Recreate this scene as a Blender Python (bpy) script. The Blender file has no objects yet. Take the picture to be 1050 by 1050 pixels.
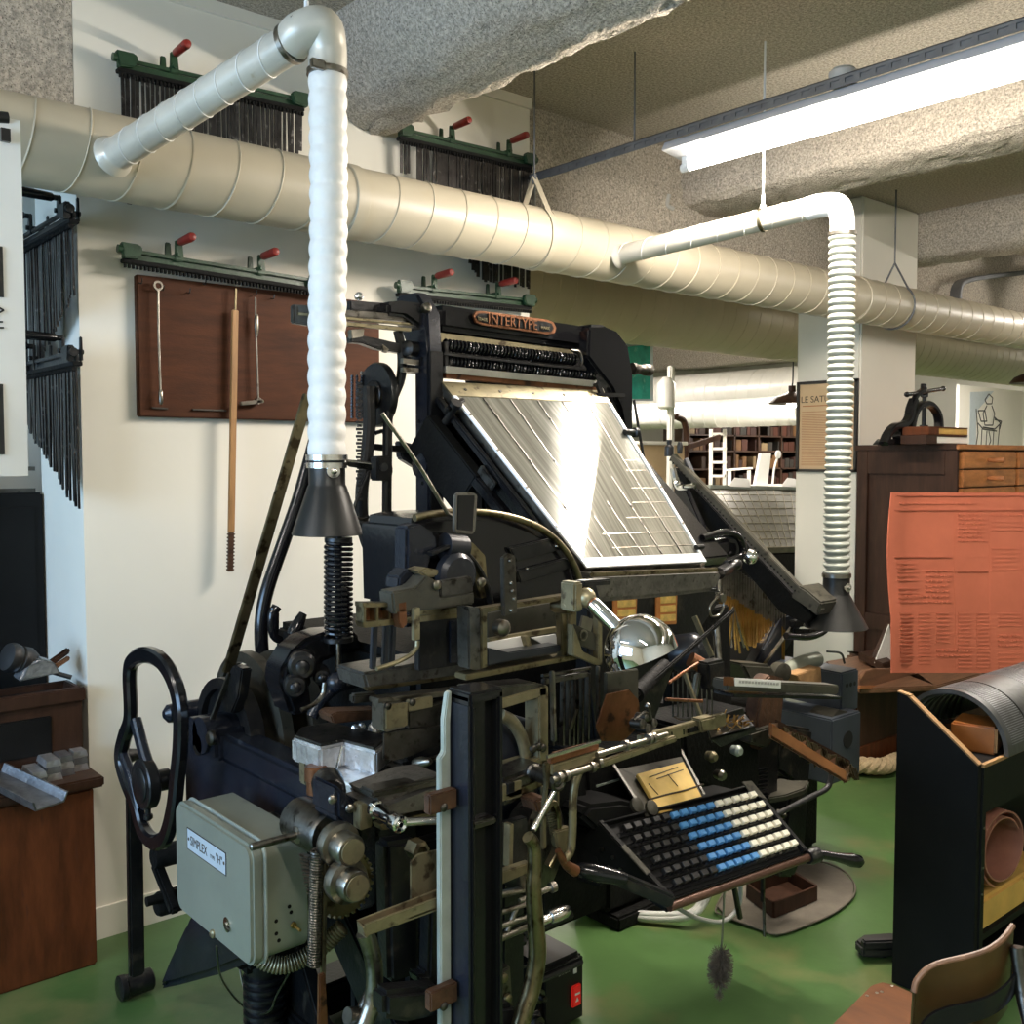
import bpy, bmesh, math, random
from mathutils import Vector, Matrix
random.seed(7)
V = Vector
scene = bpy.context.scene
COL = scene.collection
# ------------------------------------------------------------------ camera numbers
FPX = 1035.0; EYE = V((0, 0, 1.65)); YAW = math.radians(40.7); PIT = math.radians(3.04)
_fh = V((math.sin(YAW), math.cos(YAW), 0))
RGT = V((math.cos(YAW), -math.sin(YAW), 0))
FWD = V((_fh.x * math.cos(PIT), _fh.y * math.cos(PIT), -math.sin(PIT)))
UPV = V((_fh.x * math.sin(PIT), _fh.y * math.sin(PIT), math.cos(PIT)))

def at(u, v, **k):
    """world point on the axis plane X=, Y= or Z= seen along the line of sight u, v"""
    d = FWD + RGT * ((u - 525) / FPX) + UPV * ((525 - v) / FPX)
    (a, val), = k.items()
    i = 'XYZ'.index(a)
    return EYE + d * ((val - EYE[i]) / d[i])

def pts(uv, **k):
    return [at(u, v, **k) for u, v in uv]

cam_data = bpy.data.cameras.new('camera')
cam_data.sensor_width = 36; cam_data.lens = 36 * FPX / 1050; cam_data.clip_start = .05; cam_data.clip_end = 60
cam = bpy.data.objects.new('camera', cam_data); COL.objects.link(cam)
cam.matrix_world = Matrix((( RGT.x, UPV.x, -FWD.x, EYE.x), (RGT.y, UPV.y, -FWD.y, EYE.y), (RGT.z, UPV.z, -FWD.z, EYE.z), (0, 0, 0, 1)))
scene.camera = cam

# ------------------------------------------------------------------ materials
MATS = {}
def mat(name, col, rough=.5, metal=0., var=.15, scale=6., bump=0., bscale=60., col2=None, thr=.62, emit=None, estr=0., spec=.5, stretch=None, detail=4., coat=0., ramp=(.3, .7)):
    m = bpy.data.materials.new(name); m.use_nodes = True
    nt = m.node_tree; N = nt.nodes; L = nt.links
    b = N['Principled BSDF']
    b.inputs['Roughness'].default_value = rough; b.inputs['Metallic'].default_value = metal
    b.inputs['Specular IOR Level'].default_value = spec
    if coat: b.inputs['Coat Weight'].default_value = coat; b.inputs['Coat Roughness'].default_value = .12
    tc = N.new('ShaderNodeTexCoord'); mp = N.new('ShaderNodeMapping')
    L.new(tc.outputs['Object'], mp.inputs['Vector'])
    if stretch: mp.inputs['Scale'].default_value = stretch
    n = N.new('ShaderNodeTexNoise'); n.inputs['Scale'].default_value = scale; n.inputs['Detail'].default_value = detail
    n.inputs['Roughness'].default_value = .62
    L.new(mp.outputs[0], n.inputs['Vector'])
    r = N.new('ShaderNodeValToRGB'); L.new(n.outputs['Fac'], r.inputs[0])
    lo = [max(0, c * (1 - var)) for c in col]; hi = [min(1, c * (1 + var)) for c in col]
    r.color_ramp.elements[0].position = ramp[0]; r.color_ramp.elements[0].color = (*lo, 1)
    r.color_ramp.elements[1].position = ramp[1]; r.color_ramp.elements[1].color = (*hi, 1)
    out = r.outputs[0]
    if col2:
        n2 = N.new('ShaderNodeTexNoise'); n2.inputs['Scale'].default_value = scale * 2.3; n2.inputs['Detail'].default_value = 6
        L.new(mp.outputs[0], n2.inputs['Vector'])
        r2 = N.new('ShaderNodeValToRGB'); r2.color_ramp.elements[0].position = thr; r2.color_ramp.elements[1].position = thr + .1
        L.new(n2.outputs['Fac'], r2.inputs[0])
        mx = N.new('ShaderNodeMixRGB'); mx.inputs[2].default_value = (*col2, 1)
        L.new(r2.outputs[0], mx.inputs[0]); L.new(out, mx.inputs[1]); out = mx.outputs[0]
    L.new(out, b.inputs['Base Color'])
    if bump:
        n3 = N.new('ShaderNodeTexNoise'); n3.inputs['Scale'].default_value = bscale; n3.inputs['Detail'].default_value = 5
        L.new(mp.outputs[0], n3.inputs['Vector'])
        bp = N.new('ShaderNodeBump'); bp.inputs['Strength'].default_value = bump; bp.inputs['Distance'].default_value = .01
        L.new(n3.outputs['Fac'], bp.inputs['Height']); L.new(bp.outputs[0], b.inputs['Normal'])
    if emit:
        b.inputs['Emission Color'].default_value = (*emit, 1); b.inputs['Emission Strength'].default_value = estr
    MATS[name] = m
    return m

mat('iron', (.0075, .0075, .0078), .30, 0, .4, 9, .12, 90, col2=(.030, .026, .02), thr=.58, spec=.45)
mat('gloss_iron', (.006, .006, .007), .17, 0, .3, 5, .03, 60, spec=.5)
mat('daylit_iron', (.010, .012, .018), .27, 0, .3, 7, .08, 80, col2=(.03, .032, .036), thr=.64)  # iron tinted bluish, standing for window daylight on left-facing parts
mat('soot', (.006, .006, .0055), .65, 0, .4, 12, .3, 80, spec=.15)
mat('steel', (.27, .25, .21), .30, 1, .3, 14, .06, 120, col2=(.12, .10, .075), thr=.57)
mat('dark_steel', (.12, .112, .098), .36, 1, .4, 16, .08, 120, col2=(.035, .03, .024), thr=.57)
mat('bright_steel', (.72, .70, .66), .2, 1, .15, 12, .03, 90)
mat('chrome', (.86, .86, .87), .04, 1, .02, 4)
mat('brass_steel', (.22, .185, .11), .36, 1, .35, 14, .05, 100, col2=(.07, .052, .03), thr=.55)
mat('cream_steel', (.25, .215, .125), .38, .65, .3, 14, .05, 100, col2=(.09, .068, .04), thr=.57)
mat('brass', (.50, .31, .09), .38, 1, .25, 15)
mat('copper', (.20, .085, .04), .4, .8, .35, 12, .05, 60, col2=(.06, .032, .02), thr=.56)
mat('rust', (.085, .042, .022), .55, .4, .5, 20, .2, 120)
mat('grey_enamel', (.27, .29, .235), .3, .3, .08, 5, .02, 60, col2=(.2, .2, .17), thr=.7)
mat('pale_edge', (.38, .42, .37), .4, .3, .2, 10)
mat('worn_grey', (.17, .16, .14), .36, .7, .3, 30, .15, 120, col2=(.09, .08, .065), thr=.58)
mat('bronze_dark', (.10, .052, .035), .3, .5, .3, 12)
mat('lamp_tray', (.42, .42, .43), .45, 0, .02, 5)
mat('tin', (.74, .73, .72), .32, .85, .25, 22, .3, 70, col2=(.86, .86, .88), thr=.55)
mat('lead', (.34, .345, .36), .4, .9, .3, 25, .25, 80)
mat('duct', (.50, .445, .335), .42, 0, .06, 2.5, .02, 25, col2=(.50, .43, .30), thr=.66)
mat('duct_far', (.52, .45, .31), .45, 0, .06, 2.0, .02, 25)
mat('duct_white', (.80, .79, .74), .36, .1, .05, 3)
mat('galvanised', (.56, .53, .45), .34, .15, .1, 7, .02, 40, col2=(.42, .34, .20), thr=.66)
mat('hose_white', (.76, .75, .71), .5, 0, .06, 9, .25, 45)
mat('hose_grey', (.37, .385, .33), .42, .1, .08, 9, .05, 45)
mat('hood', (.03, .03, .028), .40, .6, .3, 8)
mat('white_wall', (.78, .75, .655), .7, 0, .035, 1.3, .03, 40, col2=(.60, .57, .48), thr=.72)
mat('concrete', (.45, .405, .335), .92, 0, .35, 85, .9, 110, col2=(.085, .074, .058), thr=.575, ramp=(.36, .64))
mat('far_white', (.82, .80, .74), .7, 0, .03, 2)
mat('floor', (.066, .135, .04), .33, 0, .35, 1.1, .05, 30, col2=(.125, .15, .055), thr=.54, detail=6)
mat('mat_grey', (.135, .118, .09), .75, 0, .2, 9, .2, 90)
mat('green_cast', (.018, .052, .022), .38, 0, .3, 14, .1, 90)
mat('red_handle', (.24, .020, .013), .42, 0, .3, 12, col2=(.04, .015, .01), thr=.58)
mat('rod_steel', (.045, .042, .04), .28, .8, .5, 20, 0, col2=(.25, .24, .23), thr=.62)
mat('wood_board', (.066, .021, .007), .62, 0, .35, 4, .08, 60, spec=.2, stretch=(1, 1, 6), col2=(.07, .022, .009), thr=.6)
mat('wood_cabinet', (.095, .028, .009), .5, 0, .4, 4, .08, 50, spec=.2, stretch=(5, 5, 1), col2=(.08, .026, .012), thr=.6)
mat('wood_dark', (.040, .018, .010), .5, 0, .35, 5, .06, 50, stretch=(6, 6, 1), spec=.25)
mat('wood_mid', (.17, .085, .045), .45, 0, .3, 6, .06, 50, stretch=(1, 6, 6))
mat('wood_orange', (.42, .17, .055), .4, 0, .28, 6, .05, 50, stretch=(1.5, 6, 6))
mat('wood_stick', (.36, .19, .07), .5, 0, .25, 6, .05, 50, stretch=(8, 8, 1))
mat('wood_tan', (.33, .13, .047), .5, 0, .25, 8, .1, 50)
mat('ply_seat', (.135, .046, .012), .42, 0, .3, 5, .04, 40, stretch=(3, 1, 1), spec=.25)
mat('ply_back', (.05, .027, .009), .3, 0, .5, 5, .04, 40, col2=(.035, .022, .012), thr=.52, spec=.3, coat=.1)
mat('raw_edge', (.30, .17, .07), .65, 0, .3, 20, .1, 60)
mat('black_paint', (.006, .006, .006), .5, 0, .3, 5, .03, 40, col2=(.02, .018, .015), thr=.74, spec=.18)
mat('black_plastic', (.012, .012, .012), .35, 0, .15, 5)
mat('black_rubber', (.016, .016, .016), .5, 0, .2, 8)
mat('flong', (.50, .135, .072), .72, 0, .08, 5)
mat('flong_brown', (.30, .13, .085), .6, 0, .2, 7, .15, 60)
mat('plate_grey', (.12, .122, .118), .36, .6, .3, 10, .1, 60)
mat('brown_block', (.33, .115, .025), .38, 0, .25, 9, .05, 60, coat=.3)
mat('yellow_wrap', (.62, .38, .10), .5, 0, .15, 8, .1, 40)
mat('yellow_paper', (.80, .54, .15), .6, 0, .12, 12, .05, 80)
mat('ink', (.05, .035, .02), .6)
mat('paper', (.80, .79, .75), .7, 0, .03, 5)
mat('old_paper', (.58, .42, .25), .75, 0, .06, 5)
mat('teal_paper', (.03, .46, .37), .5, 0, .35, 9, col2=(.25, .62, .52), thr=.6)
mat('key_white', (.83, .79, .64), .35, 0, .05, 30)
mat('key_blue', (.085, .27, .56), .35, 0, .08, 30)
mat('key_black', (.014, .014, .014), .3, 0, .2, 30)
mat('orange_tag', (.50, .19, .05), .4, 0, .15, 20)
mat('gold_label', (.80, .55, .16), .38, .3, .25, 40)
mat('label_white', (.78, .78, .75), .5, 0, .06, 60)
mat('plate_blue', (.55, .63, .70), .4, .3, .05, 20)
mat('red_switch', (.8, .02, .02), .3, 0, .05, 5, emit=(1, .05, .03), estr=.12)
mat('rope', (.48, .37, .22), .8, 0, .25, 40, .3, 90)
mat('bristle', (.09, .075, .055), .8, 0, .4, 40)
mat('cable_white', (.62, .63, .58), .45, 0, .08, 9)
mat('tube_glow', (1, 1, 1), .4, emit=(1, .93, .85), estr=42)
mat('tube_glow_far', (1, 1, 1), .4, emit=(1, .915, .82), estr=120)
mat('bulb_glow', (1, 1, 1), .4, emit=(1, .93, .80), estr=14)
mat('reflector', (.84, .85, .84), .4, .0, .02, 5)
mat('slot_grey', (.13, .135, .14), .5, .3, .2, 12)
mat('pvc_grey', (.40, .40, .37), .5)
mat('case_grey', (.12, .112, .078), .45, .2, .3, 12)
mat('shelf_wood', (.05, .024, .014), .5, 0, .3, 6)
for i, c in enumerate([(.07, .022, .013), (.045, .02, .015), (.16, .08, .03), (.03, .026, .022), (.24, .17, .09), (.04, .02, .012)]):
    mat('book_%d' % i, c, .6, 0, .15, 20)
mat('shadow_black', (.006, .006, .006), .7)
mat('bluegrey_iron', (.015, .017, .022), .30, 0, .2, 8)
mat('olive_iron', (.062, .058, .044), .4, .35, .35, 12, .05, 90, col2=(.02, .018, .013), thr=.6)
mat('box_blue', (.045, .055, .07), .42, 0, .15, 8)
mat('glass_pane', (.8, .85, .9), .1)

def special():
    # magazine face: long fine channels; reflected cross lines are separate bars
    m = bpy.data.materials.new('magazine_face'); m.use_nodes = True
    nt = m.node_tree; N = nt.nodes; L = nt.links; b = N['Principled BSDF']
    b.inputs['Metallic'].default_value = .55; b.inputs['Roughness'].default_value = .075; b.inputs['Specular IOR Level'].default_value = .3
    uv = N.new('ShaderNodeUVMap')
    sp = N.new('ShaderNodeSeparateXYZ'); L.new(uv.outputs[0], sp.inputs[0])
    w = N.new('ShaderNodeMath'); w.operation = 'MULTIPLY'; w.inputs[1].default_value = 91 * math.tau; L.new(sp.outputs[0], w.inputs[0])
    s = N.new('ShaderNodeMath'); s.operation = 'SINE'; L.new(w.outputs[0], s.inputs[0])
    mp = N.new('ShaderNodeMapping'); mp.inputs['Scale'].default_value = (26, .8, 1); L.new(uv.outputs[0], mp.inputs[0])
    n = N.new('ShaderNodeTexNoise'); n.inputs['Scale'].default_value = 1.6; n.inputs['Detail'].default_value = 3; L.new(mp.outputs[0], n.inputs['Vector'])
    r = N.new('ShaderNodeValToRGB'); L.new(n.outputs['Fac'], r.inputs[0])
    r.color_ramp.elements[0].position = .3; r.color_ramp.elements[0].color = (.20, .20, .165, 1)
    r.color_ramp.elements[1].position = .75; r.color_ramp.elements[1].color = (.50, .495, .44, 1)
    L.new(r.outputs[0], b.inputs['Base Color'])
    bp = N.new('ShaderNodeBump'); bp.inputs['Strength'].default_value = .012; bp.inputs['Distance'].default_value = .001
    L.new(s.outputs[0], bp.inputs['Height']); L.new(bp.outputs[0], b.inputs['Normal'])
    MATS['magazine_face'] = m
special()

# ------------------------------------------------------------------ mesh builder
def catmull(P, n=6, closed=False):
    P = [V(p) for p in P]; out = []
    m = len(P)
    rng = range(m) if closed else range(m - 1)
    for i in rng:
        p0 = P[(i - 1) % m] if closed or i > 0 else P[0] * 2 - P[1]
        p1 = P[i]; p2 = P[(i + 1) % m]
        p3 = P[(i + 2) % m] if closed or i + 2 < m else P[-1] * 2 - P[-2]
        for k in range(n):
            t = k / n
            out.append(.5 * ((2 * p1) + (p2 - p0) * t + (2 * p0 - 5 * p1 + 4 * p2 - p3) * t * t + (3 * p1 - p0 - 3 * p2 + p3) * t ** 3))
    if not closed: out.append(P[-1])
    return out

def frame_of(d, up=V((0, 0, 1))):
    d = d.normalized()
    if abs(d.dot(up)) > .98: up = V((0, 1, 0))
    a = d.cross(up).normalized(); b = a.cross(d).normalized()
    return a, b

def rrect(a0, a1, b0, b1, r, n=6):
    out = []
    for ca, cb, t0 in ((a1 - r, b1 - r, 0), (a0 + r, b1 - r, 90), (a0 + r, b0 + r, 180), (a1 - r, b0 + r, 270)):
        for k in range(n + 1):
            t = math.radians(t0 + 90 * k / n); out.append((ca + r * math.cos(t), cb + r * math.sin(t)))
    return out

class MB:
    def __init__(self, M=None):
        self.bm = bmesh.new(); self.M = M; self.mats = []; self.mi = 0
    def use(self, name):
        if name not in self.mats: self.mats.append(name)
        self.mi = self.mats.index(name); return self
    def _v(self, p):
        p = V(p)
        return self.bm.verts.new(self.M @ p if self.M else p)
    def _f(self, vs):
        try:
            f = self.bm.faces.new(vs); f.material_index = self.mi; return f
        except ValueError: return None
    def loft(self, rings, cap=True, closed_u=False, closed_ring=True):
        vr = [[self._v(p) for p in r] for r in rings]
        n = len(vr[0]); m = len(vr)
        for i in range(m if closed_u else m - 1):
            a = vr[i]; b = vr[(i + 1) % m]
            for j in range(n if closed_ring else n - 1):
                k = (j + 1) % n
                self._f((a[j], a[k], b[k], b[j]))
        if cap and not closed_u and closed_ring:
            self._f(vr[0][::-1]); self._f(vr[-1])
        return self
    def ext(self, P, vec, bev=0.):
        """prism: the polygon P pushed along vec"""
        P = [V(p) for p in P]; vec = V(vec)
        t = bmesh.new()
        a = [t.verts.new(p) for p in P]; b = [t.verts.new(p + vec) for p in P]
        n = len(P)
        t.faces.new(a); t.faces.new(b[::-1])
        for i in range(n):
            t.faces.new((a[i], b[i], b[(i + 1) % n], a[(i + 1) % n]))
        self._merge(t, bev); return self
    def _merge(self, t, bev, seg=2):
        bmesh.ops.recalc_face_normals(t, faces=t.faces)
        if bev > 0:
            es = [e for e in t.edges if len(e.link_faces) == 2 and e.calc_face_angle(0) > .5]
            bmesh.ops.bevel(t, geom=es, offset=bev, segments=seg, affect='EDGES', clamp_overlap=True)
        mp = {}
        for v in t.verts: mp[v] = self._v(v.co)
        for f in t.faces: self._f([mp[v] for v in f.verts])
        t.free()
    def box(self, x0, x1, y0, y1, z0, z1, bev=0.):
        return self.ext([(x0, y0, z0), (x1, y0, z0), (x1, y1, z0), (x0, y1, z0)], (0, 0, z1 - z0), bev)
    def bar(self, p0, p1, w, h, bev=0., up=V((0, 0, 1))):
        """rectangular bar from p0 to p1: w across, h along up"""
        p0 = V(p0); p1 = V(p1); a, b = frame_of(p1 - p0, V(up))
        q = [p0 + a * w / 2 + b * h / 2, p0 - a * w / 2 + b * h / 2, p0 - a * w / 2 - b * h / 2, p0 + a * w / 2 - b * h / 2]
        return self.ext(q, p1 - p0, bev)
    def cyl(self, p0, p1, r0, r1=None, seg=20, cap=True):
        r1 = r0 if r1 is None else r1
        p0 = V(p0); p1 = V(p1); a, b = frame_of(p1 - p0)
        rings = [[p + (a * math.cos(k * math.tau / seg) + b * math.sin(k * math.tau / seg)) * r for k in range(seg)] for p, r in ((p0, r0), (p1, r1))]
        return self.loft(rings, cap)
    def lathe(self, o, axis, prof, seg=28, cap=True):
        """prof: list of (radius, distance along axis)"""
        o = V(o); ax = V(axis).normalized(); a, b = frame_of(ax)
        rings = [[o + ax * h + (a * math.cos(k * math.tau / seg) + b * math.sin(k * math.tau / seg)) * max(r, .0004) for k in range(seg)] for r, h in prof]
        return self.loft(rings, cap)
    def tube(self, P, r, seg=10, n=6, smooth=True, closed=False, cap=True):
        Q = catmull(P, n, closed) if smooth else [V(p) for p in P]
        m = len(Q); rings = []; ref = None
        for i, p in enumerate(Q):
            d = (Q[(i + 1) % m] - Q[i - 1]) if closed else (Q[min(i + 1, m - 1)] - Q[max(i - 1, 0)])
            d.normalize()
            if ref is None:
                a, b = frame_of(d)
            else:
                a = ref - d * ref.dot(d); a.normalize(); b = d.cross(a) * -1
                b = a.cross(d)
            ref = a
            rr = r(i / max(1, m - 1)) if callable(r) else r
            rings.append([p + (a * math.cos(k * math.tau / seg) + b * math.sin(k * math.tau / seg)) * rr for k in range(seg)])
        return self.loft(rings, cap, closed_u=closed)
    def ribbon(self, P, w, h, n=6, smooth=True, closed=False, wdir=V((1, 0, 0))):
        """flat strap: w along wdir, h in the plane of the path"""
        Q = catmull(P, n, closed) if smooth else [V(p) for p in P]
        m = len(Q); rings = []; wd = V(wdir).normalized()
        for i, p in enumerate(Q):
            d = (Q[(i + 1) % m] - Q[i - 1]) if closed else (Q[min(i + 1, m - 1)] - Q[max(i - 1, 0)])
            d.normalize(); b = wd.cross(d).normalized()
            c = min(w, h) * .22
            rings.append([p + wd * x + b * y for x, y in ((w/2-c, h/2), (-w/2+c, h/2), (-w/2, h/2-c), (-w/2, -h/2+c), (-w/2+c, -h/2), (w/2-c, -h/2), (w/2, -h/2+c), (w/2, h/2-c))])
        return self.loft(rings, True, closed_u=closed)
    def ball(self, c, r, seg=16, sz=(1, 1, 1)):
        c = V(c); n = seg // 2
        rings = []
        for i in range(n + 1):
            t = math.pi * i / n
            rings.append([c + V((math.sin(t) * math.cos(k * math.tau / seg) * r * sz[0] + 0, math.sin(t) * math.sin(k * math.tau / seg) * r * sz[1], math.cos(t) * r * sz[2])) if 0 < i < n else c + V((.0003 * math.cos(k * math.tau / seg), .0003 * math.sin(k * math.tau / seg), math.cos(t) * r * sz[2])) for k in range(seg)])
        return self.loft(rings)
    def coil(self, p0, p1, R, r, turns, seg=6, per=14):
        p0 = V(p0); p1 = V(p1); d = p1 - p0; a, b = frame_of(d)
        n = int(turns * per)
        P = [p0 + d * (i / n) + (a * math.cos(i * math.tau / per) + b * math.sin(i * math.tau / per)) * R for i in range(n + 1)]
        return self.tube(P, r, seg, smooth=False)
    def bellows(self, P, r, amp, pitch, seg=20, n=10, sharp=False):
        """corrugated hose along a path"""
        Q = catmull(P, n)
        Ls = [0]
        for i in range(1, len(Q)): Ls.append(Ls[-1] + (Q[i] - Q[i - 1]).length)
        tot = Ls[-1]; cnt = max(2, int(tot / pitch)); k = 6
        R = []; radii = []
        j = 0
        for i in range(cnt * k + 1):
            s = tot * i / (cnt * k)
            while j < len(Ls) - 2 and Ls[j + 1] < s: j += 1
            t = (s - Ls[j]) / max(1e-6, Ls[j + 1] - Ls[j])
            R.append(Q[j].lerp(Q[j + 1], t))
            ph = (i % k) / k
            radii.append(r + amp * ((math.sin(ph * math.pi) * 2 - 1)))
        it = iter(radii); rr = lambda t: next(it)
        return self.tube(R, rr, seg, smooth=False)
    def bolt(self, p, d, r=.007, h=.006):
        p = V(p); d = V(d).normalized()
        return self.cyl(p, p + d * h, r, r * .85, 6)
    def build(self, name, material=None, parent=None, label=None, kind=None, sharp=.7, uv=None):
        bm = self.bm
        bmesh.ops.recalc_face_normals(bm, faces=bm.faces)
        for f in bm.faces: f.smooth = True
        for e in bm.edges:
            if len(e.link_faces) == 2: e.smooth = e.calc_face_angle(0) < sharp
        org = V((0, 0, 0))
        if parent is not None:
            org = V(parent['_o']) if '_o' in parent else V((0, 0, 0))
        else:
            cs = [v.co for v in bm.verts]
            lo = V((min(c.x for c in cs), min(c.y for c in cs), min(c.z for c in cs))); hi = V((max(c.x for c in cs), max(c.y for c in cs), max(c.z for c in cs)))
            org = V(((lo.x + hi.x) / 2, (lo.y + hi.y) / 2, lo.z))
        bmesh.ops.translate(bm, verts=bm.verts, vec=-org)
        me = bpy.data.meshes.new(name); bm.to_mesh(me); bm.free()
        names = self.mats if self.mats else [material]
        if material and self.mats and material not in self.mats: pass
        for mn in names: me.materials.append(MATS[mn])
        o = bpy.data.objects.new(name, me); COL.objects.link(o)
        o['_o'] = tuple(org)
        if parent is not None: o.parent = parent
        else: o.location = org
        if label: o['label'] = label
        if kind: o['kind'] = kind
        return o

def thing(name, label, cat, loc, group=None, kind=None):
    o = bpy.data.objects.new(name, None); COL.objects.link(o); o.empty_display_size = .05
    o.location = V(loc); o['_o'] = tuple(V(loc)); o['label'] = label; o['category'] = cat
    if group: o['group'] = group
    if kind: o['kind'] = kind
    return o

def tag(o, label, cat, group=None, kind=None):
    o['label'] = label; o['category'] = cat
    if group: o['group'] = group
    if kind: o['kind'] = kind
    return o

def struct(o):
    o['kind'] = 'structure'; return o

def text(name, body, material, parent, o, xd, yd, height, depth=.001, width=None, label=None):
    """raised lettering: o = lower left corner, xd reading direction, yd up direction"""
    cu = bpy.data.curves.new(name, 'FONT'); cu.body = body; cu.extrude = depth; cu.size = 1
    t = bpy.data.objects.new(name + '_tmp', cu); COL.objects.link(t)
    bpy.context.view_layer.update()
    me = bpy.data.meshes.new_from_object(t.evaluated_get(bpy.context.evaluated_depsgraph_get()))
    bpy.data.objects.remove(t); bpy.data.curves.remove(cu)
    xs = [v.co.x for v in me.vertices]; ys = [v.co.y for v in me.vertices]
    w = max(xs) - min(xs); h = max(ys) - min(ys)
    sy = height / h; sx = (width / w) if width else sy
    xd = V(xd).normalized(); yd = V(yd).normalized(); nd = xd.cross(yd)
    org = V(parent['_o'])
    for v in me.vertices:
        v.co = V(o) - org + xd * (v.co.x - min(xs)) * sx + yd * (v.co.y - min(ys)) * sy + nd * v.co.z
    me.materials.clear(); me.materials.append(MATS[material])
    ob = bpy.data.objects.new(name, me); COL.objects.link(ob); ob.parent = parent; ob['_o'] = tuple(org)
    return ob
# ================================================================== THE SETTING
ZC = 3.28
struct(MB().box(-2.8, 15, -2.8, 12.2, -.1, 0).build('floor', 'floor'))
struct(MB().box(-2.8, 15, -2.8, 12.2, ZC, ZC + .12).build('ceiling', 'concrete'))
struct(MB().box(1.115, 3.115, 3.5, 3.96, 0, ZC).build('wall_back', 'white_wall'))
struct(MB().box(-2.8, 3.0, 4.4, 4.5, 0, ZC).build('wall_back_recess', 'white_wall'))
struct(MB().box(-2.8, 1.113, 3.5, 3.958, 2.64, ZC).build('lintel', 'concrete'))
w = MB()
# left wall with a wide window opening
w.box(-2.9, -2.8, -2.8, 4.1, 0, .9).box(-2.9, -2.8, -2.8, 4.1, 2.7, ZC).box(-2.9, -2.8, -2.8, .2, .9, 2.7).box(-2.9, -2.8, 3.6, 4.1, .9, 2.7)
struct(w.build('wall_left', 'white_wall'))
f = MB()
for y in (.2, 1.33, 2.47, 3.54): f.box(-2.89, -2.82, y, y + .06, .9, 2.7)
f.box(-2.89, -2.82, .2, 3.6, .9, .96).box(-2.89, -2.82, .2, 3.6, 2.64, 2.7).box(-2.89, -2.82, .2, 3.6, 1.95, 1.99)
struct(f.build('window_1', 'reflector'))
struct(MB().box(-2.8, 15, -2.9, -2.8, 0, ZC).build('wall_front', 'white_wall'))
struct(MB().box(14.9, 15, -2.8, 12.2, 0, ZC).build('wall_right', 'far_white'))
struct(MB().box(3.115, 15, 12.1, 12.2, 0, ZC).build('wall_far', 'far_white'))
struct(MB().box(3.0, 3.115, 3.96, 12.2, 0, ZC).build('wall_far_side', 'far_white'))
# ceiling trim over the white wall and low skirting
struct(MB().box(1.3, 3.115, 3.485, 3.5, 3.235, 3.28).build('trim_1', 'white_wall'))
struct(MB().box(1.117, 3.1, 3.488, 3.5, 0, .11).build('baseboard_back', 'white_wall'))
# sprayed concrete beams: rough, rounded, sagging sections swept towards the camera
def rough_beam(name, sec, y0, y1, along='Y', n=46, amp=.012):
    b = MB(); rings = []
    S = catmull([V((p[0], 0, p[1])) for p in sec], 4, False)
    for i in range(n + 1):
        t = y0 + (y1 - y0) * i / n
        ring = []
        for k, s in enumerate(S):
            j = amp if s.z < ZC - .02 else 0
            dx = random.uniform(-j, j); dz = random.uniform(-j, j)
            ring.append((s.x + dx, t, s.z + dz) if along == 'Y' else (t, s.x + dx, s.z + dz))
        rings.append(ring)
    return struct(b.loft(rings, True).build(name, 'concrete', sharp=1.2))
rough_beam('beam_1', [(1.98, ZC), (2.02, 3.15), (2.09, 3.05), (2.17, 2.99), (2.27, 2.955), (2.34, 2.97), (2.37, 3.05), (2.38, ZC)], -2.8, 3.5, n=110)
rough_beam('beam_2', [(4.26, ZC), (4.255, 3.12), (4.27, 3.02), (4.34, 2.985), (4.5, 2.98), (4.62, 3.0), (4.66, 3.08), (4.66, ZC)], -2.8, 3.6, n=110)
rough_beam('beam_3', [(6.5, ZC), (6.5, 3.1), (6.52, 3.0), (6.6, 2.97), (6.8, 2.98), (6.88, 3.05), (6.9, ZC)], -2.8, 3.6, n=80)
rough_beam('beam_4', [(3.56, ZC), (3.55, 2.8), (3.57, 2.68), (3.7, 2.65), (3.88, 2.68), (3.92, 2.8), (3.92, ZC)], 3.115, 5.8, along='X', n=50)
rough_beam('beam_5', [(3.56, ZC), (3.55, 2.9), (3.57, 2.78), (3.7, 2.75), (3.88, 2.78), (3.92, 2.9), (3.92, ZC)], 6.5, 14.9, along='X', n=60)
struct(MB().box(5.8, 6.5, 3.4, 3.86, 0, ZC, .012).build('pillar', 'white_wall'))

# ================================================================== DUCTS
def spiral(axis0, axis1, R, r, pitch):
    L = (V(axis1) - V(axis0)).length
    return MB().coil(axis0, axis1, R, r, L / pitch, 4, 26)
dy, dz, dr = 3.2, 2.575, .128
root = thing('main_air_duct', 'long beige spiral-seam air duct running along the white wall under the ceiling', 'air duct', (2.0, dy, dz))
MB().cyl((-2.7, dy, dz), (14.8, dy, dz), dr, seg=40).build('pipe', 'duct', root)
spiral((-2.7, dy, dz), (14.8, dy, dz), dr + .0005, .0035, .155).build('spiral_seam', 'duct', root)
b = MB()
for x in (2.19, 2.0): pass
c1 = at(1, 1, Z=5)
b.lathe((1.93, dy, dz), (1, 0, 0), [(dr, 0), (dr + .006, .004), (dr + .006, .05), (dr, .054)], 40)
b.build('sleeve', 'duct', root); b = MB()
b.lathe((5.35, dy, dz), (1, 0, 0), [(dr, 0), (dr + .006, .004), (dr + .006, .05), (dr, .054)], 40)
b.build('sleeve', 'duct', root)
root2 = thing('rear_air_duct', 'wide shaded beige duct running behind and below the main duct', 'air duct', (5.0, 4.6, 2.67))
MB().cyl((3.13, 4.6, 2.67), (14.8, 4.6, 2.67), .26, seg=44).build('pipe', 'duct_far', root2)
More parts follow.
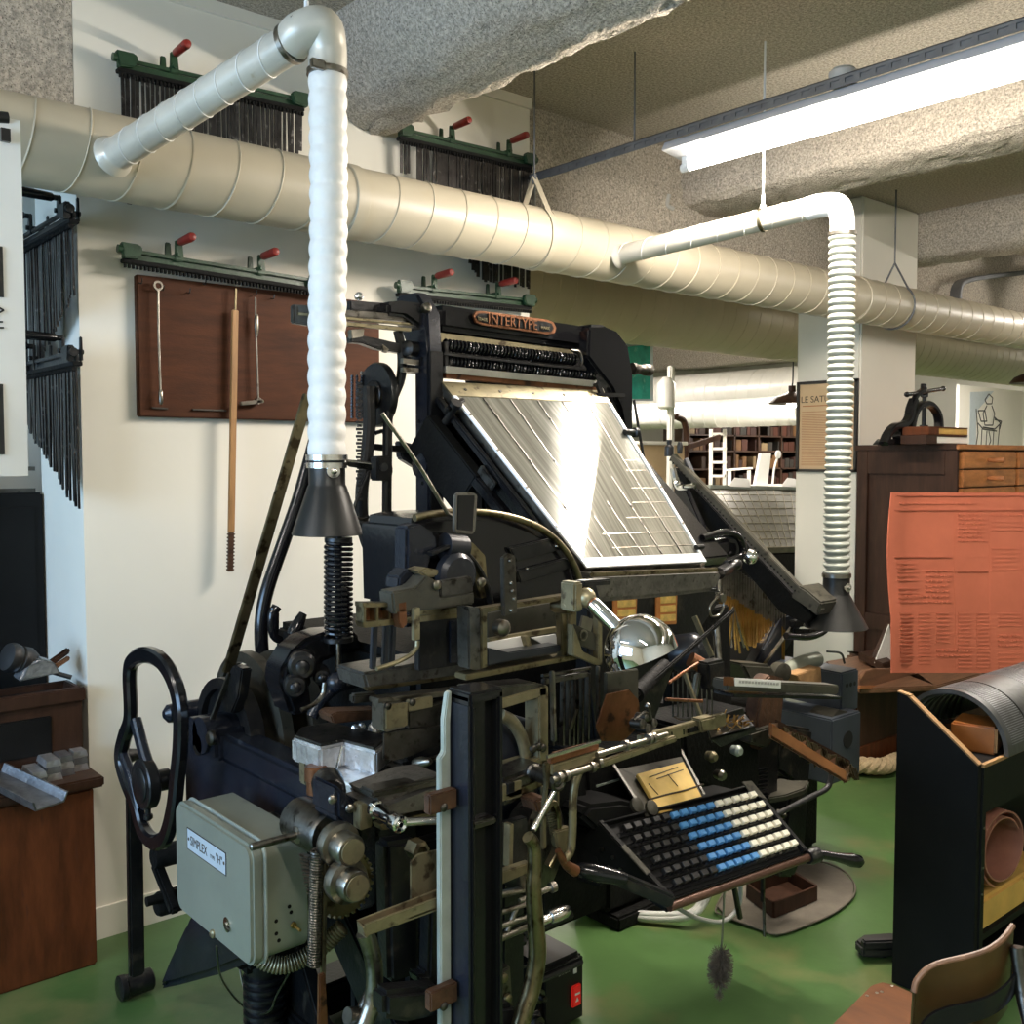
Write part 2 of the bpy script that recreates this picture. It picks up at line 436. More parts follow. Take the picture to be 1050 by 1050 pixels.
spiral((3.13, 4.6, 2.67), (14.8, 4.6, 2.67), .2605, .003, .14).build('spiral_seam', 'duct_far', root2)

# ---- branch duct with the white hose (left)
def hose_clamp(b, p, d, r):
    p = V(p); d = V(d).normalized()
    b.lathe(p - d * .008, d, [(r, 0), (r + .003, .001), (r + .003, .015), (r, .016)], 28)
a, q = frame_of(V((0, 0, 1)))
J1 = at(112, 163, Y=3.09); E1 = V((1.30, 2.3, 2.715))
elbow_o = E1
dirb = (E1 - J1).normalized()
root = thing('extraction_branch_duct', 'silver branch duct above the typesetting machine ending in a white ribbed hose and black hood', 'extraction duct', (1.37, 2.3, 1.45))
Pend = J1 + (E1 - J1) * .93
b = MB().cyl(J1, Pend, .047, seg=28); 
b.lathe(J1 + dirb * .015, dirb, [(.062, 0), (.06, .01), (.05, .02), (.047, .03)], 28)
b.build('rigid_pipe', 'galvanised', root)
spiral(J1 + dirb * .03, Pend, .0475, .0022, .085).build('spiral_seam', 'hose_white', root)
TOP = V((1.358, 2.3, 2.63))
ctr = [Pend, E1 - dirb * .02 + V((0, 0, .012)), V((1.335, 2.285, 2.735)), V((1.356, 2.295, 2.69)), TOP]
MB().tube(ctr, .0485, 28, 8).build('elbow', 'galvanised', root)
b = MB(); hose_clamp(b, Pend, dirb, .049); b.box(Pend.x - .03, Pend.x - .005, Pend.y - .06, Pend.y - .045, Pend.z + .02, Pend.z + .045, .003)
hose_clamp(b, TOP + V((0, 0, .0)), (0, 0, 1), .05)
b.box(TOP.x - .07, TOP.x - .03, TOP.y - .045, TOP.y - .03, TOP.z - .012, TOP.z + .012, .003)
b.build('hose_clamp', 'steel', root)
HB = V((1.345, 2.3, 1.648))
MB().bellows([TOP, TOP.lerp(HB, .33) + V((.004, 0, 0)), TOP.lerp(HB, .66), HB], .0475, .0022, .046, 24, 12).build('flexible_hose', 'hose_white', root)
b = MB(); hose_clamp(b, HB + V((0, 0, .004)), (0, 0, 1), .051); hose_clamp(b, HB + V((0, 0, -.016)), (0, 0, 1), .049)
b.ext([HB + V((.03, -.055, -.005)), HB + V((.09, -.075, -.012)), HB + V((.10, -.06, -.03)), HB + V((.04, -.04, -.02))], (0, .012, .006), .002)
b.build('foil_collar', 'bright_steel', root)
HC = V((1.345, 2.3, 0))
b = MB().lathe((HC.x, HC.y, 1.452), (0, 0, 1), [(.090, 0), (.092, .002), (.05, .125), (.047, .13), (.047, .205), (.042, .205), (.043, .13), (.086, .004)], 36)
b.build('hood', 'hood', root)
b = MB().lathe((HC.x - .012, HC.y - .05, 1.618), (-.25, -1, 0), [(.018, 0), (.018, .006), (.008, .007), (.008, .016), (.004, .018)], 16)
b.build('wing_nut', 'bright_steel', root)
Rb = V((1.305, 2.31, 2.76))
tag(MB().cyl(Rb, (Rb.x, Rb.y, ZC), .004, seg=8).lathe(Rb - V((0, 0, .012)), (0, 0, 1), [(.012, 0), (.012, .02), (.006, .026), (.006, .05)], 12).build('hanger_rod', 'reflector'),
    'short white rod hanging the silver branch elbow from the ceiling', 'rod')

# ---- branch duct with the grey hose (right)
J2 = at(634, 262, Y=3.09); T2 = V((3.44, 2.10, 2.49))
root = thing('extraction_branch_duct', 'white branch duct below the fluorescent light ending in a grey ribbed hose and black hood', 'extraction duct', (3.44, 2.1, 1.0))
E2 = V((3.43, 2.17, 2.61)); d2 = (E2 - J2).normalized()
MB().cyl(J2, E2 - d2 * .06, .043, seg=28).lathe(J2, d2, [(.058, 0), (.056, .01), (.045, .02), (.043, .03)], 28).build('rigid_pipe', 'galvanised', root)
spiral(J2 + d2 * .03, E2 - d2 * .06, .0435, .002, .12).build('spiral_seam', 'hose_white', root)
MB().tube([E2 - d2 * .07, E2 - d2 * .02, V((3.438, 2.125, 2.60)), V((3.44, 2.103, 2.555)), T2], .0445, 28, 8).build('elbow', 'reflector', root)
pc = J2.lerp(E2, .73); b = MB(); hose_clamp(b, pc, d2, .045); b.box(pc.x - .02, pc.x + .0, pc.y - .065, pc.y - .045, pc.z - .03, pc.z + .01, .003)
b.build('hose_clamp', 'brass_steel', root)
H2 = V((3.44, 2.10, 1.205))
MB().bellows([T2, T2.lerp(H2, .4) + V((.006, .0, 0)), T2.lerp(H2, .75) + V((-.004, 0, 0)), H2], .0455, .005, .0265, 24, 14).build('flexible_hose', 'hose_grey', root)
b = MB(); hose_clamp(b, T2, (0, 0, 1), .05); hose_clamp(b, H2, (0, 0, 1), .052); b.build('hose_clamp', 'steel', root)
b = MB().lathe((3.44, 2.10, 1.005), (0, 0, 1), [(.118, 0), (.12, .002), (.052, .125), (.05, .13), (.05, .20), (.044, .20), (.046, .13), (.113, .004)], 36).build('hood', 'hood', root)
MB().lathe((3.43, 2.048, 1.163), (-.2, -1, 0), [(.017, 0), (.017, .006), (.007, .007), (.007, .016), (.003, .018)], 16).build('wing_nut', 'bright_steel', root)
RR = V((pc.x, pc.y, pc.z + .045))
tag(MB().cyl(RR, (RR.x, RR.y, ZC), .0045, seg=8).lathe(RR - V((0, 0, .01)), (0, 0, 1), [(.013, 0), (.013, .02), (.007, .026), (.007, .06)], 12).cyl((RR.x, RR.y, ZC - .25), (RR.x, RR.y, ZC - .22), .007, seg=8).build('hanger_rod', 'reflector'),
    'white rod holding up the white branch duct, behind the fluorescent light', 'rod')

# ---- strap hanger round the main duct
root = thing('duct_hanger', 'beige strap loop on a thin rod carrying the main duct at the wall end', 'duct hanger', (3.0, dy, 2.45))
hx = at(548, 200, Y=dy).x
MB().cyl((hx, dy, 2.83), (hx, dy, ZC), .004, seg=8).cyl((hx, dy, 2.80), (hx, dy, 2.84), .010, seg=8).build('rod', 'slot_grey', root)
L = [(hx, dy, 2.83)]
for k in range(0, 25):
    t = math.radians(90 - 42 - k * (276 / 24)); L.append((hx, dy + math.cos(t) * (dr + .004), dz + math.sin(t) * (dr + .004)))
MB().ribbon(L + [(hx, dy, 2.83)], .03, .003, smooth=False).build('strap', 'duct', root)
root = thing('duct_hanger', 'thin dark wire hanger looped over the main duct near the white pillar', 'duct hanger', (5.9, dy, 2.45))
hx = at(917, 300, Y=dy).x
MB().cyl((hx, dy, 2.83), (hx, dy, ZC), .005, seg=8).build('rod', 'slot_grey', root)
L = [(hx, dy, 2.84)]
for k in range(0, 25):
    t = math.radians(90 - 42 - k * (276 / 24)); L.append((hx, dy + math.cos(t) * (dr + .006), dz + math.sin(t) * (dr + .006)))
MB().tube(L + [(hx, dy, 2.84)], .006, 8, smooth=False).build('wire_loop', 'slot_grey', root)

# ================================================================== LIGHT FITTING AND RAIL
rx, rz = 3.06, 2.90
root = thing('slotted_ceiling_rail', 'long grey slotted steel rail carrying the fluorescent light', 'rail', (rx, 1.5, rz))
b = MB().box(rx - .006, rx + .04, -2.7, 3.44, rz + .016, rz + .019)
y = -2.7
b.box(rx - .006, rx - .003, -2.7, 3.44, rz - .019, rz - .010).box(rx - .006, rx - .003, -2.7, 3.44, rz + .006, rz + .019)
while y < 3.40:
    b.box(rx - .006, rx - .003, y, y + .022, rz - .0105, rz + .0065); y += .055
b.box(rx - .001, rx + .001, -2.7, 3.44, rz - .012, rz + .008)
b.build('channel', 'slot_grey', root)
b = MB()
for yy in (2.82, .3): b.cyl((rx + .017, yy, rz), (rx + .017, yy, ZC), .004, seg=8)
b.build('hanging_rod', 'slot_grey', root)
b = MB()
for k in range(6): b.box(3.07, 3.10, 3.466, 3.47, 2.70 + k * .03, 2.716 + k * .03)
root.location = root.location
bb = MB().box(3.065, 3.07, 3.45, 3.5, 2.66, 2.93).box(3.105, 3.11, 3.45, 3.5, 2.66, 2.93)
for k in range(6): bb.box(3.07, 3.105, 3.465, 3.47, 2.67 + k * .045, 2.69 + k * .045)
bb.build('wall_bracket', 'pvc_grey', root)

def fluorescent(label, x, y0, y1, z, glow='tube_glow_far'):
    t = thing('fluorescent_light', label, 'ceiling light', (x, (y0 + y1) / 2, z), 'fluorescent ceiling lights')
    b = MB()
    if glow != 'tube_glow': b.box(x - .01, x + .06, y0, y1, z - .045, z + .01, .004)
    else: b.ext([(x - .075, y0, z - .02), (x + .10, y0, z - .045), (x + .10, y0, z - .04), (x + .06, y0, z + .012), (x - .06, y0, z + .014), (x - .075, y0, z - .014)], (0, y1 - y0, 0))
    b.build('reflector_tray', 'lamp_tray', t)
    h = MB()
    for yy in (y0 + .3, y1 - .3): h.cyl((x, yy, z + .01), (x, yy, ZC), .004, seg=8)
    if glow != 'tube_glow': h.build('hanging_rod', 'slot_grey', t)
    else: h.bm.free()
    xt = x + .025
    MB().cyl((xt, y0 + .06, z - .075), (xt, y1 - .06, z - .075), .0145, seg=16).build('tube', glow, t)
    e = MB()
    for ya, yb in ((y0 + .02, y0 + .06), (y1 - .06, y1 - .02)):
        e.cyl((xt, ya, z - .075), (xt, yb, z - .075), .0165, seg=16); e.box(xt - .012, xt + .012, ya + .005, yb - .005, z - .075, z - .02, .002)
    e.build('lamp_holder', 'reflector', t)
    return t
fluorescent('bright fluorescent tube light hanging under the slotted rail', 3.135, 1.22, 2.66, 2.87, 'tube_glow')
j = MB().lathe((3.15, 1.93, 2.92), (0, 0, 1), [(.045, 0), (.048, .005), (.048, .045), (.042, .05), (.038, .056)], 20)
tag(j.tube([(3.15, 1.9, 2.94), (3.15, 1.8, 2.935), (3.14, 1.7, 2.925)], .008, 8).build('junction_box', 'pvc_grey'), 'round grey junction box on top of the slotted rail', 'junction box')

def lights():
    def area(name, loc, sx, sy, power, col, rot):
        d = bpy.data.lights.new(name, 'AREA'); d.shape = 'RECTANGLE'; d.size = sx; d.size_y = sy; d.energy = power; d.color = col
        o = bpy.data.objects.new(name, d); COL.objects.link(o); o.location = loc; o.rotation_euler = rot; o['kind'] = 'helper'
        return o
    area('window_daylight', (-3.0, 1.9, 1.8), 1.75, 3.3, 215, (.42, .67, 1.0), (0, math.radians(-90), 0))
    for nm_, dx_, tilt, pw in (('down', 0, 0, 52), ('left', -.02, 58, 42), ('right', .02, -58, 42)):
        area('workshop_tube_light_' + nm_, (3.16 + dx_, 1.94, 2.768), .03, 1.3, pw, (1, .90, .79), (0, math.radians(tilt), 0))
    # the workshop's other ceiling tubes, one added to brighten the display board
    for i, (x, y, p) in enumerate([(.2, -.3, 34), (12.4, 4.5, 70), (4.6, 5.6, 70), (8.2, 5.8, 75), (8.5, 8.5, 60), (11.5, 6.5, 90)]):
        area('ceiling_tube_light_%d' % i, (x, y, 2.78), .05, 1.4, p, (1, .915, .82), (0, 0, 0))
lights()
for (x, y, lab) in [(.175, -.3, 'fluorescent tube light behind the photographer'), (3.175, -.9, 'fluorescent tube light continuing the slotted rail out of view'),
                    (-1.225, 2.2, 'fluorescent tube light by the left window'), (5.975, 1.2, 'fluorescent tube light above the flong sheet'), (8.0, 2.35, 'added fluorescent tube light for the display board, right of the drawers cabinet'),  # tube by the drawers cabinet is added to brighten the display board
                    (4.575, 5.6, 'fluorescent tube light above the far machines'), (8.175, 5.8, 'fluorescent tube light in the far room, before the bookshelves'), (8.475, 8.5, 'fluorescent tube light in the far room, over the bookshelves'), (11.475, 6.5, 'fluorescent tube light in the deep far room'), (12.4, 4.5, 'added fluorescent tube light brightening the display board, far right corner')]:  # far right corner tube is an added light for the display board
    fluorescent(lab, x, y - .72, y + .72, 2.89)
wld = bpy.data.worlds.new('world'); scene.world = wld; wld.use_nodes = True
wld.node_tree.nodes['Background'].inputs[0].default_value = (.60, .75, 1, 1); wld.node_tree.nodes['Background'].inputs[1].default_value = .25

# ================================================================== RACKS OF KEY RODS
def rack(label, A, B, out, rods, handles, seed=0, hm='red_handle', cm='green_cast', combs=True, mount=.05, rodbase=.0):
    """A-B: ends of the cast rail; out: unit vector away from the wall; rods: list of (t, length)"""
    A = V(A); B = V(B); out = V(out); d = (B - A); L = d.length; u = d / L
    rnd = random.Random(seed); Zu = V((0, 0, 1))
    t = thing('key_rod_rack', label, 'rack', (A + B) / 2 - V((0, 0, .02)), 'racks of steel key rods')
    # cast rail with end castings
    b = MB().bar(A, B, .014, .012, .002).bar(A + Zu * -.016 - out * .012, B + Zu * -.016 - out * .012, .010, .022, .002)
    for E, s in ((A, 1), (B, -1)):
        b.ext([E + Zu * .022 - u * s * .012, E + Zu * .022 + u * s * .05, E + Zu * .008 + u * s * .062, E - Zu * .024 + u * s * .05, E - Zu * .03 - u * s * .004], out * .022, .004)
        b.cyl(E + out * .006 - u * s * .02, E + out * .006 + u * s * .012, .014, seg=12)
    b.build('cast_rail', cm, t)
    c = MB().bar(A - Zu * .034 - out * .012, B - Zu * .034 - out * .012, .03, .014, .002)
    n = int(L / .0135)
    for k in range(n):
        p = A + d * ((k + .5) / n) - Zu * .045 - out * .002
        c.bar(p, p - Zu * .012, .006, .014, up=out)
    c.build('comb', 'soot', t)
    for hpos in handles:
        p = A + d * hpos
        br = MB().ext([p - u * .014 - Zu * .01, p + u * .02 - Zu * .01, p + u * .013 + Zu * .06, p - u * .012 + Zu * .06], out * .010, .003)
        br.ext([p - u * .03 - out * .05 - Zu * .02, p - u * .002 - out * .05 - Zu * .02, p - u * .006 - out * .05 + Zu * .06, p - u * .026 - out * .05 + Zu * .06], out * .006, .003)
        br.cyl(p + Zu * .012 - out * .06, p + Zu * .012 + out * .02, .008, seg=10)
        br.cyl(p + Zu * .052 + out * .004, p + Zu * .052 + out * .03, .009, seg=10)
        h = br.build('bracket', cm, t)
        MB().lathe(p + Zu * .052 + out * .022, out + Zu * .03, [(.009, 0), (.0135, .006), (.0145, .05), (.0155, .095), (.013, .104), (.006, .107)], 14).build('handle', hm, h, label='red-painted handle' if hm == 'red_handle' else None)
    for (tt, ln) in rods:
        p = A + d * tt - Zu * .045 - out * (.002 + rnd.uniform(0, .008))
        lean = u * rnd.uniform(-.004, .004) + out * rnd.uniform(-.008, .004)
        MB().bar(p, p - Zu * ln + lean, rnd.uniform(.010, .016), .005, up=out).build('key_rod', 'rod_steel', t)
    return t
def rods_between(n, f, t0=.02, t1=.98, skip=()):
    return [(t0 + (t1 - t0) * i / (n - 1), f((i + .5) / n) + random.uniform(-.008, .008)) for i in range(n) if i not in skip]
yw = 3.43; nout = (0, -1, 0)
R1a = at(121, 60, Y=yw); R1b = at(312, 103, Y=yw)
rack('key rod rack highest on the white wall, rods half hidden behind the duct', R1a, R1b, nout, rods_between(40, lambda t: .43 - .29 * t), (.27,), 1)
R2a = at(410, 132, Y=yw); R2b = at(546, 164, Y=yw)
rack('key rod rack below the concrete beam, its rods growing longer to the right', R2a, R2b, nout, rods_between(44, lambda t: (.12 if t < .12 else .10 + .42 * min(1, t / .6)), skip=(3, 4, 9)), (.36, .80), 2)
R3a = at(126, 256, Y=yw); R3b = at(330, 289, Y=yw)
rack('empty green rack with red handles hanging right above the brown tool board', R3a, R3b, nout, [], (.25, .66), 3)
R4a = at(409, 293, Y=yw); R4b = at(545, 308, Y=yw)
rack('empty green rack with red handles hanging just behind the machine top', R4a, R4b, nout, [], (.24, .72), 4)
# two on the blue-lit return of the wall
xs = 1.045; lout = (-1, 0, 0)
def lrack(label, y0, z0, seed, zf):
    return rack(label, (xs, 3.34, z0), (xs, 3.93, z0), lout, rods_between(40, zf), (.16, .7), seed, 'gloss_iron', 'iron')
lrack('dark key rod rack on the blue-lit side of the wall, upper of the two', 0, 2.43, 5, lambda t: .20 + .30 * t)
lrack('dark key rod rack on the blue-lit side of the wall, lower of the two', 0, 1.985, 6, lambda t: .46 - .30 * t)

# ================================================================== TOOL BOARD
yb = 3.47
tl = at(140, 281, Y=yb); br = at(390, 436, Y=yb); bl = at(141, 427, Y=yb)
tb = thing('tool_board', 'brown wooden tool board screwed to the white wall', 'tool board', ((tl.x + br.x) / 2, 3.49, bl.z))
TBz0, TBz1 = bl.z, tl.z
MB().box(tl.x, br.x, yb, 3.499, TBz0, TBz1, .004).build('panel', 'wood_board', tb)
b = MB()
for uv in ((143, 290), (192, 300), (260, 302), (278, 306), (208, 291), (165, 297)):
    p = at(*uv, Y=yb); b.tube([p, p + V((0, -.02, -.004)), p + V((0, -.028, .012))], .0022, 6)
b.build('hook', 'dark_steel', tb)
b = MB()
for (u0, u1, v) in ((155, 172, 418), (197, 232, 420)):
    b.bar(at(u0, v, Y=yb - .004), at(u1, v + 1, Y=yb - .004), .01, .006, .001)
b.build('rest_strip', 'dark_steel', tb)
yt = 3.445
p0 = at(162, 293, Y=yt); p1 = at(165, 413, Y=yt)
b = MB().lathe(p0 + V((0, -.004, 0)), (0, 1, 0), [(.010, 0), (.017, .0), (.017, .008), (.010, .008), (.010, 0)], 16, cap=False)
b.tube([p0 - V((0, 0, .016)), (p0 + p1) / 2 + V((-.002, 0, 0)), p1], .0042, 8).lathe(p1 + V((0, 0, .045)), (0, 0, -1), [(.004, 0), (.008, .006), (.008, .04), (.005, .05)], 10)
tag(b.build('ring_spanner', 'steel'), 'slim ring-headed steel spanner at the left of the brown tool board', 'spanner')
st = thing('wooden_stick', 'long wooden stick with black threaded end hanging past the tool board', 'stick', at(237, 585, Y=yt))
p0 = at(241, 318, Y=yt); p1 = at(237, 546, Y=yt); pe = at(236, 586, Y=yt)
MB().bar(p0, p1, .024, .012, .002, up=(0, 1, 0)).build('shaft', 'wood_stick', st)
b = MB().bar(p1, pe, .018, .012, .001, up=(0, 1, 0))
for k in range(11): b.bar(p1.lerp(pe, (k + .2) / 11), p1.lerp(pe, (k + .75) / 11), .027, .016, .002, up=(0, 1, 0))
b.build('ribbed_end', 'rust', st)
MB().bar(at(242, 296, Y=yt), p0 - V((0, 0, .02)), .008, .004, .001, up=(0, 1, 0)).build('hook_strap', 'brass_steel', st)
b = MB(); q0 = at(262, 305, Y=yt); q1 = at(265, 411, Y=yt); q2 = at(246, 414, Y=yt)
b.tube([q0, q0 + V((0, 0, -.1)), q1], .0035, 8).lathe(at(263, 322, Y=yt), (0, 0, -1), [(.004, 0), (.008, .01), (.009, .05), (.005, .08)], 10)
b.bar(q1 + V((.02, 0, 0)), q2, .016, .014, .003).cyl(q1 + V((0, -.008, 0)), q1 + V((0, .012, 0)), .012, seg=12)
tag(b.build('hook_wrench', 'steel'), 'steel hook wrench with a short cross foot hanging right of the wooden stick', 'wrench')

# ================================================================== LEFT SIDE
# hanging banner at the picture edge
root = thing('banner', 'white hanging banner with black lettering at the left edge', 'banner', (.45, 2.6, 1.6))
tr = at(20, 124, Y=2.6); brp = at(21, 488, Y=2.6)
xr = tr.x
b = MB()
rows = []
for i in range(13):
    z = tr.z + (brp.z - tr.z) * i / 12
    rows.append([(xr - .62 + .62 * k / 8, 2.6 + .006 * math.sin(k * 1.3 + i * .2), z) for k in range(9)])
bk = [[(p[0], p[1] + .003, p[2]) for p in r] for r in rows]
b.loft([r + k[::-1] for r, k in zip(rows, bk)], True).build('sheet', 'paper', root)
b = MB()
def ink(u0, u1, v0, v1):
    a = at(u0, v0, Y=2.592); c = at(u1, v1, Y=2.592); b.box(a.x, c.x, 2.5915, 2.5935, c.z, a.z)
ink(-60, 4, 245, 305); ink(-60, 5, 391, 466)
for q in ([(-8, 312), (4, 318), (-8, 324)], [(-2, 330), (3, 330)], [(-8, 336), (4, 336)]):
    P = [at(x, y, Y=2.592) for x, y in q]
    for i in range(len(P) - 1): b.bar(P[i], P[i + 1], .004, .002, up=(0, 1, 0))
b.build('lettering', 'black_plastic', root)
b = MB(); a = at(-20, 118, Y=2.6); c = at(8, 121, Y=2.6); b.cyl(a, c, .014, seg=12).box(c.x - .02, c.x, 2.58, 2.592, c.z - .06, c.z - .03)
b.build('hanging_bar', 'black_plastic', root)

# dark sheet-metal locker in the recess with a rack of sticks on top
lk = thing('dark_locker', 'tall black metal locker standing in the recess left of the white wall', 'locker', (.6, 4.1, 0))
lx1 = at(45, 560, Y=3.93).x; lz = at(45, 505, Y=3.93).z
MB().box(-.4, lx1, 3.93, 4.36, 0, lz, .006).build('body', 'black_paint', lk)
MB().box(-.36, lx1 - .03, 3.922, 3.93, .1, lz - .05, .003).build('door', 'black_paint', lk)
b = thing('stick_rack', 'row of thin wooden sticks standing on the black locker', 'rack', (.5, 3.8, lz))
MB().box(-.1, lx1 - .01, 3.98, 4.0, lz, lz + .015).box(-.1, lx1 - .01, 3.98, 4.0, lz + .08, lz + .095).build('rail', 'dark_steel', b)
for k in range(14): MB().box(-.08 + k * .058, -.062 + k * .058, 4.0, 4.015, lz, lz + .2 + .02 * (k % 3)).build('stick', 'wood_dark' if k % 3 else 'wood_mid', b)

# reddish cabinet
cx1 = 1.085; cz = .625; cy = 3.30
cb = thing('low_wooden_cabinet', 'low reddish wooden cabinet in front of the recess at far left', 'cabinet', (.55, 3.6, 0))
MB().box(.0, cx1 - .015, cy + .02, 3.6, 0, cz - .04, .006).build('body', 'wood_cabinet', cb)
MB().box(-.02, cx1 + .012, cy - .005, 3.612, cz - .035, cz, .006).build('worktop', 'wood_dark', cb)
b = MB().box(.72, .74, cy + .012, cy + .02, .04, cz - .06).box(.3, .32, cy + .012, cy + .02, .04, cz - .06)
b.build('seam', 'wood_dark', cb)
# crate with small machine parts
kz = cz
k0 = .1; k1 = at(84, 700, Y=3.46).x; kt = at(84, 704, Y=3.46).z
cr = thing('parts_crate', 'dark open wooden crate of greasy parts on the low cabinet', 'crate', (.55, 3.68, kz))
b = MB().box(k0, k1, 3.46, 3.475, kz, kt, .004).box(k0, k1, 3.59, 3.605, kz, kt, .004).box(k0, k0 + .02, 3.47, 3.6, kz, kt, .004).box(k1 - .02, k1, 3.47, 3.6, kz, kt, .004).box(k0, k1, 3.465, 3.6, kz, kz + .02)
b.build('body', 'wood_dark', cr)
b = MB().box(k0, k1 + .008, 3.445, 3.46, kt - .045, kt, .004); b.build('rim_batten', 'wood_dark', cr)
MB().box(k0 + .1, k1 - .1, 3.452, 3.462, kz + .06, kt - .08, .004).build('front_panel', 'black_paint', cr)
zf = kt - .015
tag(MB().box(k0 + .03, k1 - .03, 3.477, 3.588, kz + .022, kt - .02, .01).build('greasy_rags', 'soot', None), 'dark greasy rags filling the parts crate', 'rags', kind='stuff')
pp = at(20, 676, Y=3.55)
b = MB().lathe(pp, (-.8, -.2, .3), [(.0, -.06), (.03, -.055), (.045, -.03), (.045, .0), (.04, .005), (.045, .01), (.05, .03), (.045, .045), (.02, .05)], 18)
b.tube([pp + V((.03, 0, -.02)), pp + V((.09, -.02, -.05)), pp + V((.15, -.04, -.075))], .008, 8)
tag(b.build('rubber_bulb', 'black_rubber'), 'black rubber bulb pump lying on top of the crate', 'pump')
pr = at(62, 667, Y=3.62); pq = at(50, 684, Y=3.55)
tag(MB().bar(at(46, 684, Y=3.53), at(71, 666, Y=3.56), .016, .022, .006).build('hand_tool', 'wood_dark'), 'dark wooden handled tool sticking out of the crate, the higher one', 'tool')
tag(MB().bar(at(47, 690, Y=3.52), at(71, 674, Y=3.54), .014, .016, .004).build('hand_tool', 'wood_mid'), 'brown wooden handled tool sticking out of the crate, the lower one', 'tool')
cq = at(35, 682, Y=3.55)
bm_pts = [cq + V((-.07, 0, -.03)), cq + V((-.04, .01, .02)), cq + V((.0, .0, .035)), cq + V((.04, -.01, .02)), cq + V((.06, 0, -.02))]
tag(MB().ext(bm_pts, (0.01, -.05, -.01), .006).build('grey_rag', 'lead'), 'crumpled pale rag on top of the crate', 'rag')
# trough and lead ingots
ta = at(0, 778, Z=cz + .01); tbp = at(36, 822, Y=3.20)
b = MB()
P0 = V((.79, 3.44, cz + .028)); P1 = V((.888, 3.15, cz - .015))
dd = (P1 - P0).normalized(); sd = dd.cross(V((0, 0, 1))).normalized(); up = sd.cross(dd)
def sec(p, w): return [p + sd * w + up * .03, p + sd * (w * .8), p - sd * (w * .8), p - sd * w + up * .03, p - sd * (w - .006) + up * .03, p - sd * (w * .8 - .004) + up * .005, p + sd * (w * .8 - .004) + up * .005, p + sd * (w - .006) + up * .03]
b.loft([sec(P0, .055), sec(P0.lerp(P1, .5), .058), sec(P1, .06)])
tag(b.build('metal_trough', 'lead'), 'grey metal trough lying over the low cabinet edge', 'trough')
levels = [2, 3, 3, 3]
names = ['nearest the trough', 'second from the trough', 'third from the trough', 'farthest from the trough']
lev = {0: 'bottom', 1: 'middle', 2: 'top'}
for c in range(4):
    n = levels[c]
    base = at(*((50, 806), (63, 799), (76, 794), (90, 789))[c], Z=cz)
    for k in range(n):
        x = base.x - .02; y0 = max(3.325, base.y) + .004 * k; z = cz + .0215 * k
        mb = MB(); w1, w2 = .0245, .019; yy = .115
        mb.loft([[(x - w1, y0, z), (x + w1, y0, z), (x + w2, y0, z + .0205), (x - w2, y0, z + .0205)], [(x - w1, y0 + yy, z), (x + w1, y0 + yy, z), (x + w2, y0 + yy, z + .0205), (x - w2, y0 + yy, z + .0205)]])
        wd = lev[k] if n == 3 else ('bottom' if k == 0 else 'top')
        tag(mb.build('lead_ingot', 'tin' if (c + k) % 2 else 'lead'), 'silvery lead ingot, %s one of the stack %s' % (wd, names[c]), 'ingot', 'lead ingots on the low cabinet')
# ================================================================== THE TYPESETTING MACHINE
M = thing('typesetting_machine', 'large black hot-metal typesetting machine with sloping silver magazine and keyboard, nearest the camera', 'typesetting machine', (1.7, 2.1, 0))
XU = V((1, 0, 0)); YU = V((0, 1, 0)); ZU = V((0, 0, 1))
def pl(uv, y, d, name, m, parent=M, bev=.003, label=None):
    """a plate: pixel outline on the plane Y = y, d thick towards the wall"""
    return MB().ext(pts(uv, Y=y), (0, d, 0), bev).build(name, m, parent, label)
def side(uv, x, d, name, m, parent=M, bev=.003, label=None):
    return MB().ext(pts(uv, X=x), (d, 0, 0), bev).build(name, m, parent, label)
def screws(parent, uvs, y, r=.006, m='steel', name='screw', d=(0, -1, 0)):
    b = MB()
    for u, v in uvs: b.lathe(at(u, v, Y=y) , d, [(r, -.004), (r, .002), (r * .6, .0045)], 10)
    return b.build(name, m, parent)

# ---------------- base, body and legs
b = MB().box(1.42, 2.12, 2.02, 2.75, .32, 1.16, .02)
b.build('main_body', 'soot', M)
b = MB()
b.box(1.15, 1.24, 1.85, 2.78, .84, .912, .012).box(1.15, 1.2, 1.85, 2.78, .66, .85, .008)
b.build('side_beam', 'daylit_iron', M)
b = MB().box(1.24, 1.75, 2.66, 2.82, .72, .92, .015).box(1.155, 1.3, 2.5, 2.72, .60, .84, .02)
b.build('rear_beam', 'iron', M)
b = MB().box(1.28, 1.72, 1.62, 1.9, .05, .12, .01).box(1.28, 1.36, 1.62, 2.6, .04, .14, .01).box(1.66, 1.74, 1.62, 2.6, .04, .14, .01).box(1.26, 1.76, 2.5, 2.62, .03, .13, .01)
b.build('base_frame', 'iron', M)
def leg(p, q, w, h, m='iron'):
    MB().bar(p, q, w, h, .008, up=(1, 0, 0)).build('leg', m, M)
leg((1.32, 1.72, 0), (1.32, 1.72, .78), .05, .08); leg((1.46, 1.72, 0), (1.46, 1.72, .7), .06, .07)
leg((1.32, 2.56, 0), (1.32, 2.56, .74), .06, .10); leg((1.72, 2.60, 0), (1.72, 2.6, .7), .08, .10)
b = MB()
b.ext([(1.30, 1.74, .10), (1.30, 1.76, .16), (1.30, 2.3, .62), (1.30, 2.42, .62), (1.30, 2.4, .55), (1.30, 1.85, .08)], (.04, 0, 0), .006)
b.ext([(1.3, 2.52, .5), (1.3, 2.3, .16), (1.3, 2.2, .12), (1.3, 2.52, .10)], (.04, 0, 0), .006)
b.build('cross_brace', 'iron', M)
b = MB().box(1.36, 1.72, 2.2, 2.24, .1, .62, .01).box(1.36, 1.70, 1.95, 1.99, .08, .5, .01)
b.build('inner_panel', 'soot', M)
b = MB()
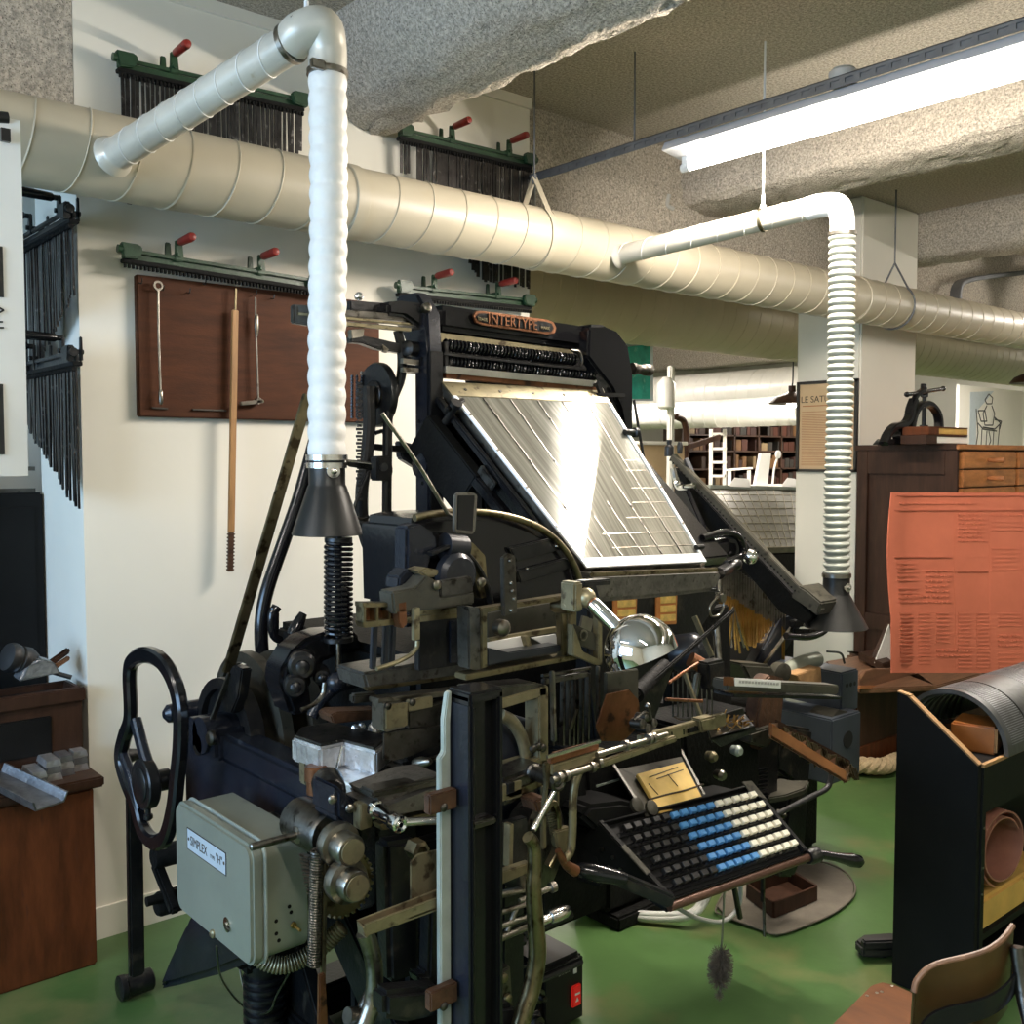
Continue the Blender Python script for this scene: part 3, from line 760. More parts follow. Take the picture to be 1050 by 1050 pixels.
rr = random.Random(3)
for k in range(26):
    x = rr.uniform(1.34, 1.68); y = rr.uniform(1.72, 2.0); z = rr.uniform(.18, .75); l = rr.uniform(.08, .25)
    d = rr.choice((XU, YU, ZU)) 
    b.cyl((x, y, z), V((x, y, z)) + d * l, rr.uniform(.006, .016), seg=8)
b.build('linkage_rods', 'iron', M)
b = MB()
for k in range(16):
    x = rr.uniform(1.34, 1.68); y = rr.uniform(1.70, 1.95); z = rr.uniform(.2, .72)
    b.lathe((x, y, z), (0, -1, 0), [(.018, 0), (.018, .012), (.008, .013), (.008, .03), (.004, .032)], 10)
b.build('bolt_heads', 'dark_steel', M)
# ---------------- left rear: handle frame, foot lever, cams
xl = 1.03
loop = [(134, 735), (133, 692), (137, 677), (150, 671), (166, 678), (178, 697), (185, 725), (185, 765), (182, 795), (178, 830), (170, 858), (158, 863), (147, 850), (140, 826), (128, 795), (124, 775), (128, 755)]
hf = MB().ribbon(pts(loop, X=xl), .03, .044, 5, closed=True).build('hand_lever_frame', 'gloss_iron', M)
MB().ribbon(pts([(139, 738), (146, 765), (152, 785)], X=xl), .026, .034, 4).ribbon(pts([(124, 768), (136, 800), (143, 830)], X=xl), .024, .028, 4).build('spoke', 'daylit_iron', hf)
hc = at(151, 803, X=xl)
MB().lathe(hc - XU * .02, XU, [(.02, 0), (.066, 0), (.07, .004), (.07, .03), (.066, .034), (.03, .036), (.03, .08)], 28).lathe(hc - XU * .026, XU, [(.046, 0), (.05, .003), (.05, .012)], 24).build('hub', 'iron', hf)
MB().lathe(at(118, 778, X=xl) + XU * .03, (-1, -.1, 0), [(.012, -.06), (.02, -.02), (.024, -.01), (.024, .016), (.018, .022)], 14).build('knob', 'black_rubber', hf)
MB().lathe(at(152, 834, X=xl), (0, 0, -1), [(.008, -.02), (.008, 0), (.013, .004), (.013, .014), (.006, .02)], 10).build('pivot_bolt', 'iron', hf)
b = MB().bar(at(137, 800, X=1.08), at(140, 1000, X=1.08), .026, .045, .006, up=XU)
b.build('connecting_rod', 'iron', M)
fb = at(128, 1012, X=1.06); fe = fb + XU * .1
MB().lathe(fb - XU * .02, XU, [(.03, 0), (.038, .004), (.038, .02), (.034, .024), (.034, .10), (.03, .104)], 22).build('foot_hub', 'iron', M)
P = pts([(158, 1016), (178, 1012), (215, 1002), (255, 987), (268, 950), (262, 912), (228, 914), (205, 924), (188, 945), (172, 980)], X=1.12)
b = MB().ext(P, (.06, 0, 0), .02)
b.build('curved_foot', 'daylit_iron', M)
b = MB().lathe(at(160, 928, X=1.10), XU, [(.03, 0), (.036, .01), (.036, .1), (.028, .14)], 18).lathe(at(150, 925, X=1.06), XU, [(.014, 0), (.014, .09)], 12)
b.lathe(at(157, 880, X=1.10), XU, [(.03, 0), (.034, .01), (.034, .16)], 18).bar(at(160, 885, X=1.12), at(180, 935, X=1.12), .03, .03, .006, up=XU)
b.build('treadle_joint', 'soot', M)
b = MB().lathe((1.235, 2.47, .0), ZU, [(.062, 0), (.062, .02), (.05, .03), (.05, .26), (.058, .27), (.058, .3)], 22)
for k in range(9): b.lathe((1.235, 2.47, .045 + k * .024), ZU, [(.05, 0), (.058, .004), (.058, .012), (.05, .016)], 22)
b.build('spring_pedestal', 'iron', M)
b = MB().box(1.15, 1.35, 2.42, 2.62, .28, .62, .02)
b.build('lower_gearbox', 'soot', M)
# cams on the cross shaft
sc = V((1.2, 2.62, .87))
b = MB().cyl((1.12, sc.y, sc.z), (1.95, sc.y, sc.z), .03, seg=18)
b.build('cam_shaft', 'dark_steel', M)
def cam_disc(x, y, z, R, w, rim=.03, m='iron', ph=0.):
    n = 40; outer = []; inner = []
    for k in range(n):
        t = k * math.tau / n; r = R * (1 + .10 * math.sin(t + ph) + .05 * math.sin(2 * t + ph * 1.7))
        outer.append((0, math.cos(t) * r, math.sin(t) * r)); inner.append((0, math.cos(t) * (r - rim), math.sin(t) * (r - rim)))
    c = V((x, y, z)); b = MB()
    rings = [[c + V(p) for p in inner], [c + V(p) for p in outer], [c + V(p) + XU * w for p in outer], [c + V(p) + XU * w for p in inner]]
    b.loft(rings, False, closed_u=True)
    b.lathe(c, XU, [(.03, 0), (.055, 0), (.055, w + .01), (.03, w + .01)], 20)
    b.cyl(c + XU * w * .4, c + XU * w * .6, R * .92, seg=30)
    return b.build('cam', 'olive_iron' if ph in (.3, 2.0, 5.2) else m, M)
for i, (x, R, dzz, ph) in enumerate([(1.20, .17, 0, 1.2), (1.27, .215, 0, .3), (1.36, .235, 0, 2.0), (1.46, .21, 0, 4.0), (1.55, .24, 0, 5.2), (1.65, .22, 0, 1.0), (1.74, .23, 0, 3)]):
    cam_disc(x, sc.y, sc.z + dzz, R, .032 if i % 2 else .042, ph=ph)
b = MB().cyl((1.12, 2.6, .90), (1.28, 2.6, .90), .05, seg=22)
b.box(1.13, 1.25, 2.52, 2.68, .84, .92, .012).lathe(at(172, 732, X=1.12) - XU * .0, XU, [(.012, -.012), (.026, 0), (.028, .02), (.028, .16)], 18).cyl(at(196, 750, X=1.12), at(196, 750, X=1.12) + XU * .14, .04, seg=20)
b.build('shaft_bearing', 'daylit_iron', M)
MB().lathe(at(215, 757, X=1.12), (-1, 0, 0), [(.02, -.01), (.02, .0), (.014, .006)], 16).build('bearing_cap', 'dark_steel', M)
b = MB().ext(pts([(227, 704), (238, 682), (248, 686), (244, 715), (237, 732), (230, 730)], X=1.17), (.03, 0, 0), .004)
b.build('lever_bracket', 'iron', M)
xlv = 1.19
MB().bar(at(233, 690, X=xlv), at(316, 405, X=1.42), .014, .03, .002, up=XU).build('long_lever', 'brass_steel', M, label='long tarnished lever leaning to the wall')
MB().bar(at(205, 770, X=1.13), at(236, 690, X=1.17), .008, .014, .001, up=XU).build('lever_link', 'steel', M)
b = MB().tube([at(*p, Y=2.75) for p in ((278, 705), (270, 678), (268, 640), (274, 605), (290, 558), (306, 512), (318, 470), (326, 440))], .021, 14)
b.build('bent_tube', 'gloss_iron', M)
b = MB().tube([at(*p, Y=2.7) for p in ((284, 622), (279, 632), (281, 652), (294, 660), (297, 672), (296, 700))], lambda t: .012 + .006 * abs(.5 - t), 12)
b.lathe(at(281, 635, Y=2.7) + ZU * .035, (0, 0, -1), [(.004, -.006), (.012, 0), (.0155, .02), (.014, .06), (.011, .09)], 14)
b.build('crank_handle', 'gloss_iron', M)
MB().lathe(at(291, 673, Y=2.66), (-1, -.2, 0), [(.004, -.03), (.004, .02), (.008, .022), (.008, .03)], 8).build('grub_screw', 'steel', M)
b = MB().lathe(at(303, 645, Y=2.6), V((.6, 0, 1)), [(.004, -.03), (.018, -.02), (.021, 0), (.016, .03), (.012, .05)], 14)
b.build('rear_knob', 'gloss_iron', M)
# pot lever, spring and arched casting under the hood
arch = [(288, 700), (290, 685), (300, 668), (315, 655), (335, 648), (362, 646), (372, 655), (374, 668), (350, 672), (330, 680), (318, 700), (322, 730), (300, 735)]
MB().ext(pts(arch, Y=2.28), (0, .10, 0), .012).build('pot_lever_arch', 'gloss_iron', M)
sp = at(347, 653, Y=2.26); st_ = at(347, 556, Y=2.26)
MB().coil(sp, st_, .033, .0055, 19, 8, 16).build('pot_spring', 'gloss_iron', M)
MB().cyl(sp, st_ + ZU * .05, .010, seg=12).cyl(st_ - ZU * .0, st_ + ZU * .012, .036, seg=20).cyl(sp - ZU * .012, sp, .038, seg=20).build('spring_rod', 'iron', M)
MB().cyl(at(347, 655, Y=2.26), at(347, 694, Y=2.26), .008, seg=10).build('lower_rod', 'steel', M)
for (u, v, r) in ((310, 683, .036), (303, 704, .030), (330, 694, .022)):
    MB().lathe(at(u, v, Y=2.24), (-.5, -1, 0), [(r, -.06), (r, 0), (r * .8, .008), (r * .5, .009), (r * .45, .02), (r * .2, .024)], 20).build('arch_pivot', 'iron', M)
b = MB().tube(pts([(320, 735), (330, 718), (345, 705), (362, 700), (380, 695)], Y=2.16), .015, 10)
b.ball(at(345, 700, Y=2.15), .026, 14)
b.build('pot_arm', 'daylit_iron', M)
MB().tube(pts([(309, 728), (322, 722), (331, 712), (333, 700)], Y=2.1), .006, 8).build('hook_rod', 'steel', M)
# ---------------- metal pot mouth
zt = at(328, 768, Y=1.98).z
po = [at(u, v, Z=zt) for u, v in ((299, 757), (328, 767), (352, 762), (386, 771), (402, 757), (372, 750), (338, 742), (306, 748))]
pot = MB().ext(po, (0, 0, -.055), .006).build('metal_pot', 'tin', M, label='pot crusted with silvery type metal')
po2 = [at(u, v, Z=zt - .055) for u, v in ((332, 792), (345, 800), (372, 806), (392, 795), (372, 780), (345, 782))]
MB().ext(po2, (0, 0, -.05), .006).build('pot_throat', 'tin', pot)
po3 = [V((p.x, p.y, zt + .001)) for p in po]
cen = sum(po3, V()) / len(po3)
MB().ext([cen + (p - cen) * .94 for p in po3], (0, 0, .006), .002).build('pot_lid', 'dark_steel', pot)
MB().lathe(at(324, 800, Y=2.0), ZU, [(.022, -.03), (.022, .0), (.026, .002), (.026, .03), (.022, .034)], 18).build('pot_burner', 'copper', pot)
MB().ext(pts([(313, 770), (330, 775), (330, 812), (313, 805)], Y=2.05), (0, .03, 0), .003).build('pot_bracket', 'cream_steel', pot)
MB().tube(pts([(351, 765), (347, 780), (342, 798)], Y=1.93), .003, 6).build('solder_drip', 'bright_steel', pot)
MB().lathe(at(369, 775, Y=1.945), (-.2, -1, 0), [(.011, -.004), (.011, .003)], 14).build('pot_hole', 'soot', pot)
b = MB()
for k in range(9):
    b.ball(at(rr.uniform(362, 392), rr.uniform(742, 750), Y=2.06), rr.uniform(.008, .016), 8)
b.build('metal_splashes', 'tin', pot)
MB().ext(pts([(339, 734), (345, 730), (392, 728), (392, 737), (346, 742), (342, 742)], Y=2.0), (0, .06, 0), .003).build('mouth_bar', 'rust', M)
# ---------------- mould slide, disc guard and vice
MB().ext(pts([(377, 708), (486, 692), (486, 676), (440, 678), (372, 690)], Y=1.86), (0, .12, 0), .006).build('delivery_channel', 'worn_grey', M)
MB().ext(pts([(364, 689), (374, 689), (378, 707), (368, 702)], Y=1.93), (0, .06, 0), .004).build('channel_end', 'bluegrey_iron', M)
MB().ext(pts([(377, 705), (486, 690), (486, 693), (378, 709)], Y=1.855), (0, .02, 0), .001).build('channel_edge', 'brass_steel', M)
MB().bar(at(383, 718, Y=1.80), at(500, 704, Y=1.80), .04, .012, .002).build('slide_rail', 'steel', M)
MB().bar(at(360, 716, Y=1.84), at(384, 714, Y=1.84), .02, .02, .004).build('slide_pin', 'dark_steel', M)
ms = MB().ext(pts([(394, 722), (416, 720), (416, 746), (397, 751), (394, 750)], Y=1.76), (0, .05, 0), .002).build('mould_slide_block', 'steel', M)
MB().ext(pts([(396, 723), (418, 720), (418, 744), (396, 748)], Y=1.757), (0, .004, 0), .001).build('slide_face', 'cream_steel', ms)
MB().ext(pts([(419, 718), (444, 714), (444, 725), (419, 730)], Y=1.757), (0, .01, 0), .001).build('slide_face', 'cream_steel', ms)
screws(ms, ((398, 724), (423, 720)), 1.755, .008, 'dark_steel')
MB().ext(pts([(419, 730), (466, 716), (466, 745), (419, 747)], Y=1.77), (0, .03, 0), .003).build('slide_body', 'dark_steel', ms)
P = pts([(394, 752), (466, 742), (466, 766), (455, 764), (440, 767), (425, 774), (405, 780), (394, 779)], Y=1.762)
MB().ext(P, (0, .006, 0), .001).build('disc_guard', 'dark_steel', M)
dc = at(462, 838, Y=1.86)
b = MB().lathe(dc, (0, 1, 0), [(.10, 0), (.19, 0), (.2, .004), (.2, .05), (.19, .054), (.10, .054)], 56, cap=False)
for k in range(80):
    t = k * math.tau / 80; b.bar(dc + V((math.cos(t) * .196, .02, math.sin(t) * .196)), dc + V((math.cos(t) * .207, .02, math.sin(t) * .207)), .007, .04, up=YU)
b.build('mould_disc', 'iron', M)
MB().tube(pts([(400, 812), (420, 790), (445, 778), (470, 773)], Y=1.84), .008, 8).build('disc_rod', 'dark_steel', M)
MB().lathe(at(432, 782, Y=1.82), (.2, -1, .3), [(.012, -.02), (.014, .0), (.010, .02), (.006, .03)], 12).build('oiler', 'steel', M)
vb = MB().ext(pts([(382, 822), (440, 800), (468, 796), (468, 822), (455, 838), (398, 846)], Y=1.63), (0, .14, 0), .02).build('vice_body', 'worn_grey', M)
MB().bar(at(375, 812, Y=1.66), at(455, 797, Y=1.66), .05, .014, .004).build('vice_top_rail', 'dark_steel', vb)
MB().ext(pts([(390, 846), (462, 828), (462, 838), (392, 852)], Y=1.625), (0, .03, 0), .002).build('vice_edge', 'brass_steel', vb)
bl_ = MB().ext(pts([(345, 805), (370, 826), (370, 852), (355, 850), (345, 840)], Y=1.70), (0, .10, 0), .008).build('vice_block', 'daylit_iron', M)
MB().ext(pts([(370, 826), (382, 822), (382, 848), (370, 852)], Y=1.67), (0, .03, 0), .002).build('block_face', 'cream_steel', bl_)
screws(bl_, ((341, 820), (359, 829)), 1.69, .009, 'steel', d=(-.5, -1, 0))
MB().lathe(at(338, 812, Y=1.78), (-.5, -1, 0), [(.034, -.06), (.034, .0), (.028, .01)], 20).build('block_boss', 'iron', bl_)
def handle_screw(p, q, r, b0, b1, br, m1, m2, name):
    h = MB().lathe(p, q - p, [(r * 1.1, 0), (r * 1.15, .01), (r * .92, .014), (r * .92, (q - p).length - .03), (r * 1.08, (q - p).length - .026), (r * 1.08, (q - p).length - .002), (r * .8, (q - p).length), (r * .5, (q - p).length - .002), (r * .3, (q-p).length + .001)], 20).build(name, m1, M)
    MB().lathe(b0, b1 - b0, [(br, 0), (br, (b1 - b0).length - .02), (br * 1.25, (b1 - b0).length - .014), (br * 1.25, (b1 - b0).length - .003), (br * .8, (b1 - b0).length)], 12).build('tommy_bar', m2, h)
handle_screw(at(384, 829, Y=1.645), at(411, 846, Y=1.55), .0155, at(412, 843, Y=1.56), at(456, 841, Y=1.53), .008, 'chrome', 'bright_steel', 'vice_screw')
handle_screw(at(545, 791, Y=1.56), at(573, 803, Y=1.46), .0165, at(571, 806, Y=1.47), at(546, 852, Y=1.47), .006, 'dark_steel', 'bright_steel', 'vice_screw')
# ---------------- first elevator column
cyf = 1.40
cl = MB()
xa = at(474, 740, Y=cyf).x; xb = at(487, 740, Y=cyf).x; xc = at(511, 740, Y=cyf).x; xd = at(515, 740, Y=cyf).x
zt_ = at(490, 712, Y=cyf).z
cl.box(xa + .02, xd, cyf + .022, cyf + .07, .1, zt_, .004)
cl.box(xa + .018, xb, cyf, cyf + .07, .1, zt_, .006).box(xc, xd + .004, cyf, cyf + .07, .1, zt_, .004).box(xa + .018, xd + .004, cyf, cyf + .07, zt_ - .016, zt_ + .004, .004)
col = cl.build('elevator_column', 'gloss_iron', M)
MB().box(xa + .016, xa + .022, cyf + .004, cyf + .066, .1, zt_ - .02).build('column_side', 'daylit_iron', col)
MB().box(xb, xc, cyf + .004, cyf + .024, at(500, 845, Y=cyf).z - .006, at(500, 845, Y=cyf).z + .006, .003).build('column_rib', 'dark_steel', col)
MB().box(xb + .011, xb + .014, cyf + .018, cyf + .024, .1, zt_ - .03).build('inner_groove', 'iron', col)
MB().ext([V((xa - .012, cyf + .05, .1)), V((xa + .012, cyf + .05, .1)), V((xa + .012, cyf + .05, zt_ - .06)), V((xa + .016, cyf + .05, zt_ - .0)), V((xa + .006, cyf + .05, zt_ - .002)), V((xa - .002, cyf + .05, zt_ - .05)), V((xa - .002, cyf + .05, zt_ - .11)), V((xa - .012, cyf + .05, zt_ - .12))], (0, .014, 0), .002).build('column_strip', 'pale_edge', col)
for v0 in (828, 1032):
    c = MB().box(xa - .05, xa + .012, cyf + .03, cyf + .05, at(460, v0 + 11, Y=cyf).z, at(460, v0 - 10, Y=cyf).z, .003).build('strip_clamp', 'rust', col)
    screws(c, ((455, v0),), cyf + .03, .008, 'dark_steel')
MB().ext(pts([(395, 1018), (455, 1012), (455, 1042), (420, 1050), (395, 1046)], Y=1.47), (0, .05, 0), .01).build('column_bracket', 'iron', M)
# ---------------- window frame and parts right of the column
wy = 1.60
fr = MB()
fr.ext(pts([(512, 717), (561, 703), (561, 713), (512, 728)], Y=wy), (0, .05, 0), .003).ext(pts([(553, 704), (563, 703), (563, 784), (553, 788)], Y=wy), (0, .05, 0), .003).ext(pts([(512, 790), (563, 774), (563, 784), (512, 806)], Y=wy), (0, .05, 0), .003)
fr = fr.build('vice_frame', 'cream_steel', M)
MB().ext(pts([(512, 717), (561, 703), (548, 700), (486, 706), (486, 714)], Y=wy), (0, .06, 0), .003).build('frame_top', 'dark_steel', fr)
MB().tube([at(513, 733, Y=1.63), at(524, 739, Y=1.63), at(533, 752, Y=1.63), at(538, 768, Y=1.63), at(540, 786, Y=1.63)], .014, 10).build('disc_arc', 'cream_steel', M)
MB().lathe(at(520, 790, Y=1.66), (0, 1, 0), [(.02, 0), (.11, 0), (.12, .008), (.12, .03)], 40).build('inner_disc', 'bluegrey_iron', M)
MB().bar(at(534, 753, Y=1.66), at(545, 742, Y=1.66), .006, .006).bar(at(545, 742, Y=1.66), at(544, 725, Y=1.66), .006, .006).build('inner_lever', 'steel', M)
screws(M, ((547, 768), (552, 766), (557, 767)), 1.595, .009, 'dark_steel')
blk = MB().ext(pts([(516, 800), (560, 783), (560, 800), (548, 816), (516, 828)], Y=1.55), (0, .08, 0), .008).build('lower_vice_jaw', 'dark_steel', M)
MB().ext(pts([(515, 806), (535, 800), (535, 817), (515, 822)], Y=1.545), (0, .012, 0), .001).build('jaw_face', 'cream_steel', blk)
MB().ext(pts([(521, 804), (528, 802), (528, 812), (521, 815)], Y=1.54), (0, .008, 0), .001).build('jaw_slot', 'soot', blk)
MB().ext(pts([(516, 816), (560, 797), (556, 806), (516, 822)], Y=1.545), (0, .02, 0), .001).build('jaw_edge', 'brass_steel', blk)
# geared wheel, bracket and curved pipe
gw = at(548, 868, Y=1.62)
g = MB().lathe(gw, (.35, -1, 0), [(.03, -.03), (.10, -.03), (.105, -.02), (.105, .02), (.095, .025), (.03, .026)], 40)
g = g.build('geared_wheel', 'dark_steel', M)
b = MB()
for k in range(10):
    p = at(565 + k * .4, 834 + k * 2.4, Y=1.53); b.bar(p - XU * .012, p + XU * .012, .004, .003)
b.build('gear_teeth', 'steel', g)
MB().ribbon(pts([(556, 833), (566, 822), (571, 840), (570, 870), (562, 888)], Y=1.535), .02, .012, 5, wdir=(0, 1, 0)).build('wheel_rim', 'brass_steel', g)
MB().ext(pts([(569, 853), (586, 848), (589, 870), (583, 882), (571, 868)], Y=1.52), (0, .02, 0), .003).build('wheel_bracket', 'cream_steel', M)
MB().tube(pts([(606, 780), (594, 792), (588, 815), (587, 850), (585, 872), (577, 884)], Y=1.50), .009, 10).build('curved_pipe', 'cream_steel', M)
MB().bar(at(557, 806, Y=1.54), at(557, 870, Y=1.54), .012, .01, .002, up=YU).bar(at(571, 800, Y=1.56), at(570, 860, Y=1.56), .006, .012, .001, up=YU).build('guide_strip', 'cream_steel', M)
MB().ext(pts([(548, 822), (562, 817), (564, 828), (552, 834)], Y=1.5), (0, .05, 0), .004).build('wheel_guard', 'rust', M)
# S-shaped lever below the column
MB().tube(pts([(541, 858), (547, 866), (548, 890), (547, 910), (549, 945), (551, 978), (546, 1010), (538, 1036), (530, 1062)], Y=1.46), lambda t: .0125 + .006 * min(1, t * 1.6), 14).build('bent_lever', 'brass_steel', M, label='tarnished bent lever')
MB().lathe(at(556, 944, Y=1.55), (1, -.05, .05), [(.010, -.03), (.010, .02), (.014, .022), (.0155, .04), (.014, .065), (.009, .075)], 14).build('lever_knob', 'bright_steel', M)
MB().lathe(at(556, 914, Y=1.55), (1, -.1, .1), [(.006, -.06), (.006, .02), (.012, .022), (.012, .034)], 10).build('small_knob', 'steel', M)
b = MB()
for (p, q, r) in (((512, 917), (544, 910), .008), ((512, 936), (545, 925), .006), ((512, 950), (545, 938), .007), ((530, 930), (520, 955), .006), ((512, 962), (540, 950), .009)):
    b.cyl(at(*p, Y=1.58), at(*q, Y=1.58), r, seg=10)
b.build('lever_linkage', 'steel', M)
MB().ext(pts([(513, 895), (545, 884), (545, 894), (513, 908)], Y=1.5), (0, .02, 0), .002).build('cream_bar', 'cream_steel', M)
MB().ext(pts([(523, 846), (527, 845), (526, 890), (522, 890)], Y=1.53), (0, .02, 0), .001).build('thin_strip', 'cream_steel', M)
MB().ext(pts([(515, 845), (541, 838), (545, 885), (515, 895)], Y=1.56), (0, .02, 0), .002).build('dark_plate', 'iron', M)
MB().ext(pts([(512, 998), (524, 990), (527, 1035), (514, 1040)], Y=1.56), (0, .03, 0), .004).build('column_foot_plate', 'dark_steel', M)
screws(M, ((521, 1024), (517, 1003)), 1.555, .010, 'brass_steel')
MB().ext(pts([(492, 1034), (530, 1030), (535, 1075), (492, 1080)], Y=1.48), (0, .08, 0), .01).build('column_foot', 'iron', M)
screws(M, ((494, 1036), (502, 1033)), 1.475, .012, 'steel')
# ---------------- lower left: knobs, spring, chutes, pipe
def knob(u, v, y, r, L_, name='round_knob'):
    k = MB().lathe(at(u, v, Y=y), (.0, -1, 0), [(r * 1.35, -L_ - .012), (r * 1.4, -L_), (r * 1.35, -L_ + .012), (r, -L_ + .014), (r, -.006), (r * .92, 0), (r * .3, .001)], 28).build(name, 'steel', M)
    MB().lathe(at(u, v, Y=y) - YU * .0015, (0, -1, 0), [(r * .78, 0), (r * .78, .003)], 24).build('worn_cap', 'cream_steel', k)
knob(361, 873, 1.62, .031, .05); knob(366, 910, 1.60, .031, .04)
ks = MB().cyl(at(308, 856, X=1.2), at(308, 856, X=1.2) + V((.12, 0, 0)), .04, seg=22).build('knob_bearing', 'dark_steel', M)
MB().lathe(at(308, 855, Y=1.83), (-1, 0, 0), [(.018, -.03), (.018, .01), (.008, .012), (.008, .10), (.0075, .11), (.005, .112)], 14).build('left_pin', 'steel', M)
b = MB().lathe(at(337, 856, Y=1.78), (0, -1, 0), [(.048, -.12), (.048, .0), (.044, .01), (.02, .012)], 26).build('shaft_housing', 'dark_steel', M)
b = MB()
gc = at(350, 905, Y=1.70)
b.lathe(gc, (0, -1, 0), [(.02, 0), (.06, 0), (.06, .015), (.02, .015)], 30)
for k in range(30):
    t = k * math.tau / 30; b.bar(gc + V((math.cos(t) * .058, -.008, math.sin(t) * .058)), gc + V((math.cos(t) * .066, -.008, math.sin(t) * .066)), .006, .014, up=YU)
b.build('worm_gear', 'brass_steel', M)
b = MB()
for k in range(11): b.bar(at(309 + k * .8, 876 + k * 4, Y=1.74), at(318 + k * .5, 879 + k * 3.6, Y=1.70), .01, .004)
b.build('worm_teeth', 'steel', M)
MB().coil(at(325, 872, Y=1.68), at(322, 990, Y=1.68), .011, .003, 42, 6, 12).build('tension_spring', 'dark_steel', M)
b = MB().bar(at(333, 885, Y=1.67), at(330, 1062, Y=1.67), .008, .012, .002, up=YU); b.build('pull_rod', 'brass_steel', M)
MB().ext(pts([(328, 1000), (334, 998), (337, 1060), (327, 1060)], Y=1.66), (0, .01, 0), .002).build('rod_sleeve', 'copper', M)
MB().ext(pts([(421, 884), (428, 876), (462, 868), (462, 918), (421, 928)], Y=1.52), (0, .004, 0), .0015).build('guard_plate', 'cream_steel', M)
ch = MB().ext(pts([(374, 948), (460, 916), (460, 930), (375, 961)], Y=1.47), (0, .004, 0), .0015).ext(pts([(366, 944), (455, 910), (460, 917), (374, 949)], Y=1.50), (0, .004, 0), .001).ext([at(366, 945, Y=1.53), at(372, 952, Y=1.47), at(375, 961, Y=1.47), at(367, 956, Y=1.53)], (.004, 0, 0), 0).build('slug_chute', 'cream_steel', M)
MB().ext([at(368, 950, Y=1.53), at(374, 958, Y=1.47), at(460, 926, Y=1.47), at(455, 917, Y=1.53)], (0, 0, -.003), 0).build('chute_floor', 'copper', ch)
MB().tube(pts([(374, 956), (380, 972), (384, 995), (383, 1020), (377, 1042), (368, 1062)], Y=1.56), .0165, 16).build('metal_pipe', 'steel', M)
MB().tube(pts([(382, 1018), (376, 1030), (372, 1040), (356, 1042)], Y=1.58), .016, 12).build('pipe_branch', 'dark_steel', M)
MB().lathe(at(432, 873, Y=1.56), (0, -1, 0), [(.02, -.03), (.02, 0), (.012, .004), (.012, -.006)], 6).build('hex_nut', 'brass_steel', M)
MB().ext(pts([(396, 865), (430, 860), (432, 1000), (400, 1010)], Y=1.66), (0, .05, 0), .01).build('left_standard', 'iron', M)
MB().ext(pts([(442, 925), (456, 922), (456, 1012), (432, 1012), (428, 1000), (440, 1000)], Y=1.60), (0, .04, 0), .006).build('right_standard', 'iron', M)
MB().tube(pts([(304, 985), (284, 1020), (277, 1036), (262, 1040), (255, 1030), (248, 1005), (245, 985)], X=1.2), .003, 6).build('loose_wire', 'steel', M)
# ---------------- elevator head above the vice
ey = 1.66
eh = MB().ext(pts([(402, 607), (427, 602), (438, 590), (452, 598), (452, 612), (487, 606), (487, 620), (404, 630)], Y=ey), (0, .05, 0), .004).build('elevator_head', 'olive_iron', M)
MB().ext(pts([(452, 596), (484, 591), (486, 606), (452, 612)], Y=ey - .004), (0, .02, 0), .002).build('head_bar', 'dark_steel', eh)
MB().ext(pts([(414, 600), (424, 600), (432, 588), (418, 583), (409, 592), (408, 604)], Y=ey + .05), (0, .05, 0), .004).build('head_hook', 'daylit_iron', eh)
MB().ext(pts([(448, 592), (452, 585), (438, 582), (428, 586), (437, 592)], Y=ey + .02), (0, .05, 0), .004).build('head_cap', 'cream_steel', eh)
screws(eh, ((448, 600), (494, 597)), ey - .006, .010, 'steel', name='round_pin')
b = MB().ext(pts([(372, 618), (412, 618), (412, 622), (372, 623)], Y=ey + .02), (0, .03, 0), .001).ext(pts([(372, 638), (485, 626), (485, 632), (374, 644)], Y=ey + .02), (0, .03, 0), .001)
for u in (373, 386, 399): b.ext(pts([(u, 621), (u + 2.5, 621), (u + 2.5, 640), (u, 640)], Y=ey + .02), (0, .03, 0), .001)
b.ext(pts([(430, 625), (486, 622), (486, 627), (430, 631)], Y=ey + .02), (0, .02, 0), .001)
b.build('transfer_rail', 'brass_steel', M)
MB().ext(pts([(371, 622), (412, 620), (412, 639), (372, 642)], Y=ey + .045), (0, .01, 0)).build('rail_back', 'copper', M)
MB().ext(pts([(425, 624), (431, 623), (431, 656), (425, 657)], Y=ey - .01), (0, .012, 0), .001).tube(pts([(428, 657), (427, 664), (420, 672), (404, 680), (386, 686)], Y=ey + .02), .005, 8).build('line_stop', 'cream_steel', M)
MB().ext(pts([(408, 618), (417, 616), (418, 640), (413, 645), (409, 638)], Y=ey), (0, .03, 0), .002).build('copper_bracket', 'copper', M)
MB().ext(pts([(430, 634), (486, 628), (486, 680), (430, 688)], Y=ey + .09), (0, .02, 0), .002).build('dark_back_plate', 'iron', M)
MB().ext(pts([(462, 637), (484, 634), (484, 678), (462, 680)], Y=ey + .082), (0, .006, 0), .001).build('blue_plate', 'daylit_iron', M)
b = MB()
for u in (384, 396, 403): b.bar(at(u, 640, Y=ey + .08), at(u - 2, 686, Y=ey + .08), .012, .012, .002, up=YU)
b.build('guide_posts', 'bluegrey_iron', M)
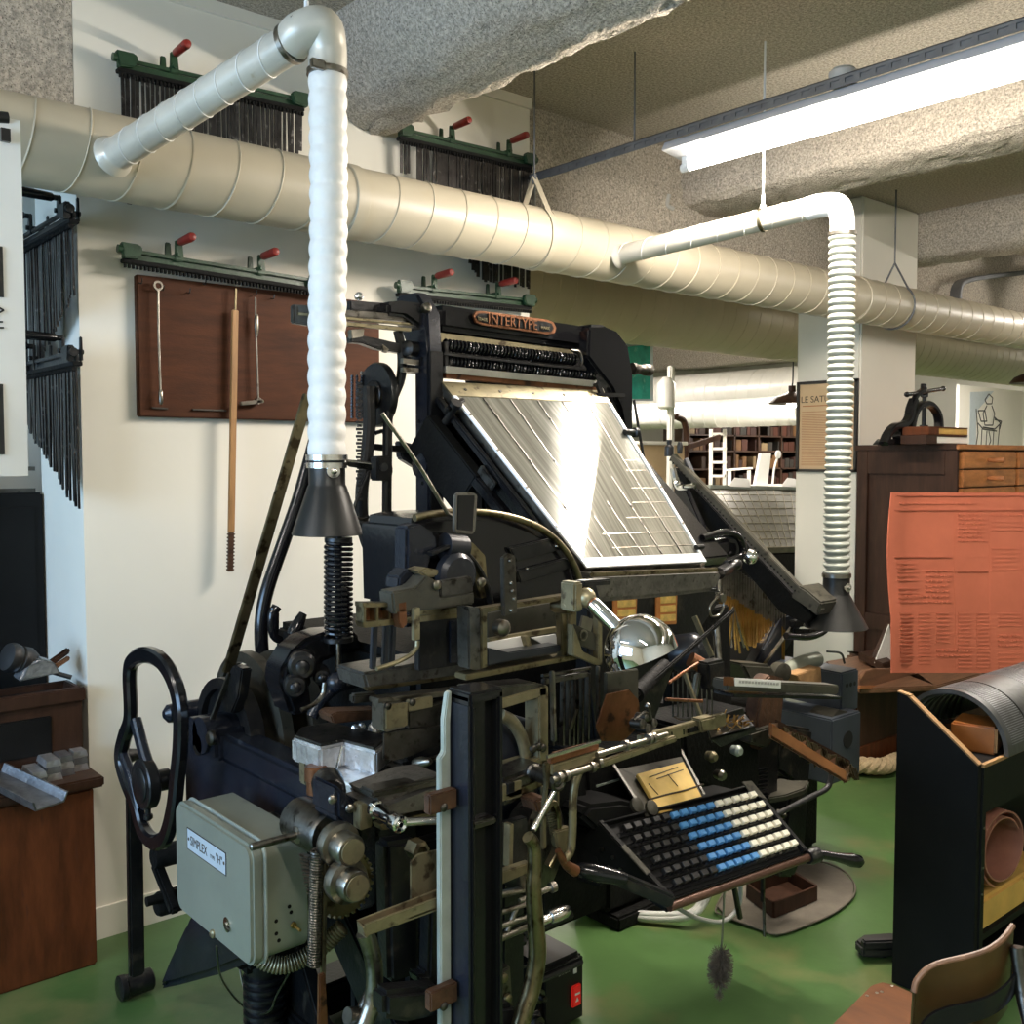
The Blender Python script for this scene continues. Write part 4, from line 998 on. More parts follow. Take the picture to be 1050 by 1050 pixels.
# centre window: delivery slide frame
fy = 1.60
fm = MB().ext(pts([(494, 624), (594, 608), (594, 613), (500, 628), (500, 684), (494, 686)], Y=fy), (0, .03, 0), .002).ext(pts([(478, 692), (598, 670), (598, 675), (478, 698)], Y=fy - .01), (0, .04, 0), .002).build('delivery_frame', 'brass_steel', M)
MB().ext(pts([(480, 622), (494, 624), (494, 688), (481, 686)], Y=fy + .005), (0, .04, 0), .003).build('frame_post', 'dark_steel', fm)
MB().ext(pts([(500, 629), (590, 614), (590, 668), (500, 682)], Y=fy + .09), (0, .01, 0), .001).build('window_back', 'olive_iron', M)
MB().ext(pts([(502, 655), (572, 643), (572, 648), (502, 660)], Y=fy + .05), (0, .015, 0), .001).ext(pts([(538, 653), (543, 652), (547, 666), (542, 667)], Y=fy + .03), (0, .015, 0), .001).build('cross_bars', 'cream_steel', M)
MB().ext(pts([(500, 659), (537, 652), (541, 665), (521, 669), (500, 664)], Y=fy + .045), (0, .006, 0), .001).build('pale_plate', 'paper', M)
MB().ext(pts([(545, 654), (570, 650), (573, 662), (564, 664)], Y=fy + .045), (0, .006, 0), .001).build('pale_plate', 'paper', M)
MB().ext(pts([(500, 664), (521, 669), (575, 661), (575, 668), (519, 678), (500, 683)], Y=fy), (0, .04, 0), .002).build('long_finger', 'bluegrey_iron', M)
MB().lathe(at(511, 643, Y=fy + .06), (0, -1, 0), [(.018, 0), (.018, .02), (.01, .026)], 14).build('guide_button', 'steel', M)
hg = MB().ext(pts([(516, 572), (522, 567), (529, 570), (531, 628), (517, 632)], Y=fy - .01), (0, .012, 0), .002).build('hinge_plate', 'dark_steel', M)
screws(hg, ((524, 598), (525, 606), (527, 614), (524, 626), (523, 575)), fy - .012, .004)
b = MB().ext(pts([(584, 622), (592, 620), (592, 672), (584, 676)], Y=fy - .01), (0, .03, 0), .003).lathe(at(579, 621, Y=fy), (.4, -1, 0), [(.014, -.03), (.018, -.02), (.018, .012), (.012, .016)], 16)
b.ext(pts([(575, 628), (584, 624), (584, 676), (577, 677)], Y=fy), (0, .02, 0), .003)
b.build('gate_post', 'brass_steel', M)
gt = MB().ext(pts([(592, 650), (598, 668), (614, 676), (614, 632), (618, 630), (618, 682), (612, 682), (588, 672), (588, 640)], Y=1.56), (0, .02, 0), .002).build('gate_frame', 'cream_steel', M)
MB().ext(pts([(589, 640), (611, 650), (611, 668), (590, 660)], Y=1.57), (0, .006, 0), .001).build('gate_plate', 'olive_iron', gt)
MB().lathe(at(598, 651, Y=1.565), (0, -1, 0), [(.008, 0), (.012, 0), (.012, .003), (.008, .003)], 16, cap=False).build('gate_ring', 'steel', gt)
MB().bar(at(600, 632, Y=1.62), at(597, 645, Y=1.62), .006, .02).bar(at(605, 634, Y=1.62), at(602, 647, Y=1.62), .006, .02).build('matrix_strips', 'steel', gt)
# dark uprights between vice frame and keyboard
b = MB()
for u in (567, 577, 583, 588, 592, 597, 603): b.bar(at(u, 690, Y=1.64), at(u - 1, 764, Y=1.64), .005, .012, up=YU)
b.build('assembler_bars', 'dark_steel', M)
MB().bar(at(566, 688, Y=1.58), at(568, 760, Y=1.58), .01, .012, .002, up=YU).build('guide_rail', 'steel', M)
MB().bar(at(613, 683, Y=1.6), at(613, 740, Y=1.6), .006, .010, .001, up=YU).build('guide_rail', 'steel', M)
MB().bar(at(556, 693, Y=1.6), at(606, 685, Y=1.6), .008, .006).bar(at(556, 699, Y=1.6), at(602, 691, Y=1.6), .012, .012, .002).build('upper_rail', 'dark_steel', M)
MB().bar(at(585, 748, Y=1.63), at(592, 727, Y=1.63), .003, .006).build('light_strip', 'steel', M)
# ---------------- rounded hood casting and brass rim
hy = 1.80
arc = [(418, 545), (420, 533), (440, 528), (470, 526), (500, 527), (530, 534), (555, 544), (574, 560), (588, 580), (597, 602), (590, 612), (420, 630)]
hd = MB().ext(pts(arc, Y=hy), (0, .20, 0), .025).build('transfer_hood', 'gloss_iron', M)
MB().ext(pts([(417, 540), (430, 536), (447, 548), (450, 560), (441, 575), (440, 610), (442, 640), (416, 644)], Y=hy - .02), (0, .05, 0), .006).build('hood_side', 'daylit_iron', hd)
MB().tube(pts([(425, 531), (445, 527), (470, 525), (500, 526), (530, 532), (556, 543), (575, 559), (588, 578), (597, 602)], Y=hy - .02), .0085, 10).build('hood_rim', 'brass_steel', hd)
MB().ext(pts([(462, 556), (485, 556), (498, 570), (502, 612), (494, 614), (488, 596), (478, 576)], Y=hy - .03), (0, .03, 0), .002).build('inner_sheet', 'brass_steel', hd)
MB().ext(pts([(522, 562), (575, 550), (582, 562), (530, 576)], Y=hy - .012), (0, .012, 0), .003).ext(pts([(530, 586), (582, 572), (588, 582), (534, 598)], Y=hy - .012), (0, .012, 0), .003).build('hood_rib', 'iron', hd)
MB().ribbon(pts([(440, 568), (465, 560), (484, 574), (497, 596), (503, 618)], Y=hy - .035), .02, .008, 5, wdir=(0, 1, 0)).build('hood_arm', 'iron', hd)
MB().cyl(at(455, 560, Y=hy - .02), at(475, 562, Y=hy - .02), .03, seg=18).lathe(at(470, 590, Y=hy - .05), (0, -1, 0), [(.05, -.02), (.05, 0), (.04, .01)], 22).build('hood_roller', 'bluegrey_iron', hd)
screws(hd, ((501, 527), (523, 529), (550, 536), (570, 560), (540, 583)), hy - .02, .0035, 'bright_steel')
# small mirror on a bent rod
mr = MB().tube(pts([(392, 424), (430, 478), (455, 520), (461, 528), (476, 533)], Y=1.76), .0045, 8).build('mirror_rod', 'steel', M)
mo = MB().ext(pts([(470, 505), (486, 505), (490, 508), (488, 544), (485, 548), (468, 546), (466, 543), (467, 508)], Y=1.735), (0, .01, 0), .002).build('mirror_frame', 'worn_grey', mr)
MB().ext(pts([(470, 508), (487, 508), (485, 545), (469, 543)], Y=1.733), (0, .003, 0), .001).build('mirror_glass', 'gloss_iron', mo)
# ---------------- superstructure
ty = 2.36
xu0 = at(441, 450, Y=2.30).x; xu1 = at(456, 450, Y=2.30).x
up_ = MB().ext([V((0, 2.30, 1.10)), V((0, 2.37, 1.10)), V((0, 2.37, 1.9)), V((0, 2.46, 2.06)), V((0, 2.46, 2.12)), V((0, 2.36, 2.12)), V((0, 2.31, 2.06)), V((0, 2.30, 1.95))], (.052, 0, 0), .008)
for v in up_.bm.verts: v.co.x += xu0 - .005
lu = up_.build('left_upright', 'daylit_iron', M)
MB().box(xu0 + .0, xu0 + .045, 2.297, 2.303, 1.1, 1.95, .002).build('upright_face', 'iron', lu)
MB().lathe(V((xu0 - .004, 2.34, 1.63)), (-1, 0, 0), [(.035, -.02), (.035, .006), (.014, .008), (.012, .014)], 20).build('upright_lug', 'daylit_iron', lu)
b = MB()
for (dz_, dy_) in ((.12, .02), (.125, .045), (-.05, .03), (.3, .03)): b.lathe(V((xu0 - .004, 2.30 + dy_, 1.63 + dz_)), (-1, 0, 0), [(.006, -.002), (.006, .002)], 10)
b.build('upright_hole', 'soot', lu)
tbm = MB().bar(at(445, 326, Y=2.42), at(628, 352, Y=2.42), .07, .075, .016).build('top_beam', 'gloss_iron', M)
MB().ext(pts([(398, 309), (412, 308), (440, 311), (452, 324), (454, 345), (446, 350), (430, 335), (416, 325), (398, 323)], Y=2.33), (0, .09, 0), .01).build('left_head_casting', 'gloss_iron', M)
MB().lathe(at(437, 316, Y=2.32), (-.3, -1, .4), [(.014, -.02), (.016, 0), (.012, .012), (.005, .015)], 14).build('head_bolt', 'steel', M)
MB().ball(at(368, 304, Y=2.42), .013, 12).cyl(at(368, 310, Y=2.42), at(368, 318, Y=2.42), .012, seg=12).build('ball_oiler', 'chrome', M)
sr = [(485, 324), (488, 319), (495, 318.5), (561, 327.5), (568, 330), (571, 336), (569, 342), (562, 343), (495, 333.5), (488, 331)]
sg = MB().ext(pts(sr, Y=2.372), (0, .008, 0), .002).build('name_plate', 'copper', M, label='bronze name plate with raised letters')
MB().ext(pts([(488, 325), (491, 321.5), (496, 321), (561, 330), (566, 332), (568, 336.5), (566, 340), (561, 340.5), (496, 331), (491, 329)], Y=2.370), (0, .004, 0), .001).build('plate_ground', 'soot', sg)
pa = at(501, 331.4, Y=2.368); pb = at(551, 338.4, Y=2.368)
text('lettering', 'INTERTYPE', 'copper', sg, pa, pb - pa, ZU, .030, .0015, (pb - pa).length)
pa = at(490, 328.3, Y=2.368); pb = at(499.5, 329.6, Y=2.368)
text('small_lettering', 'TRADE', 'cream_steel', sg, pa, pb - pa, ZU, .010, .0012, (pb - pa).length)
pa = at(555, 337.2, Y=2.368); pb = at(564, 338.4, Y=2.368)
text('small_lettering', 'MARK', 'cream_steel', sg, pa, pb - pa, ZU, .010, .0012, (pb - pa).length)
ru = MB().ext(pts([(604, 336), (622, 335), (634, 340), (645, 354), (650, 385), (650, 447), (642, 448), (637, 420), (628, 398), (612, 378), (603, 366)], Y=2.28), (0, .05, 0), .008).build('right_upright', 'gloss_iron', M)
MB().ext(pts([(606, 332), (620, 333), (632, 341), (628, 350), (608, 348)], Y=2.36), (0, .08, 0), .01).build('right_head_casting', 'iron', M)
MB().bar(at(612, 392, Y=2.28), at(630, 438, Y=2.28), .012, .014).bar(at(622, 392, Y=2.3), at(640, 440, Y=2.3), .012, .012).bar(at(612, 405, Y=2.28), at(640, 405, Y=2.28), .01, .012).build('lattice_bars', 'iron', ru)
MB().lathe(at(648, 378, Y=2.30), XU, [(.02, 0), (.02, .015), (.016, .02), (.016, .055), (.020, .06), (.020, .09), (.016, .095)], 18).build('shaft_end', 'dark_steel', M)
MB().tube(pts([(650, 410), (655, 440), (661, 475)], Y=2.25), .005, 6).build('side_cable', 'black_rubber', M)
ds = MB()
for (p, q) in (((456, 354), (590, 369)), ((455, 370), (610, 385))):
    a = at(*p, Y=2.33); c = at(*q, Y=2.33); n_ = (c - a).length / .0135
    ds.cyl(a, c, .013, seg=12); ds.coil(a, c, .015, .0045, n_, 6, 12)
ds.build('distributor_screws', 'gloss_iron', M)
MB().bar(at(454, 363, Y=2.31), at(600, 379, Y=2.31), .01, .006).ext(pts([(456, 350), (460, 350), (460, 378), (456, 378)], Y=2.31), (0, .03, 0), .002).build('distributor_bar', 'iron', M)
MB().ext(pts([(452, 341), (588, 359), (588, 366), (452, 352)], Y=2.40), (0, .006, 0), .001).build('back_plate', 'cream_steel', M)
MB().bar(at(454, 379, Y=2.30), at(609, 394, Y=2.30), .03, .02, .002).build('distributor_rail', 'bright_steel', M)
MB().tube(pts([(586, 359), (594, 361), (597, 370), (595, 375)], Y=2.29), .004, 8).build('wire_stop', 'dark_steel', M)
MB().bar(at(455, 385, Y=2.31), at(612, 400, Y=2.31), .02, .016, .002).build('distributor_ledge', 'copper', M)
b = MB().box(xu1 - .02, 2.42, 2.42, 2.46, 1.9, 2.05); b.build('rear_web', 'soot', M)
b = MB().box(1.95, 2.34, 2.40, 2.50, 1.0, 1.92, .01); b.build('rear_casing', 'soot', M)
# distributor drive on the left
dp = at(390, 405, Y=2.44)
MB().lathe(dp - XU * .02, XU, [(.02, 0), (.088, 0), (.092, .006), (.092, .02), (.08, .024), (.03, .028), (.03, .06)], 32).lathe(dp - XU * .03, XU, [(.035, 0), (.04, .004), (.04, .02)], 20).build('drive_pulley', 'iron', M)
MB().ribbon(pts([(378, 396), (379, 430), (377, 460), (375, 478), (371, 505), (373, 545), (386, 578), (398, 590), (414, 596)], Y=2.42), .03, .034, 6).build('curved_bracket', 'iron', M)
MB().ribbon(pts([(408, 340), (412, 360), (411, 388), (402, 412), (398, 430), (397, 480), (396, 560), (393, 622)], Y=2.38), .022, .026, 5).build('lift_lever', 'iron', M)
MB().ext(pts([(387, 468), (400, 467), (404, 482), (401, 493), (387, 493)], Y=2.36), (0, .04, 0), .004).lathe(at(393, 479, Y=2.36), (-.3, -1, 0), [(.012, 0), (.012, .008)], 10).build('lever_joint', 'iron', M)
MB().tube(pts([(385, 444), (392, 442), (394, 444)], Y=2.4), .006, 8).bar(at(380, 458, Y=2.42), at(426, 462, Y=2.42), .02, .018, .003).tube(pts([(390, 480), (378, 484), (374, 492), (365, 515), (362, 526), (368, 532), (378, 530)], Y=2.4), .005, 8).build('cross_links', 'iron', M)
b = MB()
for k in range(34):
    p = at(368.5, 392 + k * 3.6, Y=2.40); b.bar(p, p - ZU * .007, .018 if k % 2 else .010, .008, up=YU)
b.build('drive_chain', 'black_rubber', M)
b = MB()
for k in range(14):
    for j in range(3): b.ball(at(361 + j * 5, 386 + k * 3.2, Y=2.5), .0055, 6)
b.build('rear_chain', 'iron', M)
MB().ext(pts([(410, 452), (428, 456), (428, 480), (412, 470)], Y=2.43), (0, .03, 0), .004).build('web_plate', 'bluegrey_iron', M)
ts = MB().bar(at(302, 318, Y=2.36), at(424, 327, Y=2.36), .03, .018, .003).bar(at(302, 326, Y=2.36), at(420, 338, Y=2.36), .02, .010, .002).build('shifter_slide', 'dark_steel', M)
MB().bar(at(304, 322, Y=2.355), at(424, 333, Y=2.355), .02, .007, .001).bar(at(340, 331, Y=2.35), at(420, 338.5, Y=2.35), .018, .009, .001).build('slide_bar', 'cream_steel', ts)
MB().ext(pts([(301, 312), (318, 313), (318, 334), (301, 331)], Y=2.35), (0, .02, 0), .003).build('slide_end', 'dark_steel', ts)
MB().bar(at(356, 314, Y=2.4), at(405, 317, Y=2.4), .03, .028, .004).build('shifter_guide', 'iron', M)
MB().ext(pts([(360, 345), (373, 344), (388, 347), (410, 352), (412, 362), (388, 358), (372, 352), (360, 351)], Y=2.37), (0, .03, 0), .003).lathe(at(424, 358, Y=2.36), (-1, -.3, 0), [(.022, -.03), (.022, .03), (.012, .035)], 16).build('shifter_arm', 'iron', M)
MB().ext(pts([(360, 338), (374, 337), (373, 345), (361, 347)], Y=2.36), (0, .02, 0), .002).ext(pts([(393, 353), (399, 358), (397, 362), (393, 361)], Y=2.365), (0, .01, 0), .001).build('shifter_block', 'steel', M)
MB().bar(at(412, 370, Y=2.34), at(428, 372, Y=2.34), .014, .014).bar(at(412, 379, Y=2.34), at(428, 380, Y=2.34), .014, .012).build('steel_stub', 'steel', M)
MB().bar(at(370, 382, Y=2.5), at(382, 385, Y=2.5), .008, .008).build('tiny_pin', 'bright_steel', M)

# ---------------- magazine
TL = V((1.715, 2.30, 1.872)); TR = V((2.372, 2.30, 1.872)); BL = V((1.795, 1.80, 1.372)); BR = V((2.27, 1.80, 1.360))
TL = at(452, 392, Y=2.30); TR = at(618, 401, Y=2.30); BL = at(601, 583, Y=1.80); BR = at(724, 577, Y=1.80)
nm = (TR - TL).cross(BL - TL).normalized()
if nm.z < 0: nm = -nm
def mg(s, t): return TL.lerp(TR, s).lerp(BL.lerp(BR, s), t)
me_ = MB().ext([mg(0, 0), mg(1, 0), mg(1, 1), mg(0, 1)], nm * -.028, .002).build('magazine', 'steel', M)
fb_ = MB()
fb_.ext([mg(.022, .085), mg(.978, .085), mg(.978, .955), mg(.022, .955)], nm * .002)
uvl = fb_.bm.loops.layers.uv.new('UVMap')
E0 = mg(0, 0); ex = (TR - TL); eyv = (BL + BR) / 2 - (TL + TR) / 2
def inv(p):
    lo_t = 0.; hi_t = 1.
    for _ in range(30):
        t = (lo_t + hi_t) / 2
        if (p - mg(.5, t)).dot(eyv) > 0: lo_t = t
        else: hi_t = t
    a = mg(0, t); c = mg(1, t); return ((p - a).dot(c - a) / (c - a).length_squared, t)
for f in fb_.bm.faces:
    for l in f.loops:
        l[uvl].uv = inv(l.vert.co)
fb_.build('channel_plate', 'magazine_face', me_, label='fine-grooved silver channel plate')
b = MB().ext([mg(0, .0), mg(1, .0), mg(1, .085), mg(0, .085)], nm * .004, .001).build('top_strip', 'cream_steel', me_)
b = MB().ext([mg(0, .955), mg(1, .955), mg(1, 1), mg(0, 1)], nm * .005, .001).ext([mg(0, .085), mg(.022, .085), mg(.022, .96), mg(0, .96)], nm * .006, .001).ext([mg(.978, .085), mg(1, .085), mg(1, .96), mg(.978, .96)], nm * .006, .001)
b.build('edge_strip', 'reflector', me_, label='white painted edge strips')
b = MB()
for s in (.17, .33, .5, .66, .83): b.bar(mg(s, .09) + nm * .003, mg(s, .95) + nm * .003, .004, .003, up=nm)
b.build('rib', 'dark_steel', me_)
b = MB()
for t in (.60, .68, .76, .84, .91): b.bar(mg(.30 if t > .7 else .5, t) + nm * .0025, mg(.97, t) + nm * .0025, .0025, .002, up=nm)
for t in (.44, .50): b.bar(mg(.72, t) + nm * .0025, mg(.95, t) + nm * .0025, .0025, .002, up=nm)
b.build('reflection_line', 'steel', me_)  # thin bars imitating the ceiling's reflection in the plate
b = MB()
for s in (.1, .3, .5, .7, .9): b.lathe(mg(s, .045) + nm * .003, nm, [(.005, 0), (.005, .003)], 8)
for s, t in ((.17, .2), (.33, .2), (.5, .2), (.17, .45), (.33, .45), (.17, .7), (.33, .7), (.5, .7), (.66, .7), (.66, .45)): b.lathe(mg(s, t) + nm * .003, nm, [(.0045, 0), (.0045, .003), (.002, .004)], 8)
for t in (.2, .4, .6, .8): b.lathe(mg(.011, t) + nm * .005, nm, [(.004, 0), (.004, .003)], 8).lathe(mg(.989, t) + nm * .005, nm, [(.004, 0), (.004, .003)], 8)
b.build('rivet', 'dark_steel', me_)
# cradle below the magazine
cr_ = MB().ext([mg(.03, .02) - nm * .03, mg(.03, .98) - nm * .03, mg(.03, .98) - nm * .07, mg(.03, .3) - nm * .16, mg(.03, .02) - nm * .16], ex * .94, .004).build('magazine_cradle', 'gloss_iron', M)
MB().bar(mg(-.03, .05) - nm * .03, mg(-.03, .97) - nm * .03, .02, .018, .003, up=nm).bar(mg(-.07, .12) - nm * .085, mg(-.07, .9) - nm * .07, .03, .03, .004, up=nm).build('side_rail', 'gloss_iron', cr_)
MB().bar(mg(-.06, .42) - nm * .05, mg(-.06, .52) - nm * .05, .012, .03, .003, up=nm).build('rail_label', 'dark_steel', cr_)
MB().lathe(mg(-.05, .16) - nm * .02, nm, [(.012, -.03), (.012, .03), (.018, .032), (.018, .045)], 12).bar(mg(-.1, .17), mg(.03, .12) + nm * .01, .014, .014, .003, up=nm).build('latch', 'iron', cr_)
MB().ext([mg(-.1, .1) - nm * .06, mg(-.1, .45) - nm * .06, mg(-.1, .45) - nm * .2, mg(-.1, .1) - nm * .2], XU * .04, .004).build('cradle_arm', 'soot', cr_)
MB().lathe(mg(.99, .28) + nm * .01, XU, [(.01, -.02), (.01, .02), (.016, .022), (.016, .034)], 10).lathe(mg(.99, .93) + nm * .008, XU, [(.008, -.01), (.008, .02)], 10).build('latch', 'iron', cr_)
# ---------------- assembler front below the magazine
af = MB().ext(pts([(604, 588), (738, 583), (742, 590), (735, 606), (690, 612), (612, 618)], Y=1.77), (0, .09, 0), .012).build('magazine_apron', 'worn_grey', M)
MB().bar(at(606, 589, Y=1.765), at(735, 584, Y=1.765), .012, .012, .003).build('apron_edge', 'brass_steel', af)
ap = MB().ext(pts([(604, 612), (738, 604), (742, 612), (716, 650), (690, 690), (672, 740), (640, 770), (610, 760), (603, 690)], Y=1.79), (0, .05, 0), .006).build('assembler_cover', 'iron', M)
def plaque(u0, v0, u1, v1, n, nm_):
    p = MB().ext(pts([(u0, v0), (u1, v0 - 2), (u1 - 1, v1 - 1), (u0, v1)], Y=1.783), (0, .006, 0), .002).build('label_holder', 'orange_tag', ap)
    for k in range(n):
        a = v0 + 3 + k * (v1 - v0 - 4) / n; c = a + (v1 - v0 - 4) / n - 2.5
        MB().ext(pts([(u0 + 5, a), (u1 - 2, a - 1), (u1 - 2, c - 1), (u0 + 5, c)], Y=1.780), (0, .004, 0), .001).build('label_card', 'gold_label', p)
plaque(629, 613, 654, 636, 2, 0); plaque(673, 609, 695, 641, 3, 0)
MB().ext(pts([(735, 572), (768, 576), (775, 566), (768, 556), (748, 552), (728, 556)], Y=1.9), (0, .05, 0), .012).build('right_bracket', 'gloss_iron', M)
MB().tube(pts([(720, 552), (745, 546), (758, 552), (762, 566), (752, 574), (726, 580)], Y=1.88), .012, 10).build('right_loop', 'gloss_iron', M)
MB().lathe(at(737, 588, Y=1.80), at(766, 573, Y=1.84) - at(737, 588, Y=1.80), [(.018, 0), (.018, .06), (.01, .07), (.01, .1), (.014, .105), (.017, .12), (.012, .135)], 14).build('right_arm', 'iron', M)
MB().lathe(at(765, 574, Y=1.83), (1, 0, .4), [(.008, 0), (.02, .008), (.024, .02), (.02, .034), (.008, .04)], 18).build('chrome_knob', 'chrome', M)
tb_ = at(654, 717, Y=1.62); ta_ = at(748, 622, Y=1.70)
MB().cyl(at(652, 712, Y=1.60), at(682, 682, Y=1.64), .021, .017, 20).build('chute_barrel', 'soot', M)
MB().bar(at(640, 724, Y=1.58), at(752, 626, Y=1.68), .010, .013, .003).build('belt_bar', 'soot', M)
MB().tube(pts([(736, 612), (728, 622), (730, 632), (738, 630), (742, 620), (740, 610), (734, 608)], Y=1.68), .003, 8).lathe(at(739, 613, Y=1.68), (0, -1, 0), [(.012, -.01), (.012, .01)], 12).build('ring_pull', 'steel', M)
cp = MB().ext(pts([(622, 712), (645, 707), (655, 718), (658, 742), (640, 760), (617, 760), (611, 745)], Y=1.55), (0, .003, 0), .001).build('copper_guard', 'copper', M)
MB().ext(pts([(622, 690), (655, 686), (655, 720), (645, 708), (622, 713)], Y=1.57), (0, .01, 0), .002).build('guard_mount', 'olive_iron', M)
MB().ext(pts([(688, 636), (748, 620), (752, 748), (690, 760)], Y=1.98), (0, .04, 0), .005).build('dark_gap_plate', 'soot', M)  # plate added so the gap behind the wires reads black
# rails of the assembler
ay = 1.47
MB().bar(at(563, 780, Y=ay), at(612, 765, Y=ay), .012, .012, .001).bar(at(570, 777, Y=ay + .03), at(606, 767, Y=ay + .03), .03, .018, .002).build('assembler_gate', 'copper', M)
MB().bar(at(561, 776, Y=ay - .01), at(615, 760, Y=ay - .01), .006, .006).build('gate_edge', 'bright_steel', M)
MB().bar(at(564, 789, Y=ay), at(618, 772, Y=ay), .02, .022, .002).build('assembler_rail', 'cream_steel', M)
b = MB().cyl(at(566, 800, Y=ay - .02), at(616, 783, Y=ay - .02), .007, seg=12).cyl(at(612, 774, Y=ay - .02), at(684, 753, Y=ay - .02), .006, seg=12)
for u, v in ((571, 798), (578, 796), (605, 787), (612, 783), (640, 765), (664, 758), (668, 757)): b.lathe(at(u, v, Y=ay - .02), XU, [(.012, 0), (.012, .009)], 12)
b.build('slide_rod', 'steel', M)
MB().bar(at(608, 786, Y=ay - .02), at(692, 757, Y=ay - .02), .014, .014, .003).build('tapered_rod', 'cream_steel', M)
MB().ext(pts([(559, 784), (566, 780), (568, 800), (563, 806), (561, 830), (558, 830), (561, 803)], Y=ay), (0, .012, 0), .002).build('end_bracket', 'brass_steel', M)
sl = MB().bar(at(655, 761, Y=ay + .02), at(742, 737, Y=ay + .02), .016, .030, .002).build('line_scale', 'cream_steel', M)
b = MB()
for k in range(6): b.bar(at(665 + k * 12, 757 - k * 3.3, Y=ay + .008), at(665.3 + k * 12, 763 - k * 3.3, Y=ay + .008), .002, .002)
b.build('scale_marks', 'soot', sl)
MB().ext(pts([(706, 747), (722, 743), (722, 748), (706, 752)], Y=ay + .008), (0, .004, 0)).build('scale_label', 'soot', sl)
MB().ext(pts([(718, 738), (734, 734), (736, 748), (720, 752)], Y=ay + .0), (0, .03, 0), .004).build('scale_slider', 'cream_steel', sl)
b = MB()
for (u, v, r) in ((656, 742, .012), (662, 747, .012), (668, 741, .010), (660, 735, .009)): b.lathe(at(u, v, Y=ay + .01), (0, -1, .1), [(r, -.02), (r, .01), (r * .5, .012)], 12)
b.tube(pts([(650, 738), (662, 730), (668, 738)], Y=ay), .003, 6).cyl(at(667, 738, Y=ay), at(664, 725, Y=ay), .005, seg=8).ball(at(664, 724, Y=ay), .008, 8)
b.build('star_wheel_gear', 'dark_steel', M)
b = MB().bar(at(702, 690, Y=1.55), at(722, 744, Y=1.5), .008, .01, .001, up=YU)
b.build('diagonal_arm', 'cream_steel', M)
b = MB().bar(at(712, 632, Y=1.7), at(730, 673, Y=1.66), .006, .018, .001, up=YU)
b.build('diagonal_arm', 'cream_steel', M)
b = MB().tube(pts([(686, 700), (700, 690), (716, 680)], Y=1.5), .004, 8)
b.build('copper_rod', 'copper', M)
b = MB().tube(pts([(683, 717), (700, 718), (720, 719)], Y=1.5), .004, 8)
b.build('copper_rod', 'copper', M)
b = MB()
for k in range(9): b.cyl(at(690 + k * 5, 690, Y=1.66), at(690 + k * 5, 735, Y=1.66), .0022, seg=6)
b.tube(pts([(690, 734), (700, 738), (716, 736), (726, 730)], Y=1.6), .003, 6)
b.build('wire_guides', 'dark_steel', M)
MB().lathe(at(714, 668, Y=1.72), (.2, -1, .2), [(.05, -.06), (.052, 0), (.04, .02), (.015, .03)], 24).build('assembler_motor', 'bluegrey_iron', M)
MB().cyl(at(708, 676, Y=1.64), at(722, 684, Y=1.62), .02, seg=14).build('motor_hub', 'copper', M)
MB().cyl(at(734, 640, Y=1.72), at(737, 684, Y=1.70), .010, seg=10).bar(at(716, 690, Y=1.6), at(712, 715, Y=1.6), .016, .016, .004, up=YU).build('steel_post', 'steel', M)
MB().ext(pts([(726, 680), (744, 676), (744, 706), (728, 708)], Y=1.58), (0, .04, 0), .006).build('galley_block', 'iron', M)
ga = MB().bar(at(738, 701, Y=1.50), at(852, 706, Y=1.50), .05, .026, .004).build('galley_bar', 'olive_iron', M)
MB().ext(pts([(742, 694), (753, 694.5), (753, 703.5), (742, 703)], Y=1.472), (0, .003, 0), .001).build('copper_tab', 'copper', ga)
lb = MB().ext(pts([(754, 695), (801, 698), (801, 706), (754, 703.5)], Y=1.472), (0, .003, 0), .001).build('paper_label', 'label_white', ga, label='white paper label')
b = MB()
for k in range(13): b.bar(at(758 + k * 3.2, 699.0 + k * .19, Y=1.470), at(760.2 + k * 3.2, 699.1 + k * .19, Y=1.470), .001, .006)
b.build('label_lettering', 'pvc_grey', lb)
MB().bar(at(742, 711, Y=1.50), at(853, 714, Y=1.50), .06, .008, .001).build('galley_ledge', 'gloss_iron', ga)
# small tray of brass matrices
mt = MB().ext(pts([(728, 757), (774, 744), (776, 750), (740, 766)], Y=1.46), (0, .006, 0), .001).ext(pts([(722, 738), (762, 726), (764, 732), (724, 744)], Y=1.58), (0, .006, 0), .001).ext([at(728, 757, Y=1.46), at(774, 745, Y=1.46), at(764, 732, Y=1.58), at(724, 743, Y=1.58)], (0, 0, -.005), 0).ext([at(726, 750, Y=1.46), at(730, 762, Y=1.46), at(724, 748, Y=1.58), at(722, 738, Y=1.58)], (.004, 0, 0)).build('matrix_tray', 'iron', M)
MB().ext(pts([(783, 700), (790, 692), (806, 696), (802, 740), (790, 765), (778, 770), (776, 740)], Y=1.72), (0, .05, 0), .006).build('right_side_plate', 'rust', M)
MB().ext(pts([(700, 745), (778, 728), (780, 800), (770, 830), (740, 812), (705, 800)], Y=1.75), (0, .2, 0), .01).build('keyboard_back_casing', 'soot', M)
MB().ext(pts([(600, 775), (700, 752), (704, 800), (690, 830), (604, 842)], Y=1.70), (0, .25, 0), .01).build('assembler_base', 'soot', M)
MB().ext(pts([(562, 800), (600, 790), (612, 860), (600, 928), (556, 945), (552, 880)], Y=1.66), (0, .3, 0), .01).build('lower_casing', 'soot', M)
for (u, v, m_) in ((731, 776, 'cream_steel'), (757, 770, 'pale_edge'), (740, 795, 'steel')):
    MB().lathe(at(u, v, Y=1.68), (0, -1, 0), [(.012, -.02), (.016, 0), (.010, .01)], 12).build('oil_cup', m_, M)
